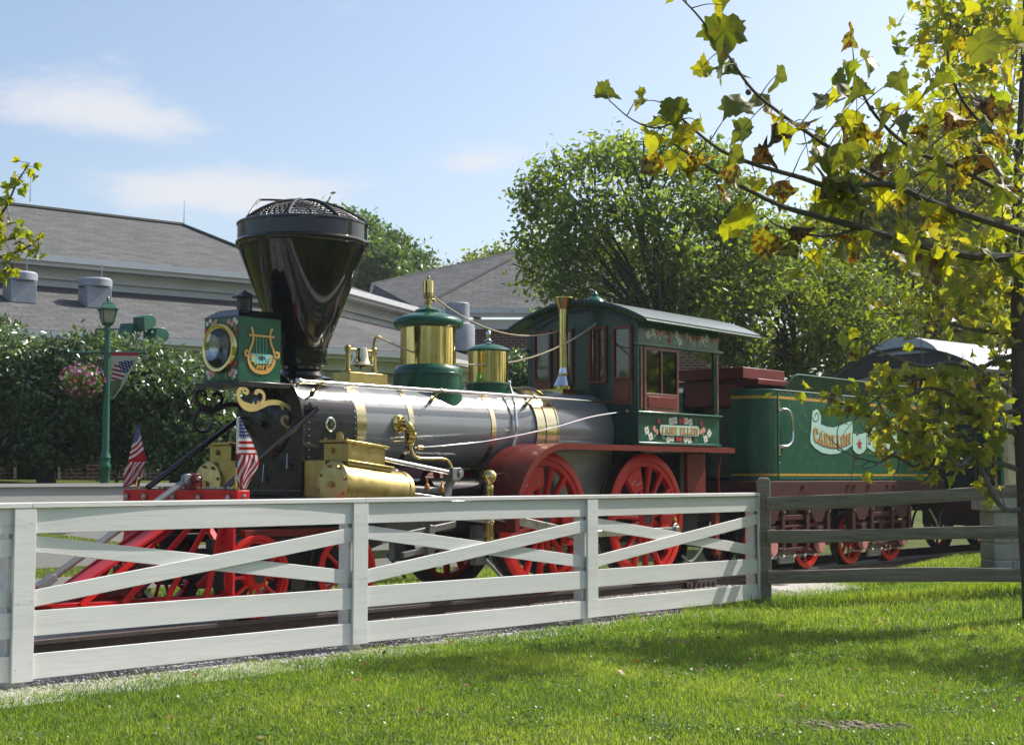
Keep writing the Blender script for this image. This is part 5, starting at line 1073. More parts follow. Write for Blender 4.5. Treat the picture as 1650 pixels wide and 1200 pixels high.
# flared coping on top
for s_ in (1, -1):
    m = P(); A = [(5.22, (TV - .02) * s_, 2.511), (9.80, (TV - .02) * s_, 2.511), (9.80, (TV + .05) * s_, 2.73), (5.50, (TV + .05) * s_, 2.745), (5.38, (TV + .045) * s_, 2.72), (5.27, (TV + .02) * s_, 2.62)]
    A2 = [(u, v - .015 * s_, w_) for u, v, w_ in A]; k = len(A)
    m.add(A + A2, [tuple(range(k)), tuple(range(k, 2 * k))[::-1]] + [(i, (i + 1) % k, k + (i + 1) % k, k + i) for i in range(k)], 0); cp = m.build('coping', ['green_dark'], tank)
    m = P(); m.tube([(9.8, (TV + .05) * s_, 2.735), (5.50, (TV + .05) * s_, 2.75), (5.38, (TV + .045) * s_, 2.725), (5.27, (TV + .02) * s_, 2.63), (5.22, (TV - .015) * s_, 2.52)], .014, 8); m.build('coping_bead', ['green_trim'], cp)
m = P(); m.bx((4.9, -.70, 2.6), (6.3, .70, 2.68)); m.bx((4.75, -.55, 2.685), (5.9, .55, 2.84)); m.bx((4.70, -.42, 2.30), (6.28, .42, 2.598)); m.build('coal_boards', ['maroon'], TE, .008)
m = P(); m.bx((5.0, -.36, 1.3), (6.2, .36, 2.28)); m.build('coal_space', ['green_dark'], TE)
m = P(); m.tube(spline([(5.03, TV + .005, 2.235), (5.06, TV + .05, 2.245), (5.16, TV + .07, 2.235), (5.26, TV + .07, 2.17), (5.29, TV + .07, 2.05), (5.29, TV + .07, 1.90), (5.25, TV + .07, 1.80), (5.14, TV + .07, 1.735), (5.05, TV + .05, 1.73), (5.02, TV + .005, 1.735)], 6), .02, 10)
for w_ in (2.26, 2.30, 2.34, 1.70, 1.66, 1.62): m.ball((5.015, TV + .012, w_), .018, 8, 1)
m.build('grab_handle', ['chrome', 'brass'], TE)
# painted banner
BLp = [(5.953, 2.181), (5.978, 2.249), (6.094, 2.286), (6.208, 2.257), (6.222, 2.19), (6.214, 2.071), (6.4, 2.037), (6.612, 2.033), (6.83, 2.071), (7.06, 2.124), (7.19, 2.14), (7.20, 2.012), (7.18, 1.952), (7.174, 1.778), (6.963, 1.705), (6.72, 1.65), (6.481, 1.638), (6.248, 1.656), (6.043, 1.715), (5.908, 1.79), (5.899, 1.868), (5.932, 2.002)]
BMp = [(7.193, 1.96), (7.317, 1.955), (7.468, 1.955), (7.634, 1.986), (7.625, 1.738), (7.509, 1.672), (7.394, 1.649), (7.283, 1.669), (7.19, 1.72)]
BRp = [(7.652, 2.128), (7.831, 2.086), (8.037, 2.031), (8.274, 2.007), (8.517, 2.024), (8.682, 2.071), (8.66, 2.193), (8.731, 2.25), (8.827, 2.253), (8.886, 2.199), (8.888, 2.052), (8.877, 1.793), (8.723, 1.717), (8.502, 1.66), (8.287, 1.649), (8.05, 1.66), (7.817, 1.705), (7.664, 1.756), (7.645, 1.927)]
def grow(pl, d):
    c = np.mean(pl, 0); o = []
    for i, p in enumerate(pl):
        a = np.array(pl[i - 1]); b = np.array(pl[(i + 1) % len(pl)]); t = unit(b - a); nn = np.array([-t[1], t[0]]); 
        o.append(tuple(np.array(p) + nn * d))
    return o
m = P(); tv = TV + .002
for i, pl_ in enumerate((BLp, BRp, BMp)):
    sgn = 1 if sum(pl_[k][0] * pl_[(k + 1) % len(pl_)][1] - pl_[(k + 1) % len(pl_)][0] * pl_[k][1] for k in range(len(pl_))) < 0 else -1
    m.prism(grow(pl_, .014 * sgn), (0, tv + .0012 * i, 0), EX, EZ, -.0005, 1); m.prism(pl_, (0, tv + .0012 * i + .004, 0), EX, EZ, -.0006, 0)
m.ribbon([(5.955, 2.17, .012), (6.02, 2.11, .012), (6.12, 2.125, .012), (6.15, 2.176, .012), (6.12, 2.225, .012), (6.06, 2.215, .012), (6.05, 2.17, .012)], (0, tv + .008, 0), EX, EZ, -.0006, 1); m.ribbon([(8.86, 2.15, .012), (8.80, 2.11, .012), (8.73, 2.13, .012), (8.72, 2.19, .012), (8.77, 2.215, .012)], (0, tv + .008, 0), EX, EZ, -.0006, 1)
bn = m.build('painted_banner', ['mint', 'ink'], tank, recalc=False)
def arcpath(u0, u1, b0, b1, bs, h0, h1): return lambda t, y: (u0 + (u1 - u0) * t, (b0 + (b1 - b0) * t) - bs * 4 * t * (1 - t) + (h0 + (h1 - h0) * t) * y)
ca = arcpath(6.0, 7.12, 1.835, 1.815, .085, .205, .165); cb = arcpath(7.70, 8.83, 1.83, 1.80, .085, .175, .175)
for txt, pa in (('CARILLON', ca), ('PARK R R', cb)):
    m = P(); letters(m, txt, pa, tv + .0095, .0006, 1, (.012, -.014)); letters(m, txt, pa, tv + .012, .0006, 0); m.build('lettering', ['gold_paint', 'gold_shadow'], tank, recalc=False)
m = P()
m.prism([((.095 if k % 2 == 0 else .038) * math.sin(k * math.pi / 5) + 7.407, (.095 if k % 2 == 0 else .038) * math.cos(k * math.pi / 5) + 1.80) for k in range(10)], (0, tv + .012, 0), EX, EZ, -.0006, 2); m.build('painted_star', ['gold_paint', 'gold_shadow', 'petal_red'], tank, recalc=False)
# frame, trucks
m = P(); m.bx((4.30, -TV - .06, .98), (10.32, TV + .06, 1.249)); m.build('tender_frame', ['truck_red'], TE, .01)
m = P()
for u in (5.55, 6.9, 7.08, 7.55, 8.2, 8.4):
    m.cyl((u, TV + .06, 1.18), (u, TV + .085, 1.18), .02, seg=6); m.cyl((u + .06, TV + .06, 1.18), (u + .06, TV + .085, 1.18), .02, seg=6)
m.build('frame_bolts', ['maroon'], TE)
def truck(uc):
    t = bpy.data.objects.new('tender_truck', None)
    m = P(); v = .93
    for s_ in (1, -1):
        c = v * s_
        m.bar((uc - .98, c, .74), (uc + .98, c, .74), .07, .07); m.bx((uc - .98, c - .03, .60), (uc + .98, c + .03, .635))
        for k in (-.95, -.34, .34, .95): m.bx((uc + k - .05, c - .06, .33), (uc + k + .05, c + .06, .86))
        for k in (-.67, .67): m.prism([(uc + k - .26, .86), (uc + k + .26, .86), (uc + k + .10, .66), (uc + k - .10, .66)], (0, c + .05, 0), EX, EZ, .1); m.bx((uc + k - .08, c - .08, .40), (uc + k + .08, c + .08, .60)); m.bx((uc + k - .03, c - .05, .86), (uc + k + .03, c + .05, .95))
        m.bar((uc - .75, c, .24), (uc - .2, c, .30), .08, .045); m.bar((uc - .2, c, .30), (uc + .2, c, .30), .085, .05); m.bar((uc + .2, c, .30), (uc + .75, c, .24), .08, .045); m.bx((uc - .07, c - .03, .30), (uc + .07, c + .03, .62))
    m.bx((uc - .12, -v, .62), (uc + .12, v, .9)); fr = m.build('tender_truck', ['truck_red'], TE, .006)
    m = P()
    for k in (-.67, .67):
        for s_ in (1, -1):
            c0 = np.array([uc + k, (v + .10) * s_, .36]); m.prism([(.10 * math.sin(a) , .13 * math.cos(a) * (1 if math.cos(a) < 0 else .8)) for a in [2 * math.pi * i / 20 for i in range(20)]], c0, EX, EZ, .08 * s_)
    m.build('journal_cover', ['pink_primer'], fr, .005, split=True)
    m = P()
    for k in (-.95, -.34, .34, .95):
        for w_ in (.82, .42): m.cyl((uc + k, v + .06, w_), (uc + k, v + .085, w_), .022, seg=6)
    for k in (-.6, -.3, 0, .3, .6): m.cyl((uc + k, v + .01, .19), (uc + k, v + .03, .225), .02, seg=6)
    m.build('truck_bolts', ['steel'], fr)
    m = P(); m.bx((uc - .25, v - .12, .10), (uc + .18, v - .06, .28)); m.bx((uc - .9, v - .10, .195), (uc + .9, v - .05, .23)); m.build('brake_hanger', ['grey_cast'], fr, .02)
    return fr
t1 = truck(5.40); t2 = truck(8.08)
tww = wheel('tender_wheel', .385, 8, .10, .11, 'red_wheel', None, .024); tww.parent = TE
spots = [(u, s_) for u in (4.73, 6.07, 7.41, 8.75) for s_ in (1, -1)]
for i, (u, s_) in enumerate(spots):
    c = tww if i == 0 else copytree(tww, TE); c.location = (u, -.79 * s_, .385); c.rotation_euler = (0, 0, 0 if s_ > 0 else math.pi)
m = P()
for u in (4.73, 6.07, 7.41, 8.75): m.cyl((u, -.75, .385), (u, .75, .385), .065, seg=14)
m.bx((4.5, -.3, .55), (9.9, .3, .97)); m.build('axle', ['black_iron'], TE, split=True)
m = P(); m.tube(spline([(9.75, .98, .80), (9.95, 1.0, .60), (10.1, 1.0, .45), (10.35, 1.02, .42), (10.55, 1.02, .36)], 6), .018, 8); m.build('air_hose', ['chrome'], TE)
# ================================================================== coach behind the tender
CO = thing('passenger_coach', 'dark green railroad coach with yellow scalloped eaves and grey clerestory roof behind tender', 'coach', tuple(LW(10.75, .22, 0)), ROTZ - R(7))
HW = 1.36
m = P(); holes(m, -HW, HW, 1.02, 3.02, [(-.36, .36, 1.02, 2.85)], lambda a, b, c, d: m.bx((.55, a, c), (.60, b, d))); 
end = m.build('end_wall', ['green_dark'], CO)
m = P(); m.bx((.56, -.36, 1.02), (.58, .36, 2.85)); m.build('end_door', ['green_dark'], end)
m = P(); m.bx((.53, HW - .10, 1.02), (.549, HW - .07, 2.95)); m.bx((.53, -HW + .07, 1.02), (.549, -HW + .10, 2.95)); m.build('yellow_stripe', ['yellow_paint'], end, split=True)
m = P()
for w_ in (1.45, 2.0, 2.5): m.bx((.535, -HW + .12, w_), (.549, -.40, w_ + .012)); m.bx((.535, .40, w_), (.549, HW - .12, w_ + .012))
m.build('panel_beads', ['green_trim'], end)
for s_ in (1, -1):
    m = P(); v0, v1 = (HW - .04, HW) if s_ > 0 else (-HW, -HW + .04)
    wn = [(1.2 + i * .95, 1.85 + i * .95, 1.75, 2.6) for i in range(8)]
    holes(m, .601, 9.2, 1.02, 3.02, wn, lambda a, b, c, d: m.bx((a, v0, c), (b, v1, d))); sd = m.build('side_wall', ['coach_green'], CO)
    for a, b, c, d in wn: sash(sd, a, b, c, d, s_ * HW - s_ * .02, .03, .04, 0, 'v', s_, mi='cream')
    m = P()
    for i in range(30): m.bx((.62 + i * .285, (HW if s_ > 0 else -HW - .006), 1.05), (.628 + i * .285, (HW + .006 if s_ > 0 else -HW), 1.7))
    m.build('board_beads', ['green_trim'], sd)
m = P(); m.bx((0, -HW - .05, .74), (9.3, HW + .05, 1.019)); m.bx((-.05, -HW, .86), (.56, HW, 1.018)); m.build('underframe', ['truck_red'], CO, .01)
m = P()
for v in (-1.2, -.5, .5, 1.2): m.tube([(.02, v, 1.02), (.02, v, 2.05)], .018, 8)
m.tube([(.02, -1.2, 2.05), (.02, -.5, 2.05)], .018, 8); m.tube([(.02, .5, 2.05), (.02, 1.2, 2.05)], .018, 8); m.build('platform_railing', ['black_paint'], CO)
rfp = [(-1.52 + 3.04 * i / 20, 3.02 + .44 * (1 - (2 * i / 20 - 1) ** 2)) for i in range(21)]
m = P(); A = [(-.25, x, y) for x, y in rfp] + [(9.6, x, y) for x, y in rfp] + [(-.25, x, y + .06) for x, y in rfp] + [(9.6, x, y + .06) for x, y in rfp]
m.add(A, [(i, i + 1, 22 + i, 21 + i) for i in range(20)] + [(42 + i, 43 + i, 64 + i, 63 + i) for i in range(20)], 0, True); m.add(A, [(i, i + 1, 43 + i, 42 + i) for i in range(20)] + [(0, 21, 63, 42), (20, 41, 83, 62)], 1); m.build('roof', ['coach_roof', 'coach_black'], CO)
m = P(); m.prism([(x * .985, y - .002) for x, y in rfp] + [(1.49, 2.90), (1.3, 2.90), (0.7, 3.06), (-.7, 3.06), (-1.3, 2.90), (-1.49, 2.90)], (-.20, 0, 0), EV, EZ, .03); m.build('roof_end_board', ['coach_black'], CO)
cl_ = [(-.72 + 1.44 * i / 12, 3.40 + .30 * (1 - (2 * i / 12 - 1) ** 2) ** .8) for i in range(13)]
m = P(); A = [(-.22 + .0 * i, x, y) for i, (x, y) in enumerate(cl_)] + [(9.4, x, y) for x, y in cl_]; m.add(A, [(i, i + 1, 14 + i, 13 + i) for i in range(12)], 0, True); m.add(A[:13], [tuple(range(13))], 0); m.build('clerestory', ['coach_roof'], CO)
for i in range(11):     # scalloped valance, every other one pointed
    v = -1.30 + i * .26; pt = i % 2
    m = P(); m.prism([(v - .075, 2.93), (v + .075, 2.93), (v + .075, 2.74), (v, 2.68 if pt else 2.74), (v - .075, 2.74)], (-.21, 0, 0), EV, EZ, -.012); m.build('valance_scallop', ['yellow_paint'], CO)
for i in range(26):
    u = .1 + i * .30; m = P(); m.prism([(u, 2.98), (u + .13, 2.98), (u + .13, 2.78), (u + .065, 2.72), (u, 2.78)], (0, 1.47, 0), EX, EZ, .012); m.build('valance_scallop', ['yellow_paint'], CO)
for u in (2.0, 3.4, 7.0, 8.4):
    for s_ in (1, -1): c = copytree(tww, CO); c.location = (u, -.79 * s_, .385); c.rotation_euler = (0, 0, 0 if s_ > 0 else math.pi); c.name = 'coach_wheel'
m = P(); m.bx((1.6, -.8, .45), (3.8, .8, .74)); m.bx((6.6, -.8, .45), (8.8, .8, .74)); m.build('coach_truck', ['black_iron'], CO, .01, split=True)
m = P(); m.tube(spline([(-.28, .75, .78), (-.36, .75, .68), (-.42, .76, .50)], 4), .02, 8); m.tube(spline([(-.25, .25, .78), (-.45, .3, .62), (-.6, .35, .42)], 4), .02, 8); m.build('brake_hose', ['black_paint'], CO, split=True)
# stone pier with platform post
def wxy(px, depth): return (px - 825) / 2400 * depth
ST = thing('stone_pier', 'squared limestone pier with thick cap stone right of the tender', 'pier', (wxy(1632, 21.8), 21.8, .0))
m = MB(); m.bx((-.49, -.32, 1.02), (.6, .5, 1.25)); cap = m.build('cap_stone', ['stone'], ST, .025)
rs2 = random.Random(4)
z = .05
for row, hh in enumerate((.26, .24, .24, .22)):
    x = -.40
    while x < .5:
        w_ = rs2.uniform(.22, .42); w_ = min(w_, .5 - x) if .5 - x - w_ > .12 else .5 - x
        m = MB(); m.bx((x + .006, -.25 + rs2.uniform(-.012, .012), z + .006), (x + w_ - .006, .4, z + hh - .006)); m.build('stone', ['stone'], ST, .018); x += w_
    z += hh
m = MB(); m.bx((-.385, -.23, .04), (.485, .39, 1.015)); m.build('mortar_core', ['gravel'], ST)
PO = thing('platform_post', 'cream painted square post on black base standing on stone pier', 'post', (wxy(1628, 21.9), 21.9, 1.25))
m = MB(); m.bx((-.075, -.075, .1), (.075, .075, 1.6)); m.build('shaft', ['cream'], PO, .01)
m = MB(); m.bx((-.11, -.11, 0.001), (.11, .11, .099)); m.build('base', ['black_paint'], PO, .008)
m = MB(); m.bx((.077, -.06, .12), (.10, .06, 1.6)); m.build('edge_trim', ['cream'], PO)
# ================================================================== white paddock fence
FA = R(42.048); FO = (-3.4839, 10.6226, 0)
def fence(name, label, loc, rz, bays, sp, zg, mw, detail=True, x0=0):
    """local x along the fence, local -y towards the front (camera) side"""
    FE = thing(name, label, 'fence', loc, rz)
    rs = random.Random(len(name) + bays)
    def board(nm, p0, p1, h, t, y, par=FE, tilt=0, b=.003, bowed=None):
        m = MB(); n = 7; d = np.array(p1, float) - np.array(p0, float); L_ = np.linalg.norm(d); warp = bowed if bowed is not None else (rs.uniform(-.006, .006) if detail else 0)
        vs = []
        for i in range(n):
            q = i / (n - 1); c = np.array([p0[0] + d[0] * q, 0, p0[1] + d[1] * q]); bow = warp * math.sin(math.pi * q); e = unit([-d[1], d[0]])
            for dy in (y, y + t):
                for sg in (-1, 1): vs.append((c[0] + e[0] * sg * h / 2, dy + bow, c[2] + e[1] * sg * h / 2))
        fs = []
        for i in range(n - 1):
            a = i * 4; b_ = a + 4; fs += [(a, a + 1, b_ + 1, b_), (a + 2, b_ + 2, b_ + 3, a + 3), (a, b_, b_ + 2, a + 2), (a + 1, a + 3, b_ + 3, b_ + 1)]
        fs += [(0, 2, 3, 1), ((n - 1) * 4, (n - 1) * 4 + 1, (n - 1) * 4 + 3, (n - 1) * 4 + 2)]
        m.add(vs, fs); return m.build(nm, [mw], par, b if detail else 0)
    for i in range(bays + 1):
        x = x0 + i * sp
        m = MB(); m.bx((x - .075 - .02, .0, -.3), (x + .055, .12, 1.265)); m.build('post', [mw], FE, .004 if detail else 0).location = (0, 0, zg)
        m = MB(); bw = .084; m.bx((x - bw, -.062, .07 + rs.uniform(-.01, .01)), (x + bw, -.0375, 1.282)); bt = m.build('batten', [mw], FE, .003 if detail else 0); bt.location = (0, 0, zg)
        if detail:
            m = MB()
            for z in (.17, .63, 1.2):
                for dx in (-.05, .05): q_ = (x + dx + rs.uniform(-.012, .012), z + rs.uniform(-.03, .03)); m.cyl((q_[0], -.0628, q_[1]), (q_[0], -.06, q_[1]), .0036, seg=6)
            m.build('nails', ['nail'], bt)
    for i in range(bays):
        a, b = x0 + i * sp + .002, x0 + (i + 1) * sp - .002; Z = lambda z: zg + z
        g = .0
        board('rail', (a, Z(1.192)), (b, Z(1.192)), .178, .024, -.036, bowed=(-.024 if i == 1 else -.004 if i == 2 else .0) if detail else 0)
        board('rail', (a, Z(.465 + rs.uniform(-.005, .005))), (b, Z(.462)), .178, .024, -.036)
        board('rail', (a, Z(.165)), (b, Z(.163)), .178, .024, -.036)
        board('cross_board', (a, Z(1.040)), (b, Z(.632)), .118, .021, -.0135)
        board('cross_board', (a, Z(.632)), (b, Z(1.020)), .118, .021, -.036)
        m = MB(); xa, xb = x0 + i * sp + (.045 if i else -.12) + .001, x0 + (i + 1) * sp + .045; m.bx((xa, -.066, zg + 1.284), (xb, .125, zg + 1.321)); m.build('cap_rail', [mw], FE, .004 if detail else 0)
    return FE
WF = fence('white_fence', 'white board paddock fence with crossed boards in front of the locomotive', FO, math.pi / 2 - FA, 4, 3.185, 0., 'fence_white', True, -3.185)
lf = LW(-4.2, -3.55, 0)
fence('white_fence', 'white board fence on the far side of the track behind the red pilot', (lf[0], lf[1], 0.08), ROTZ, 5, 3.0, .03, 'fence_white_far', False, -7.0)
# ================================================================== weathered rail fence
GF = thing('weathered_fence', 'weathered grey wooden rail fence right of the white fence', 'fence', (3.0, 17.72, 0), 0)
def rough_bar(name, p0, p1, h, t, seed, n=14, par=GF):
    m = MB(); r_ = random.Random(seed); p0 = np.array(p0, float); p1 = np.array(p1, float); vs = []
    k = 8
    for i in range(n + 1):
        q = i / n; c = p0 + (p1 - p0) * q + np.array([0, 0, .012 * math.sin(q * 5 + seed)]); hh = h * (1 + .05 * math.sin(q * 7 + seed * 2) + r_.uniform(-.02, .02))
        for (a, b) in ((-.5, -.42), (-.42, -.5), (.42, -.5), (.5, -.42), (.5, .42), (.42, .5), (-.42, .5), (-.5, .42)): vs.append((c[0], c[1] + a * t * (1 + r_.uniform(-.04, .04)), c[2] + b * hh + r_.uniform(-.002, .002)))
    fs = [(i * k + j, i * k + (j + 1) % k, (i + 1) * k + (j + 1) % k, (i + 1) * k + j) for i in range(n) for j in range(k)] + [tuple(range(k))[::-1], tuple(n * k + j for j in range(k))]
    m.add(vs, fs); return m.build(name, ['fence_weathered'], par)
def gpost(x, top):
    m = MB(); pts = [(-.078, -.085), (.07, -.085), (.085, .07), (-.06, .085)]
    prof = [(-.3, 1.06), (.3, 1.0), (.8, 1.03), (1.2, .98), (top - .035, 1.0), (top, .72)]; vs = []
    for z, s in prof:
        for a, b in pts: vs.append((x + a * s, b * s, z))
    k = 4; n = len(prof); m.add(vs, [(i * k + j, i * k + (j + 1) % k, (i + 1) * k + (j + 1) % k, (i + 1) * k + j) for i in range(n - 1) for j in range(k)] + [tuple((n - 1) * k + j for j in range(k))]); return m.build('post', ['fence_weathered'], GF, .008)
gpost(-.02, 1.50); gpost(3.25, 1.55)
for i, (z0, z1, h) in enumerate(((1.19, 1.34, .155), (.818, .852, .145), (.345, .36, .158))): rough_bar('rail', (.0, -.12, z0), (3.2, -.12, z1), h, .07, i + 3); 
for i, (z0, z1, h) in enumerate(((1.36, 1.38, .15), (.86, .87, .145), (.36, .38, .158))): rough_bar('rail', (3.2, -.06, z0), (6.4, -.06, z1), h, .07, i + 9)
# ================================================================== street lamp with basket and pennant
LD = 26.0
LP = thing('street_lamp', 'green lamp post with lantern in front of the hedge at left', 'street lamp', (wxy(170.5, LD), LD, 1.12))
pz = lambda y: 1.5 + (769 - y) / 2400 * LD - 1.12
m = MB(); m.lathe([(.17, -.15), (.17, .10), (.14, .14), (.10, .20), (.088, .26), (.085, pz(757)), (.085, pz(757)), (.10, pz(755)), (.105, pz(750)), (.085, pz(746)), (.085, pz(740)), (.10, pz(737)), (.08, pz(732)), (.068, pz(726)), (.06, pz(640)), (.055, pz(540)), (.052, pz(525)), (.07, pz(523)), (.085, pz(520))], (0, 0, 0), EZ, 16); m.build('pole', ['lamp_green'], LP)
m = MB()
for s_ in (-1, 1): m.tube([(0, 0, pz(568)), (s_ * .66, 0, pz(568) + .0)], .022, 8); m.ball((s_ * .67, 0, pz(568)), .03, 8)
m.tube([(-.2, 0, pz(530)), (.2, 0, pz(530))], .015, 6); m.build('cross_arm', ['lamp_green'], LP)
z0, z1 = pz(519), pz(499)
def frustum(m, za, ra, zb, rb, mi=0): m.add([(-ra, -ra, za), (ra, -ra, za), (ra, ra, za), (-ra, ra, za), (-rb, -rb, zb), (rb, -rb, zb), (rb, rb, zb), (-rb, rb, zb)], [(0, 3, 2, 1), (4, 5, 6, 7), (0, 1, 5, 4), (1, 2, 6, 5), (2, 3, 7, 6), (3, 0, 4, 7)], mi)
m = MB(); frustum(m, z0, .075, z1, .115); m.build('lantern_glass', ['lamp_glass'], LP)
m = MB()
for a, b in ((-1, -1), (1, -1), (1, 1), (-1, 1)): m.bar((a * .085, b * .085, z0), (a * .125, b * .125, z1), .022, .022)
frustum(m, z0 - .05, .07, z0, .095); frustum(m, z1, .16, z1 + .025, .16); frustum(m, z1 + .026, .145, z1 + .12, .07); frustum(m, z1 + .121, .08, z1 + .15, .03); m.lathe([(.02, z1 + .15), (.035, z1 + .17), (.02, z1 + .19), (.03, z1 + .2), (.008, z1 + .25), (0, z1 + .26)], (0, 0, 0), EZ, 10); m.build('lantern_frame', ['lamp_green'], LP, .004)
LP.rotation_euler = (0, 0, R(28))
for ch in LP.children:
    if ch.name.startswith('cross_arm'): ch.rotation_euler = (0, 0, -R(28))
# hanging basket
HB = thing('hanging_basket', 'basket of pink, red and white flowers hanging from the lamp post arm', 'flower basket', (wxy(133, LD), LD - .05, 1.5 + (769 - 628) / 2400 * LD))
m = MB(); m.lathe([(0, -.17), (.10, -.155), (.19, -.09), (.235, .0), (.24, .03), (.20, .03)], (0, 0, 0), EZ, 20); m.build('basket', ['basket'], HB)
m = MB()
for k in range(3): a = k * 2.1 + .4; m.tube([(.22 * math.cos(a), .22 * math.sin(a), .03), (-.0, 0, 1.5 + (769 - 570) / 2400 * LD - HB.location.z)], .006, 4)
m.build('chains', ['black_paint'], HB)
rg = np.random.default_rng(21); n = 900; d = rg.normal(0, 1, (n, 3)); d /= np.linalg.norm(d, axis=1)[:, None]; rr = rg.random(n) ** .4
c = d * rr[:, None] * np.array([.36, .3, .27]) + np.array([0, 0, .16]); c[:, 2] -= .22 * np.clip(np.hypot(c[:, 0], c[:, 1]) - .2, 0, 1) * (rg.random(n) < .7)
def leafcards(c, size, rg, droop=.3, bias=(0, 0, .0), wid=.27):
    n = len(c); nn = rg.normal(0, 1, (n, 3)) + np.array(bias); nn /= np.linalg.norm(nn, axis=1)[:, None]; a = rg.normal(0, 1, (n, 3)); a[:, 2] -= droop; a -= nn * np.sum(a * nn, 1)[:, None]; a /= np.linalg.norm(a, axis=1)[:, None]; b = np.cross(nn, a)
    s = (size * rg.uniform(.65, 1.3, n))[:, None]
    V = np.stack([c - a * s * .5, c + b * s * wid + nn * s * .07, c + a * s * .55, c - b * s * wid + nn * s * .07], 1); return V
leafmat('basket_leaf', [(.05, .11, .015), (.12, .19, .03), (.2, .25, .05)], trans=.35)
scatter_mesh('foliage', leafcards(c, .07, rg), [(0, 1, 2), (0, 2, 3)], rg.random(n), 'basket_leaf', parent=HB)
leafmat('basket_flower', [(.7, .10, .25), (.55, .015, .06), (.75, .3, .45), (.8, .75, .75), (.75, .16, .35)], trans=.2, tint=(.5, .4, .4))
n = 150; d = rg.normal(0, 1, (n, 3)); d[:, 1] -= .5; d[:, 2] += .2; d /= np.linalg.norm(d, axis=1)[:, None]; c = d * np.array([.40, .33, .30]) + np.array([0, 0, .16])
m5 = []
nn = d + rg.normal(0, .3, (n, 3)); nn /= np.linalg.norm(nn, axis=1)[:, None]; t1_ = np.cross(nn, np.array([0, 0, 1.])[None]); t1_ /= np.linalg.norm(t1_, axis=1)[:, None]; t2_ = np.cross(nn, t1_)
V = np.zeros((n, 11, 3)); V[:, 0] = c + nn * .0
s = rg.uniform(.026, .042, n)[:, None]
for k in range(10): a = k * math.pi / 5; V[:, 1 + k] = c + (t1_ * math.cos(a) + t2_ * math.sin(a)) * s * (1 if k % 2 else .6) + nn * .008
scatter_mesh('blossoms', V, [(0, 1 + k, 1 + (k + 1) % 10) for k in range(10)], rg.random(n), 'basket_flower', parent=HB)
# pennant with flag print
def flagmat(name, stars=True, pen=False):
    m = bpy.data.materials.new(name); m.use_nodes = True; t = m.node_tree; n = t.nodes; k = t.links; p = n['Principled BSDF']; p.inputs['Roughness'].default_value = .75; o = n['Material Output']
    uv = n.new('ShaderNodeUVMap'); uv.uv_map = 'uv'; sp = n.new('ShaderNodeSeparateXYZ'); k.new(uv.outputs[0], sp.inputs[0]); U, V_ = sp.outputs[0], sp.outputs[1]
    def mth(op, a, b=None):
        q = n.new('ShaderNodeMath'); q.operation = op
        for i, x in enumerate((a, b)):
            if x is None: continue
            if isinstance(x, (int, float)): q.inputs[i].default_value = x
            else: k.new(x, q.inputs[i])
        return q.outputs[0]
    def mixc(f, a, b):
        q = n.new('ShaderNodeMix'); q.data_type = 'RGBA'; k.new(f, q.inputs['Factor'])
        for s_, x in (('A', a), ('B', b)):
            if isinstance(x, tuple): q.inputs[s_].default_value = (*x, 1)
            else: k.new(x, q.inputs[s_])
        return q.outputs['Result']
    red = mth('LESS_THAN', mth('MODULO', mth('FLOOR', mth('MULTIPLY', V_, 13)), 2), .5)
    col = mixc(red, (.70, .68, .66), (.42, .012, .02))
    can = mth('MULTIPLY', mth('LESS_THAN', U, .4), mth('GREATER_THAN', V_, 6 / 13))
    gx = mth('SUBTRACT', mth('FRACT', mth('MULTIPLY', U, 15)), .5); gy = mth('SUBTRACT', mth('FRACT', mth('MULTIPLY', V_, 11.2)), .5)
    # five-lobed dots read as stars
    r2 = mth('SQRT', mth('ADD', mth('MULTIPLY', gx, gx), mth('MULTIPLY', gy, gy))); an = mth('ARCTAN2', gx, gy); rad = mth('ADD', .22, mth('MULTIPLY', mth('COSINE', mth('MULTIPLY', an, 5)), .10))
    st = mth('LESS_THAN', r2, rad); cc = mixc(st, (.022, .035, .16), (.72, .72, .72)); col = mixc(can, col, cc)
    k.new(col, p.inputs['Base Color']); tr = n.new('ShaderNodeBsdfTranslucent'); k.new(col, tr.inputs['Color']); mx_ = n.new('ShaderNodeMixShader'); mx_.inputs[0].default_value = .3; k.new(p.outputs[0], mx_.inputs[1]); k.new(tr.outputs[0], mx_.inputs[2]); k.new(mx_.outputs[0], o.inputs['Surface']); M[name] = m
flagmat('flag_cloth')
mat('pennant_cloth', (.50, .44, .34), .8, var=.15, vscale=6); mat('pennant_red', (.45, .02, .03), .7); mat('pennant_green', (.09, .13, .06), .8, var=.5, vscale=9); mat('pennant_blue', (.03, .05, .16), .8); 
PN = thing('pennant_banner', 'triangular pennant with flag print hanging from the lamp post arm', 'pennant', (wxy(178, LD), LD - .03, 1.5 + (769 - 570) / 2400 * LD))
sx = LD / 2400
m = MB(); m.prism([(0, -.03), (.50, -.03), (.18, -.62), (.06, -.78), (0, -.80)], (0, 0, 0), EX, EZ, .004); pc = m.build('cloth', ['pennant_cloth'], PN)
m = MB(); m.prism([(0, -.035), (.495, -.035), (.47, .018), (0, .018)], (0, -.006, 0), EX, EZ, -.012); m.build('hem', ['pennant_red'], PN)
m = MB(); m.prism([(.005, -.48), (.20, -.45), (.165, -.60), (.055, -.76), (.005, -.79)], (0, -.008, 0), EX, EZ, -.001); m.build('garden_print', ['pennant_green'], PN)
me = bpy.data.meshes.new('flag_print'); pts = [(.03, -.22), (.15, -.135), (.30, -.115), (.425, -.12), (.35, -.23), (.255, -.38), (.20, -.44), (.10, -.46), (.01, -.47), (.02, -.32)]
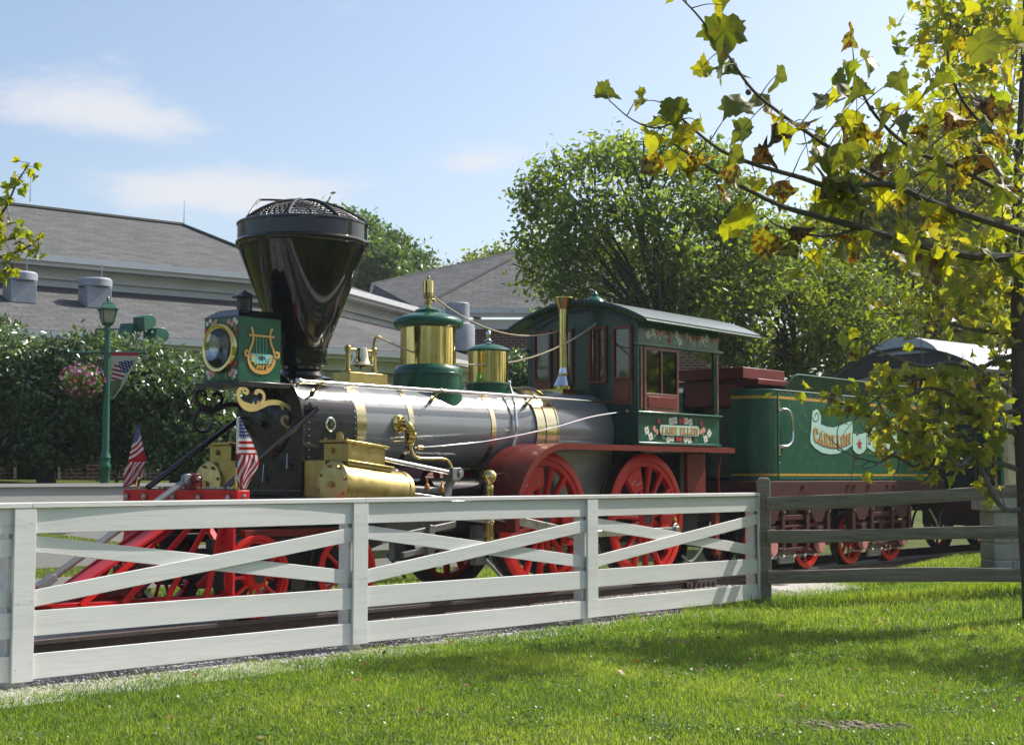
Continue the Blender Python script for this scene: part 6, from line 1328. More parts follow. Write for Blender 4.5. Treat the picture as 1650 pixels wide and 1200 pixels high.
me.from_pydata([(x, -.0085, z) for x, z in pts], [], [tuple(range(len(pts)))]); ul = me.uv_layers.new(name='uv')
for l in me.loops: x, _, z = me.vertices[l.vertex_index].co; ul.data[l.index].uv = ((.46 - x) * 1.15 + (-z - .1) * .35, .98 + (z + .1) * 2.0 + (x - .3) * .5)
me.materials.append(M['flag_cloth']); link('flag_print', me, PN)
# floodlights behind the hedge
FD = 31.0
FP = thing('floodlight_pole', 'cluster of three green floodlights above the hedge beside the lamp', 'floodlight', (wxy(231, FD), FD, 1.6))
fz = lambda y: 1.5 + (769 - y) / 2400 * FD - 1.6; fxx = lambda x: wxy(x, FD) - FP.location.x
m = MB(); m.tube([(0, 0, 0), (0, 0, fz(534))], .035, 10); m.tube([(fxx(205), 0, fz(546)), (fxx(252), 0, fz(553))], .025, 8); m.build('pole', ['lamp_green'], FP)
for i, (x, y, rz, el) in enumerate(((229, 519, 200, 22), (250, 540, 195, 4), (206, 533, 215, -6))):
    m = MB(); r_ = .17; k = 12
    poly = [(-.17, -.15), (.12, -.15)] + [(.12 + .05 * math.sin(a), -.15 + .30 * (1 - math.cos(a)) / 2) for a in [math.pi * j / k for j in range(1, k)]] + [(.10, .15), (-.06, .13)]
    poly = [(-.20, -.14)] + [(.02 + .17 * math.cos(R(a)), .0 + .15 * math.sin(R(a))) for a in range(-90, 100, 15)] + [(-.10, .15)]
    m.prism(poly, (0, -.17, 0), EX, EZ, -.34); h = m.build('lamp_head', ['lamp_green'], FP, .008); h.location = (fxx(x), 0, fz(y)); h.rotation_euler = (0, R(-el), R(rz - 180 + 35))
    m = MB(); m.tube([(.0, -.08, -.15), (.0, -.04, -.34)], .014, 6); m.tube([(.0, .08, -.15), (.0, .04, -.34)], .014, 6); m.build('yoke', ['black_paint'], h)
# ================================================================== flags on the pilot beam
def flag(u, v, label, rows, poleh, upper, slant, sleeve=None, seed=0):
    """rows: (drop below the staff top, left x, right x) outline of the hanging cloth"""
    T = thing('small_flag', label, 'flag', tuple(LW(u, v, 1.186)), 0, None)
    m = MB(); m.lathe([(.03, 0), (.03, .012), (.017, .02), (.022, .05), (.03, .09), (.026, .12), (.018, .135), (.021, .16), (.024, .19), (.021, .20), (0, .20)], (0, 0, 0), EZ, 16); m.build('flag_holder', ['brass'], T)
    m = MB(); m.tube([(0, 0, .15), (0, 0, poleh)], .007, 8); m.build('flag_staff', ['twig'], T)
    D_ = [r[0] for r in rows]; Lx = [r[1] for r in rows]; Rx = [r[2] for r in rows]; nu, nv = 24, 44; tot = D_[-1]; vs = []; uvs = []
    for j in range(nv + 1):
        dz = tot * j / nv; l = np.interp(dz, D_, Lx); r = np.interp(dz, D_, Rx)
        for i in range(nu + 1):
            s = i / nu; x = l + (r - l) * s
            low = np.clip((dz - upper) / .05, 0, 1)
            y = -.022 - .020 * math.sin(s * 7 + seed + dz * 4) * (.3 + dz * 1.6) - .03 * low * math.sin(s * 11 + 1.2)
            vs.append((x, y, poleh - dz))
            if dz <= upper: uvs.append((.37 * s, 1.0 - .54 * (dz + slant * s * .1) / (upper * .54)))
            else: uvs.append((.8, (s * .62 + (dz - upper) * 1.1) % .98))
    me = bpy.data.meshes.new('flag_cloth'); k = nu + 1; fs = [(j * k + i, j * k + i + 1, (j + 1) * k + i + 1, (j + 1) * k + i) for j in range(nv) for i in range(nu)]
    me.from_pydata(vs, [], fs); ul = me.uv_layers.new(name='uv')
    for pgn in me.polygons:
        hi = min(vs[i_][2] for i_ in pgn.vertices) < poleh - upper - 1e-6
        for li in pgn.loop_indices:
            vi = me.loops[li].vertex_index; a_ = uvs[vi]
            if hi and a_[0] < .5: a_ = (.8, (vi % k) / nu * .62)
            ul.data[li].uv = a_
    me.materials.append(M['flag_cloth']); me.polygons.foreach_set('use_smooth', [True] * len(fs)); link('flag_cloth', me, T)
    if sleeve: m = MB(); m.bx((-.014, -.014, sleeve), (.014, .012, poleh + .005)); m.build('flag_sleeve', ['petal_white'], T, .003)
    return T
flag(-4.39, .755, 'small stars and stripes with white sleeve at the near end of the red beam', [(0, .012, .02), (.07, .014, .055), (.2, .014, .13), (.33, .014, .185), (.40, .012, .20), (.46, .01, .185), (.55, .01, .13), (.65, .05, .08)], .66, .35, 0., .33, 0.)
flag(-4.39, -.755, 'small stars and stripes drooping left at the far end of the red beam', [(0, -.01, .012), (.09, -.025, .03), (.2, -.055, .055), (.34, -.085, .09), (.41, -.105, .05), (.50, -.12, .05), (.56, -.13, .01), (.60, -.135, -.11)], .62, .36, 1., None, 1.2)
# ================================================================== trees and shrubs
leafmat('leaf_green', [(.06, .10, .042), (.105, .155, .055), (.165, .22, .065), (.25, .28, .09)], trans=.54, rough=.33, tint=(1, 1, .28))
leafmat('leaf_dark', [(.04, .08, .03), (.07, .12, .04), (.11, .17, .05)], trans=.38, rough=.45)
leafmat('leaf_hedge', [(.055, .095, .042), (.085, .14, .05), (.12, .18, .06)], trans=.3, rough=.3, spec=.7)
leafmat('leaf_yellow', [(.09, .12, .022), (.15, .18, .03), (.22, .24, .045), (.29, .27, .06), (.25, .19, .04)], trans=.52, rough=.45, tint=(1, 1, .2))
leafmat('leaf_olive', [(.05, .085, .025), (.09, .13, .032), (.15, .19, .04), (.22, .23, .05)], trans=.5, rough=.5, tint=(1, 1, .2))
LOBE = np.array([(0, -.4), (.3, -.42), (.5, -.3), (.44, -.12), (.66, .12), (.36, .18), (.2, .4), (0, .72), (-.2, .4), (-.36, .18), (-.66, .12), (-.44, -.12), (-.5, -.3), (-.3, -.42)])
def lobecards(c, size, rg, droop=.4, bias=(0, -.3, .6)):
    n = len(c); nn = rg.normal(0, 1, (n, 3)) + np.array(bias); nn /= np.linalg.norm(nn, axis=1)[:, None]; a = rg.normal(0, 1, (n, 3)); a[:, 2] -= droop; a -= nn * np.sum(a * nn, 1)[:, None]; a /= np.linalg.norm(a, axis=1)[:, None]; b = np.cross(nn, a); s = size * rg.uniform(.6, 1.2, n)
    V = c[:, None] + (b[:, None] * LOBE[None, :, :1] + a[:, None] * LOBE[None, :, 1:] + nn[:, None] * (np.abs(LOBE[None, :, :1]) * rg.uniform(-.5, .5, (n, 1, 1)))) * s[:, None, None]
    return np.concatenate([(c + nn * 0)[:, None], V], 1)
LOBEF = [(0, 1 + i, 1 + (i + 1) % 14) for i in range(14)]
def dirs(rg, n):
    d = rg.normal(0, 1, (n, 3)); return d / np.linalg.norm(d, axis=1)[:, None]
def grow_limbs(base, clumps, r0, rg, th=.35, mats='bark', sag=0.2, parent=None, name='limbs', fork=None):
    """tapered trunk to a fork, then a curved limb to each clump with side twigs"""
    m = MB(); base = np.array(base, float); fork = np.array(fork if fork is not None else base + np.array([0, 0, th]), float)
    m.tube(spline([base - np.array([0, 0, .3]), base + (fork - base) * .5 + np.append(rg.normal(0, .04, 2), 0), fork], 5), list(np.linspace(r0 * 1.25, r0 * .85, 11)), 10)
    for c, rad in clumps:
        c = np.array(c, float); d = c - fork; L_ = np.linalg.norm(d); mid = fork + d * .5 + np.append(rg.normal(0, .07 * L_, 2), sag * L_ * rg.uniform(.2, 1) * .5)
        s = fork + (base - fork) * rg.uniform(0, .25); rr = r0 * rg.uniform(.28, .42)
        pts = spline([s, mid, c, c + d / L_ * rad * .6], 6); m.tube(pts, list(np.linspace(rr, rr * .12, len(pts))), 6)
        for k in range(5):
            t = rg.integers(len(pts) // 3, len(pts) - 1); e = pts[t] + unit(rg.normal(0, 1, 3) + d / L_ * .8) * rad * rg.uniform(.6, 1.2); m.tube(spline([pts[t], (pts[t] + e) / 2 + rg.normal(0, .06 * rad, 3), e], 3), [rr * .35, rr * .3, rr * .25, rr * .2, rr * .15, rr * .1, rr * .06][:7], 5)
    return m.build(name, [mats], parent, recalc=False)
def crown_points(clumps, n, rg, shell=.55, flat=.8):
    wts = np.array([r ** 2.2 for _, r in clumps]); idx = rg.choice(len(clumps), n, p=wts / wts.sum()); C_ = np.array([c for c, _ in clumps])[idx]; r_ = np.array([r for _, r in clumps])[idx]
    d = dirs(rg, n); rr = rg.random(n) ** shell * 1.12
    P_ = C_ + d * (rr * r_)[:, None] * np.array([1, 1, flat]); return P_
def sprays(clumps, n, rg, per=7, size=.12, shell=.5, flat=.8, spread=.16):
    """leaves grouped in little sprays so that gaps and clumps form"""
    k = n // per; S = crown_points(clumps, k, rg, shell, flat); P_ = np.repeat(S, per, 0) + rg.normal(0, spread, (k * per, 3)); rv = np.clip(np.repeat(rg.random(k), per) * .5 + rg.random(k * per) * .5, 0, 1); return P_, rv
def lobes(cx, cy, cz, rx, ry, rz, k, rg, r0, r1):
    out = []
    for i in range(k):
        d = dirs(rg, 1)[0]; q = rg.random() ** .5; out.append(((cx + d[0] * rx * q, cy + d[1] * ry * q, cz + d[2] * rz * q), rg.uniform(r0, r1)))
    return out
def tree(name, label, cat, base, clumps, n, size, lm, r0, fork, seed, bark='bark', group=None, per=7, spread=.16, droop=.35, shell=.5, bias=(0, 0, .8), lobed=False):
    rg = np.random.default_rng(seed); T = thing(name, label, cat, tuple(base), 0, group); b0 = np.array(base, float)
    cl2 = [((np.array(c) - b0), r) for c, r in clumps]; grow_limbs((0, 0, 0), cl2, r0, rg, mats=bark, parent=T, name='trunk', fork=np.array(fork) - b0)
    P_, rv = sprays(cl2, n, rg, per, size, shell, spread=spread); V = lobecards(P_, size, rg) if lobed else leafcards(P_, size, rg, droop, bias); o = scatter_mesh('crown', V, LOBEF if lobed else [(0, 1, 2), (0, 2, 3)], rv, lm, parent=T); o['kind'] = 'stuff'; return T
def W3(px, py, d): return np.array([(px - 825) / 2400 * d, d, 1.5 + (769 - py) / 2400 * d])
rgv = np.random.default_rng(77)
# big green tree behind the cab
cl = []
for px, py, r, dd in ((880, 300, .55, 0), (930, 265, .5, .5), (985, 255, .55, -.3), (1040, 270, .6, .4), (1090, 255, .55, 0), (1145, 270, .55, .6), (1200, 300, .5, .2), (870, 350, .5, .3), (920, 345, .65, -.5), (985, 330, .7, -.6), (1050, 335, .7, -.4), (1110, 330, .7, .0), (1170, 350, .65, .3),
                      (865, 405, .5, 0), (915, 405, .65, -.4), (975, 400, .65, .3), (1040, 405, .7, .7), (1100, 405, .7, -.4), (1165, 410, .65, .2), (1215, 380, .5, .5), (870, 455, .4, .2), (920, 460, .55, -.2), (985, 455, .55, .6), (1060, 470, .6, .2), (1120, 480, .7, 0), (1180, 475, .7, .3), (1235, 450, .55, .6), (1010, 500, .45, .3), (950, 500, .35, .3), (1070, 520, .45, .5), (1010, 430, .5, 1.0), (1080, 440, .5, 1.0), (845, 385, .25, .3), (842, 430, .22, .1), (900, 255, .25, 0), (1000, 228, .2, .3), (1040, 232, .22, .1), (1180, 262, .25, .3), (1225, 330, .3, .3), (875, 275, .25, .2), (1255, 400, .35, .3), (1010, 235, .35, .2), (1075, 228, .3, 0), (960, 238, .3, .3), (850, 320, .3, 0), (1130, 235, .3, .3)):
    cl.append((W3(px, py, 28.5 + dd * 1.5), r))
tree('green_tree', 'large leafy green tree with spreading limbs rising behind the locomotive cab', 'tree', W3(1085, 660, 28.8), [(c, r * .82) for c, r in cl], 19000, .13, 'leaf_green', .12, W3(1070, 545, 28.8), 31, per=9, spread=.16)
# lower darker tree to its right
cl = []
for i in range(40):
    px = rgv.uniform(1140, 1440); t0 = np.interp(px, [1140, 1250, 1340, 1440], [350, 345, 400, 470]); py = t0 + rgv.uniform(0, 1) * (625 - t0); cl.append((W3(px, py, 31 + rgv.uniform(-1.5, 1.5)), rgv.uniform(.5, .8)))
tree('olive_tree', 'darker olive green tree filling the gap between cab roof and coach', 'tree', W3(1285, 690, 31.5), [(c, r * .85) for c, r in cl], 26000, .13, 'leaf_olive', .11, W3(1290, 590, 31.5), 32, per=8, spread=.17)
# dense round tree behind the stack
cl = []
for px, py, r in ((560, 345, 1.1), (600, 350, 1.2), (640, 375, 1.1), (585, 395, 1.4), (625, 410, 1.3), (665, 410, 1.1), (650, 440, 1.3), (600, 440, 1.3), (690, 440, .9), (545, 390, 1.2), (575, 440, 1.3), (535, 350, .9)):
    for k in range(3): q = W3(px + rgv.normal(0, 12), py + rgv.normal(0, 9) + 22, 72 + rgv.uniform(-3, 3)); cl.append((q, r * rgv.uniform(.45, .7)))
tree('round_tree', 'dense dark green round tree behind the funnel stack', 'tree', W3(610, 650, 73), cl, 20000, .30, 'leaf_dark', .4, W3(610, 560, 73), 33, per=8, spread=.3)
cl = [(W3(px, py + 20, 80 + dd), r * .55) for px, py, r, dd in ((700, 432, 1.0, 0), (725, 430, .9, 2), (690, 445, 1, 1), (765, 412, 1.2, 4), (800, 402, 1.2, 0), (830, 402, 1.0, 3), (785, 425, 1.3, 2), (740, 440, 1, 2), (820, 425, 1.2, 0))]
tree('autumn_tree', 'yellowing treetop showing above the shingle roof ridge', 'tree', W3(770, 640, 81), cl, 5000, .30, 'leaf_olive', .2, W3(770, 480, 81), 34, per=7, spread=.35)
# background sycamores at right
for k, (bx_, d_, n_, sd, lbl, rngs) in enumerate(((1500, 38, 17000, 41, 'yellow green sycamore standing behind the coach roof', [(rgv.uniform(1395, 1600), rgv.uniform(225, 545)) for _ in range(48)]),
                                       (1610, 41, 6000, 42, 'tall sparse sycamore at the right edge with leaves against the sky', [(rgv.uniform(1490, 1690), rgv.uniform(20, 600)) for _ in range(44)]),
                                       (1385, 42, 9000, 43, 'thin yellowing tree between green tree and coach', [(rgv.uniform(1330, 1450), rgv.uniform(330, 560)) for _ in range(22)]))):
    cl = [(W3(px, py, d_ + rgv.uniform(-1.5, 1.5)), rgv.uniform(.4, .8)) for px, py in rngs]
    tree('background_sycamore', lbl, 'tree', W3(bx_, 690, d_), cl, n_, .13, 'leaf_yellow', .12, W3(bx_, 560, d_), sd, 'bark', 'sycamores behind the train', per=5, spread=.3, lobed=True)
# hedge of big shrubs
def shrub(label, pts, base, seed, n):
    cl = [(W3(px, py, d), r) for px, py, d, r in pts]
    return tree('hedge_shrub', label, 'shrub', base, cl, n, .115, 'leaf_hedge', .16, np.array(base) + np.array([0, 0, .6]), seed, 'bark', 'glossy hedge shrubs', per=6, spread=.10, droop=.0, shell=.28, bias=(.6, -.7, 1.0))
def sp(lo, hi, top, bot, d, k, seed, r0=.42, r1=.62):
    q = np.random.default_rng(seed); o = []
    for i in range(k):
        px = q.uniform(lo, hi); t = np.interp(px, [a for a, _ in top], [b for _, b in top]); rr = q.uniform(r0, r1); py = q.uniform(t + rr / d * 2400 * .85, bot - rr * 30); o.append((px, py, d + q.uniform(-.7, .7), rr))
    for px in np.arange(lo, hi, 22): t = np.interp(px, [a for a, _ in top], [b for _, b in top]); o.append((px, t + 26 + q.uniform(-10, 12), d + q.uniform(-.4, .4), q.uniform(.2, .34)))
    return o
shrub('tall glossy hedge shrub cut by the left edge of the photo', sp(-150, 70, [(-150, 500), (0, 512), (70, 545)], 742, 29.0, 44, 51), (float(W3(-20, 0, 29)[0]), 29.0, 1.42), 51, 26000)
shrub('glossy hedge shrub directly behind the green lamp post', sp(60, 245, [(60, 548), (110, 536), (180, 531), (245, 552)], 742, 28.6, 44, 52), (float(W3(78, 0, 28.8)[0]), 28.8, 1.42), 52, 28000)
shrub('glossy hedge shrub between lamp post and headlight', sp(230, 400, [(230, 550), (300, 578), (340, 600), (400, 640)], 745, 28.2, 40, 53), (float(W3(290, 0, 28.4)[0]), 28.4, 1.36), 53, 26000)
shrub('low leafy shrub seen under the bell behind the boiler', [(820, 600, 33, .35), (835, 585, 33.3, .3), (860, 610, 33, .4), (845, 630, 33, .4), (810, 640, 33, .4), (760, 650, 33, .4)], (float(W3(830, 0, 33)[0]), 33, 1.5), 54, 5000)
# ------------------------------------------------ sycamore leaf shape
def leaf_mesh(name, seed, curl):
    r_ = random.Random(seed); half = [(.0, -.40), (.14, -.46), (.30, -.42), (.36, -.34), (.50, -.36), (.46, -.24), (.52, -.16), (.50, -.06), (.60, .02), (.68, .14), (.54, .14), (.46, .20), (.36, .20), (.34, .30), (.24, .38), (.17, .42), (.14, .54), (.07, .60), (0, .74)]
    pts = [(x * r_.uniform(.9, 1.1), y + r_.uniform(-.02, .02)) for x, y in half] + [(-x * r_.uniform(.9, 1.1), y + r_.uniform(-.02, .02)) for x, y in half[-2:0:-1]]
    vs = [(0, -.1, 0)] + [(x, y, 0) for x, y in pts]; ring = [(x * .5, (y + .1) * .5 - .1) for x, y in pts]
    k = len(pts); vs = [(0, -.1)] + ring + pts; V = []
    for x, y in vs:
        z = .035 * abs(math.sin(math.atan2(x, y + .4) * 5)) + curl * (abs(x) ** 1.5 * 1.3 - .9 * (y + .1) ** 2 * (1 if y > 0 else .4)) + .06 * math.sin(x * 9 + seed) * math.cos(y * 8); V.append((x * (1 - .25 * abs(curl)), y, z))
    fs = [(0, 1 + i, 1 + (i + 1) % k) for i in range(k)] + [(1 + i, 1 + k + i, 1 + k + (i + 1) % k, 1 + (i + 1) % k) for i in range(k)]
    me = bpy.data.meshes.new(name); me.from_pydata(V, [], fs); me.polygons.foreach_set('use_smooth', [True] * len(fs))
    at = me.attributes.new('rnd', 'FLOAT', 'FACE'); at.data.foreach_set('value', [r_.random()] * len(fs)); return me
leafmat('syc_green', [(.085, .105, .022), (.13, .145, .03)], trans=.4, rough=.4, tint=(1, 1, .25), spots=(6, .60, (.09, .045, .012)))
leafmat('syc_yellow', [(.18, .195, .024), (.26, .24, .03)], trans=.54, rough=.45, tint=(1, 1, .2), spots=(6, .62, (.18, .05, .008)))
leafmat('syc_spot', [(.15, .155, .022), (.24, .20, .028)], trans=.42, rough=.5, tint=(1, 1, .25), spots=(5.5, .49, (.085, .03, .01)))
leafmat('syc_lit_green', [(.13, .175, .025), (.19, .22, .03)], trans=.55, rough=.42, tint=(1, 1, .22), spots=(6, .68, (.12, .06, .012)))  # brighter copies of the sycamore leaves, backlit sun put into their colour
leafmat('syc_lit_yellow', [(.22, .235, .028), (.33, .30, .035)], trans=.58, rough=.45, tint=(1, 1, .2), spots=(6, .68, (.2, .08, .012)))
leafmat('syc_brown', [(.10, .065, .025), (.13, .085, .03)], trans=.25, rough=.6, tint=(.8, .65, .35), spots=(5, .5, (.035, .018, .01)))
SYC = {}
for kk, mm in (('g', 'syc_green'), ('y', 'syc_yellow'), ('s', 'syc_spot'), ('b', 'syc_brown'), ('G', 'syc_lit_green'), ('Y', 'syc_lit_yellow')):
    SYC[kk] = []
    for i in range(4):
        me = leaf_mesh('leaf', 100 + i * 7 + ord(kk), (.25, .5, -.35, .9)[i] if kk != 'b' else (.9, 1.3, -1.0, 1.2)[i]); me.materials.append(M[mm]); SYC[kk].append(me)
def leafobj(par, pos, size, kind, rg, facing=.5):
    o = bpy.data.objects.new('leaf', SYC[kind][int(rg.integers(0, 4))]); sc.collection.objects.link(o); o.parent = par
    # blade hangs downwards, roughly turned to the light
    d = Vector((rg.normal(0, .55), rg.normal(0, .35), rg.normal(-.45, .5))).normalized(); nrm = Vector((rg.normal(0, .6), -facing + rg.normal(0, .5), rg.normal(.5, .4)))
    nrm = (nrm - d * nrm.dot(d)).normalized(); x = d.cross(nrm); mt = Matrix((x, d, nrm)).transposed()
    o.rotation_euler = mt.to_euler(); o.location = Vector(tuple(pos)) - Vector(par.location); o.scale = (size, size, size); return o
# foreground branch of a sycamore whose trunk stands right of the frame
FT = thing('foreground_sycamore', 'overhanging sycamore branch with large spotted yellow green leaves at upper right', 'tree', (4.2, 5.6, 0))
rg = np.random.default_rng(90); fl = np.array(FT.location)
def br(m, pts, r0, r1, d0, d1, seg=7):
    P_ = [W3(px, py, d0 + (d1 - d0) * i / (len(pts) - 1)) - fl for i, (px, py) in enumerate(pts)]; S = spline(P_, 5); m.tube(S, list(np.linspace(r0, r1, len(S))), seg); return S
m = MB(); m.tube(spline([(0, 0, -.3), (.03, .02, 1.0), (-.02, 0, 2.2), (.05, .05, 4.2)], 6), list(np.linspace(.15, .07, 19)), 12); m.build('trunk', ['bark_pale'], FT, recalc=False)
m = MB()
m.tube(spline([np.array([0, 0, 2.0]), np.array([-.6, 0, 2.25]), W3(1780, 405, 5.65) - fl, W3(1650, 413, 5.6) - fl], 5), list(np.linspace(.035, .019, 16)), 8)
b1 = br(m, [(1650, 413), (1577, 411), (1478, 389), (1392, 364), (1319, 344), (1271, 331), (1215, 305), (1155, 271), (1086, 224)], .019, .004, 5.6, 5.3)
m.tube(spline([np.array([0, 0, 2.15]), np.array([-.5, .0, 2.4]), W3(1760, 395, 5.75) - fl, W3(1650, 370, 5.7) - fl], 5), list(np.linspace(.03, .016, 16)), 8)
b2 = br(m, [(1650, 370), (1521, 327), (1439, 293), (1353, 299), (1297, 282), (1215, 258), (1159, 232), (1103, 185), (1075, 160)], .016, .003, 5.7, 5.3)
b3 = br(m, [(1439, 293), (1379, 258), (1319, 215), (1276, 185), (1220, 138), (1181, 82), (1134, 17), (1100, -20)], .010, .003, 5.68, 5.3)
b4 = br(m, [(1392, 364), (1390, 320), (1366, 275), (1370, 262)], .006, .002, 5.5, 5.5)
b5 = br(m, [(1650, 320), (1560, 270), (1480, 235), (1420, 180), (1390, 120), (1385, 85)], .012, .003, 5.9, 5.6)
b6 = br(m, [(1392, 364), (1340, 378), (1290, 372), (1255, 360), (1230, 340)], .007, .002, 5.5, 5.3)
b7 = br(m, [(1650, 240), (1600, 200), (1560, 150), (1540, 90), (1545, 20)], .010, .003, 5.9, 5.7)
b8 = br(m, [(1103, 185), (1060, 200), (1020, 185), (985, 155)], .004, .002, 5.3, 5.2)
FLV = [(545, 100, 100, 'g'), (460, 235, 48, 'y'), (530, 245, 60, 'g'), (590, 230, 50, 'g'), (740, 270, 66, 'g'), (590, 375, 78, 'g'), (660, 360, 64, 'g'), (85, 335, 54, 'g'), (225, 370, 36, 'y'), (350, 395, 64, 'g'), (300, 450, 64, 'g'), (260, 510, 78, 'y'), (390, 520, 60, 's'), (440, 560, 54, 's'), (430, 620, 64, 's'), (350, 590, 54, 'y'), (610, 480, 64, 'g'), (570, 570, 64, 'g'), (715, 415, 62, 's'), (725, 490, 58, 'b'), (690, 600, 62, 'b'), (840, 445, 62, 's'), (935, 590, 86, 'g'), (740, 710, 70, 's'), (910, 690, 62, 'b'), (525, 715, 54, 's'), (600, 815, 74, 'y'), (555, 850, 52, 'y'), (820, 855, 52, 'b'), (690, 905, 70, 's'), (775, 930, 50, 's'), (1000, 925, 74, 's'), (930, 790, 54, 'g'), (1185, 965, 60, 's'), (1320, 1000, 84, 's'), (1080, 210, 62, 'g'), (980, 290, 64, 'g'), (940, 365, 74, 'g'), (1060, 340, 62, 'g'), (1210, 280, 58, 'g'), (1360, 300, 74, 'g'), (1200, 445, 62, 'g'), (1130, 410, 62, 'g'), (1310, 490, 64, 's'), (1060, 490, 58, 's'), (1120, 630, 62, 'b'), (1330, 630, 58, 'g'), (1420, 650, 62, 's'), (1520, 630, 54, 'b'), (1430, 420, 64, 'b'), (1530, 150, 84, 'g'), (1540, 380, 54, 'b'), (1560, 530, 62, 's'), (1600, 400, 54, 's'), (1440, 540, 54, 's'), (1440, 870, 54, 'g'), (1540, 450, 54, 'g'), (1600, 690, 54, 's'), (1640, 120, 70, 'y'), (1380, 400, 50, 'y'), (1270, 360, 50, 'y'), (1000, 430, 44, 'y'), (860, 520, 46, 'g'), (1250, 560, 48, 'y'), (1480, 560, 50, 's')]
allb = [p for b in (b1, b2, b3, b4, b5, b6, b7, b8) for p in b]
for zx, zy, s, kd in FLV:
    d = 5.35 + rg.uniform(-.25, .45); p = W3(940 + zx / 2.324, zy / 2.324, d); size = s / 2.324 * 2 / 2400 * d * .84
    leafobj(FT, p, size, kd, rg)
    q = min(allb, key=lambda b: np.linalg.norm((b - (p - fl)) * np.array([1, .4, 1]))); e = p - fl
    m.tube(spline([q, (q + e) / 2 + np.array([0, 0, .012]), e + np.array([0, 0, size * .1])], 3), [.0028, .0024, .002, .0018, .0016, .0014, .0012], 5)
for k in range(165):      # smaller leaves nearer the trunk
    q = allb[int(rg.integers(0, len(allb)))]; wpx = 825 + (q + fl)[0] / (q + fl)[1] * 2400
    if wpx < 1330 and rg.random() < .75: continue
    e = q + np.array([rg.normal(0, .07), rg.normal(0, .12), rg.normal(-.03, .08)]); leafobj(FT, e + fl, rg.uniform(.05, .105), 'gYyygGs'[int(rg.integers(0, 7))], rg); m.tube(spline([q, (q + e) / 2 + np.array([0, 0, .01]), e], 3), [.0026, .0023, .002, .0018, .0016, .0014, .0012], 5)
for k in range(9):
    q = allb[int(rg.integers(0, len(allb)))]; e = q + np.array([rg.normal(0, .03), rg.normal(0, .03), -rg.uniform(.03, .08)]); m.tube([q, e], .0015, 4); m.ball(e, .012, 8)
m.build('branches', ['twig'], FT, recalc=False)
# sycamore with its trunk at the right edge
SY = thing('sycamore_tree', 'young sycamore with dark trunk at the right edge in front of the wooden fence', 'tree', (5.30, 15.2, 0.1)); sl_ = np.array(SY.location); SDp = 15.0
m = MB(); tp = [(1661, 1015), (1658, 930), (1654, 850), (1652, 760), (1648, 650), (1647, 560), (1645, 450), (1648, 330), (1656, 200), (1664, 60), (1670, -60)]
rad = [.13, .115, .11, .105, .10, .09, .07, .05, .035, .022, .015]
S = spline([W3(px, py, 15.2) - sl_ for px, py in tp], 4); m.tube(S, list(np.interp(np.linspace(0, 1, len(S)), np.linspace(0, 1, len(rad)), rad)), 12); m.build('trunk', ['bark'], SY, recalc=False)
rg = np.random.default_rng(95); m = MB(); tw = []
BRS = [[(1650, 760), (1600, 745), (1540, 750), (1480, 755), (1440, 735), (1410, 745), (1350, 725)], [(1650, 700), (1590, 690), (1520, 705), (1470, 700), (1420, 680), (1370, 655), (1330, 640)], [(1648, 640), (1600, 610), (1540, 585), (1490, 590), (1440, 575), (1400, 560), (1370, 570)],
       [(1648, 620), (1600, 640), (1550, 640), (1500, 625), (1460, 640), (1420, 640), (1390, 660)], [(1648, 530), (1600, 535), (1530, 520), (1480, 505), (1420, 505)], [(1646, 480), (1600, 460), (1540, 445), (1490, 440)], [(1650, 570), (1610, 580), (1570, 600), (1520, 620), (1480, 665), (1440, 690), (1400, 700)],
       [(1648, 820), (1610, 815), (1570, 740), (1545, 750), (1520, 730), (1490, 720)], [(1650, 660), (1620, 665), (1580, 670), (1540, 665), (1500, 680), (1450, 660)], [(1640, 400), (1600, 370), (1560, 350), (1530, 310)], [(1636, 300), (1600, 250), (1560, 200), (1540, 150)], [(1655, 640), (1720, 600), (1780, 590)], [(1650, 560), (1720, 500), (1800, 470)], [(1640, 380), (1700, 300), (1760, 260)], [(1652, 720), (1730, 690), (1800, 680)]]
for bi, b in enumerate(BRS):
    d1_ = 15.0 + rg.uniform(-1.1, .9); P_ = [W3(px, py, 15.2 + (d1_ - 15.2) * i / (len(b) - 1)) - sl_ for i, (px, py) in enumerate(b)]; S = spline(P_, 5); m.tube(S, list(np.linspace(.032, .006, len(S))), 6)
    for i in range(4, len(S), 1):
        if rg.random() < .8:
            e = S[i] + np.array([rg.normal(-.05, .18), rg.normal(0, .2), rg.normal(.05, .16)]); m.tube(spline([S[i], (S[i] + e) / 2 + rg.normal(0, .03, 3), e], 3), list(np.linspace(.008, .002, 7)), 4); tw.append((S[i], e, bi))
m.build('branches', ['bark_pale'], SY, recalc=False)
# leaves: those in view nearest the camera as single parts, the rest joined
cand = []
for (a, e, bi) in tw:
    for k in range(int(rg.integers(3, 7))):
        t = rg.uniform(.3, 1.1); cand.append(a + (e - a) * t + rg.normal(0, .055, 3))
cand = np.array(cand) + sl_; pxs = 825 + cand[:, 0] / cand[:, 1] * 2400; vis = (pxs < 1650) & (pxs > 1250); order = np.argsort(np.where(vis, cand[:, 1], 1e9)); nl = min(290, int(vis.sum()))
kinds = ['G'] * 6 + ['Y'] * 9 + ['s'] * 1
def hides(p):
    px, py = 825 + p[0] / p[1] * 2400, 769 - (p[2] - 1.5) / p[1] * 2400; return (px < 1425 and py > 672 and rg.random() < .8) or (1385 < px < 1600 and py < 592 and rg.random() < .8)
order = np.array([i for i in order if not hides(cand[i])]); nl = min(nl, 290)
for i in order[:nl]: leafobj(SY, cand[i], rg.uniform(.085, .135), kinds[int(rg.integers(0, len(kinds)))], rg)
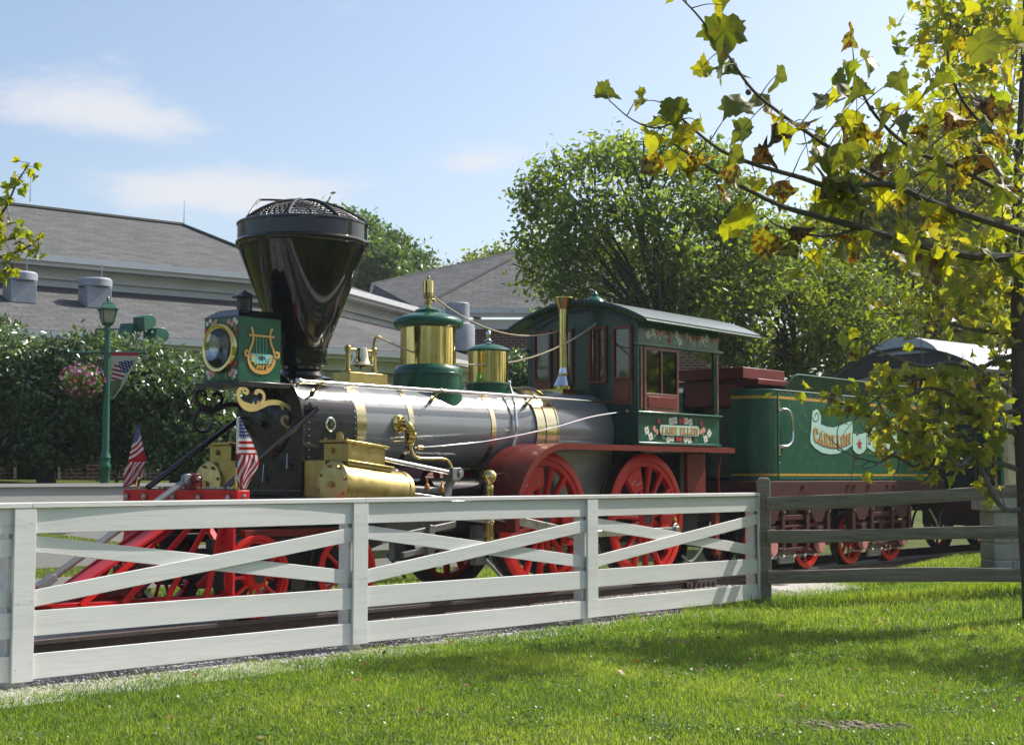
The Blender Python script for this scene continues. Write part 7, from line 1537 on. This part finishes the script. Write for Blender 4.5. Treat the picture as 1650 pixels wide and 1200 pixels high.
rest = cand[order[nl:]]; more = cand[rg.integers(0, len(cand), 1000)] + rg.normal(0, .11, (1000, 3)); mpx = 825 + more[:, 0] / more[:, 1] * 2400; mpy = 769 - (more[:, 2] - 1.5) / more[:, 1] * 2400
more = more[(mpx > 1400) & (mpy < 735) & ~((mpx < 1600) & (mpy > 520) & (mpy < 592))]; extra = np.concatenate([rest, more]) - sl_
o = scatter_mesh('leaves', lobecards(extra, .09, rg), LOBEF, rg.random(len(extra)), 'leaf_yellow', parent=SY); o['kind'] = 'stuff'
# upper crown outside the frame that shades the lawn
cl = [((rg.normal(.2, 1.1), rg.normal(0, .9), rg.uniform(2.6, 6.2)), rg.uniform(.4, .7)) for _ in range(20)]
cl = [c for c in cl if (825 + (c[0][0] + sl_[0]) / (c[0][1] + sl_[1]) * 2400) > 1560]
P_ = crown_points(cl, 3800, rg, .6); o = scatter_mesh('upper_crown', leafcards(P_, .15, rg, .3), [(0, 1, 2), (0, 2, 3)], rg.random(len(P_)), 'leaf_yellow', parent=SY); o['kind'] = 'stuff'
# sycamore twig entering at the left edge
LT = thing('left_sycamore', 'small sycamore branch with yellow green leaves entering at the left edge', 'tree', (-5.3, 9.4, 0)); ll = np.array(LT.location)
rg = np.random.default_rng(99); m = MB(); m.tube(spline([(0, 0, -.3), (0.02, 0, 1.5), (-.03, 0, 3), (0, 0, 4.6)], 5), list(np.linspace(.12, .04, 16)), 10); m.build('trunk', ['bark_pale'], LT, recalc=False); m = MB(); pts = []
for b in ([(-260, 470), (-90, 430), (-20, 415), (30, 400), (62, 378)], [(-240, 430), (-60, 400), (-5, 340), (18, 290), (38, 258)], [(-250, 520), (-60, 450), (-10, 440), (15, 425)], [(-60, 400), (0, 385), (40, 375)]):
    S = spline([np.array([0, 0, 2.3])] + [W3(px, py, 9.2) - ll for px, py in b], 5); m.tube(S, list(np.linspace(.018, .003, len(S))), 5); pts += [p for p in S[9:]]
for k in range(130):
    q = pts[int(rg.integers(0, len(pts)))]; e = q + rg.normal(0, .05, 3); m.tube([q, e], .002, 4); leafobj(LT, e + ll, rg.uniform(.042, .066), 'GGYGYg'[int(rg.integers(0, 6))], rg)
m.build('branches', ['twig'], LT, recalc=False)
# wood behind the photographer, mirrored in the brass and black paint
cl = []; rg = np.random.default_rng(66)
for a in np.linspace(30, 328, 74): q = R(a); d = rg.uniform(36, 46); cl += [((d * math.sin(q), d * math.cos(q), rg.uniform(0, 9.5 if 110 < a < 250 else 4.5)), rg.uniform(1.8, 2.8)) for _ in range(5 if 110 < a < 250 else 3)]
P_ = crown_points(cl, 32000, rg, .4); o = scatter_mesh('far_wood', leafcards(P_, 1.0, rg, .2), [(0, 1, 2), (0, 2, 3)], rg.random(len(P_)), 'leaf_green'); tag(o, 'belt of trees mirrored in the brass domes', 'woods', kind='stuff')

# ================================================================== faint summer haze, added as fill to lift the dark shade
m = MB(); m.bx((-75, -60, -1.0), (75, 95, 14.5)); hz = m.build('haze', [])
hm = bpy.data.materials.new('haze'); hm.use_nodes = True; n_ = hm.node_tree.nodes; n_.remove(n_['Principled BSDF']); pv_ = n_.new('ShaderNodeVolumePrincipled'); pv_.inputs['Density'].default_value = .0005; pv_.inputs['Color'].default_value = (.93, .95, 1, 1); pv_.inputs['Anisotropy'].default_value = .35
hm.node_tree.links.new(pv_.outputs[0], n_['Material Output'].inputs['Volume']); hz.data.materials.append(hm); hz['kind'] = 'stuff'; hz['label'] = 'thin bright haze in the summer air, added to lift the shade'; hz['category'] = 'haze'
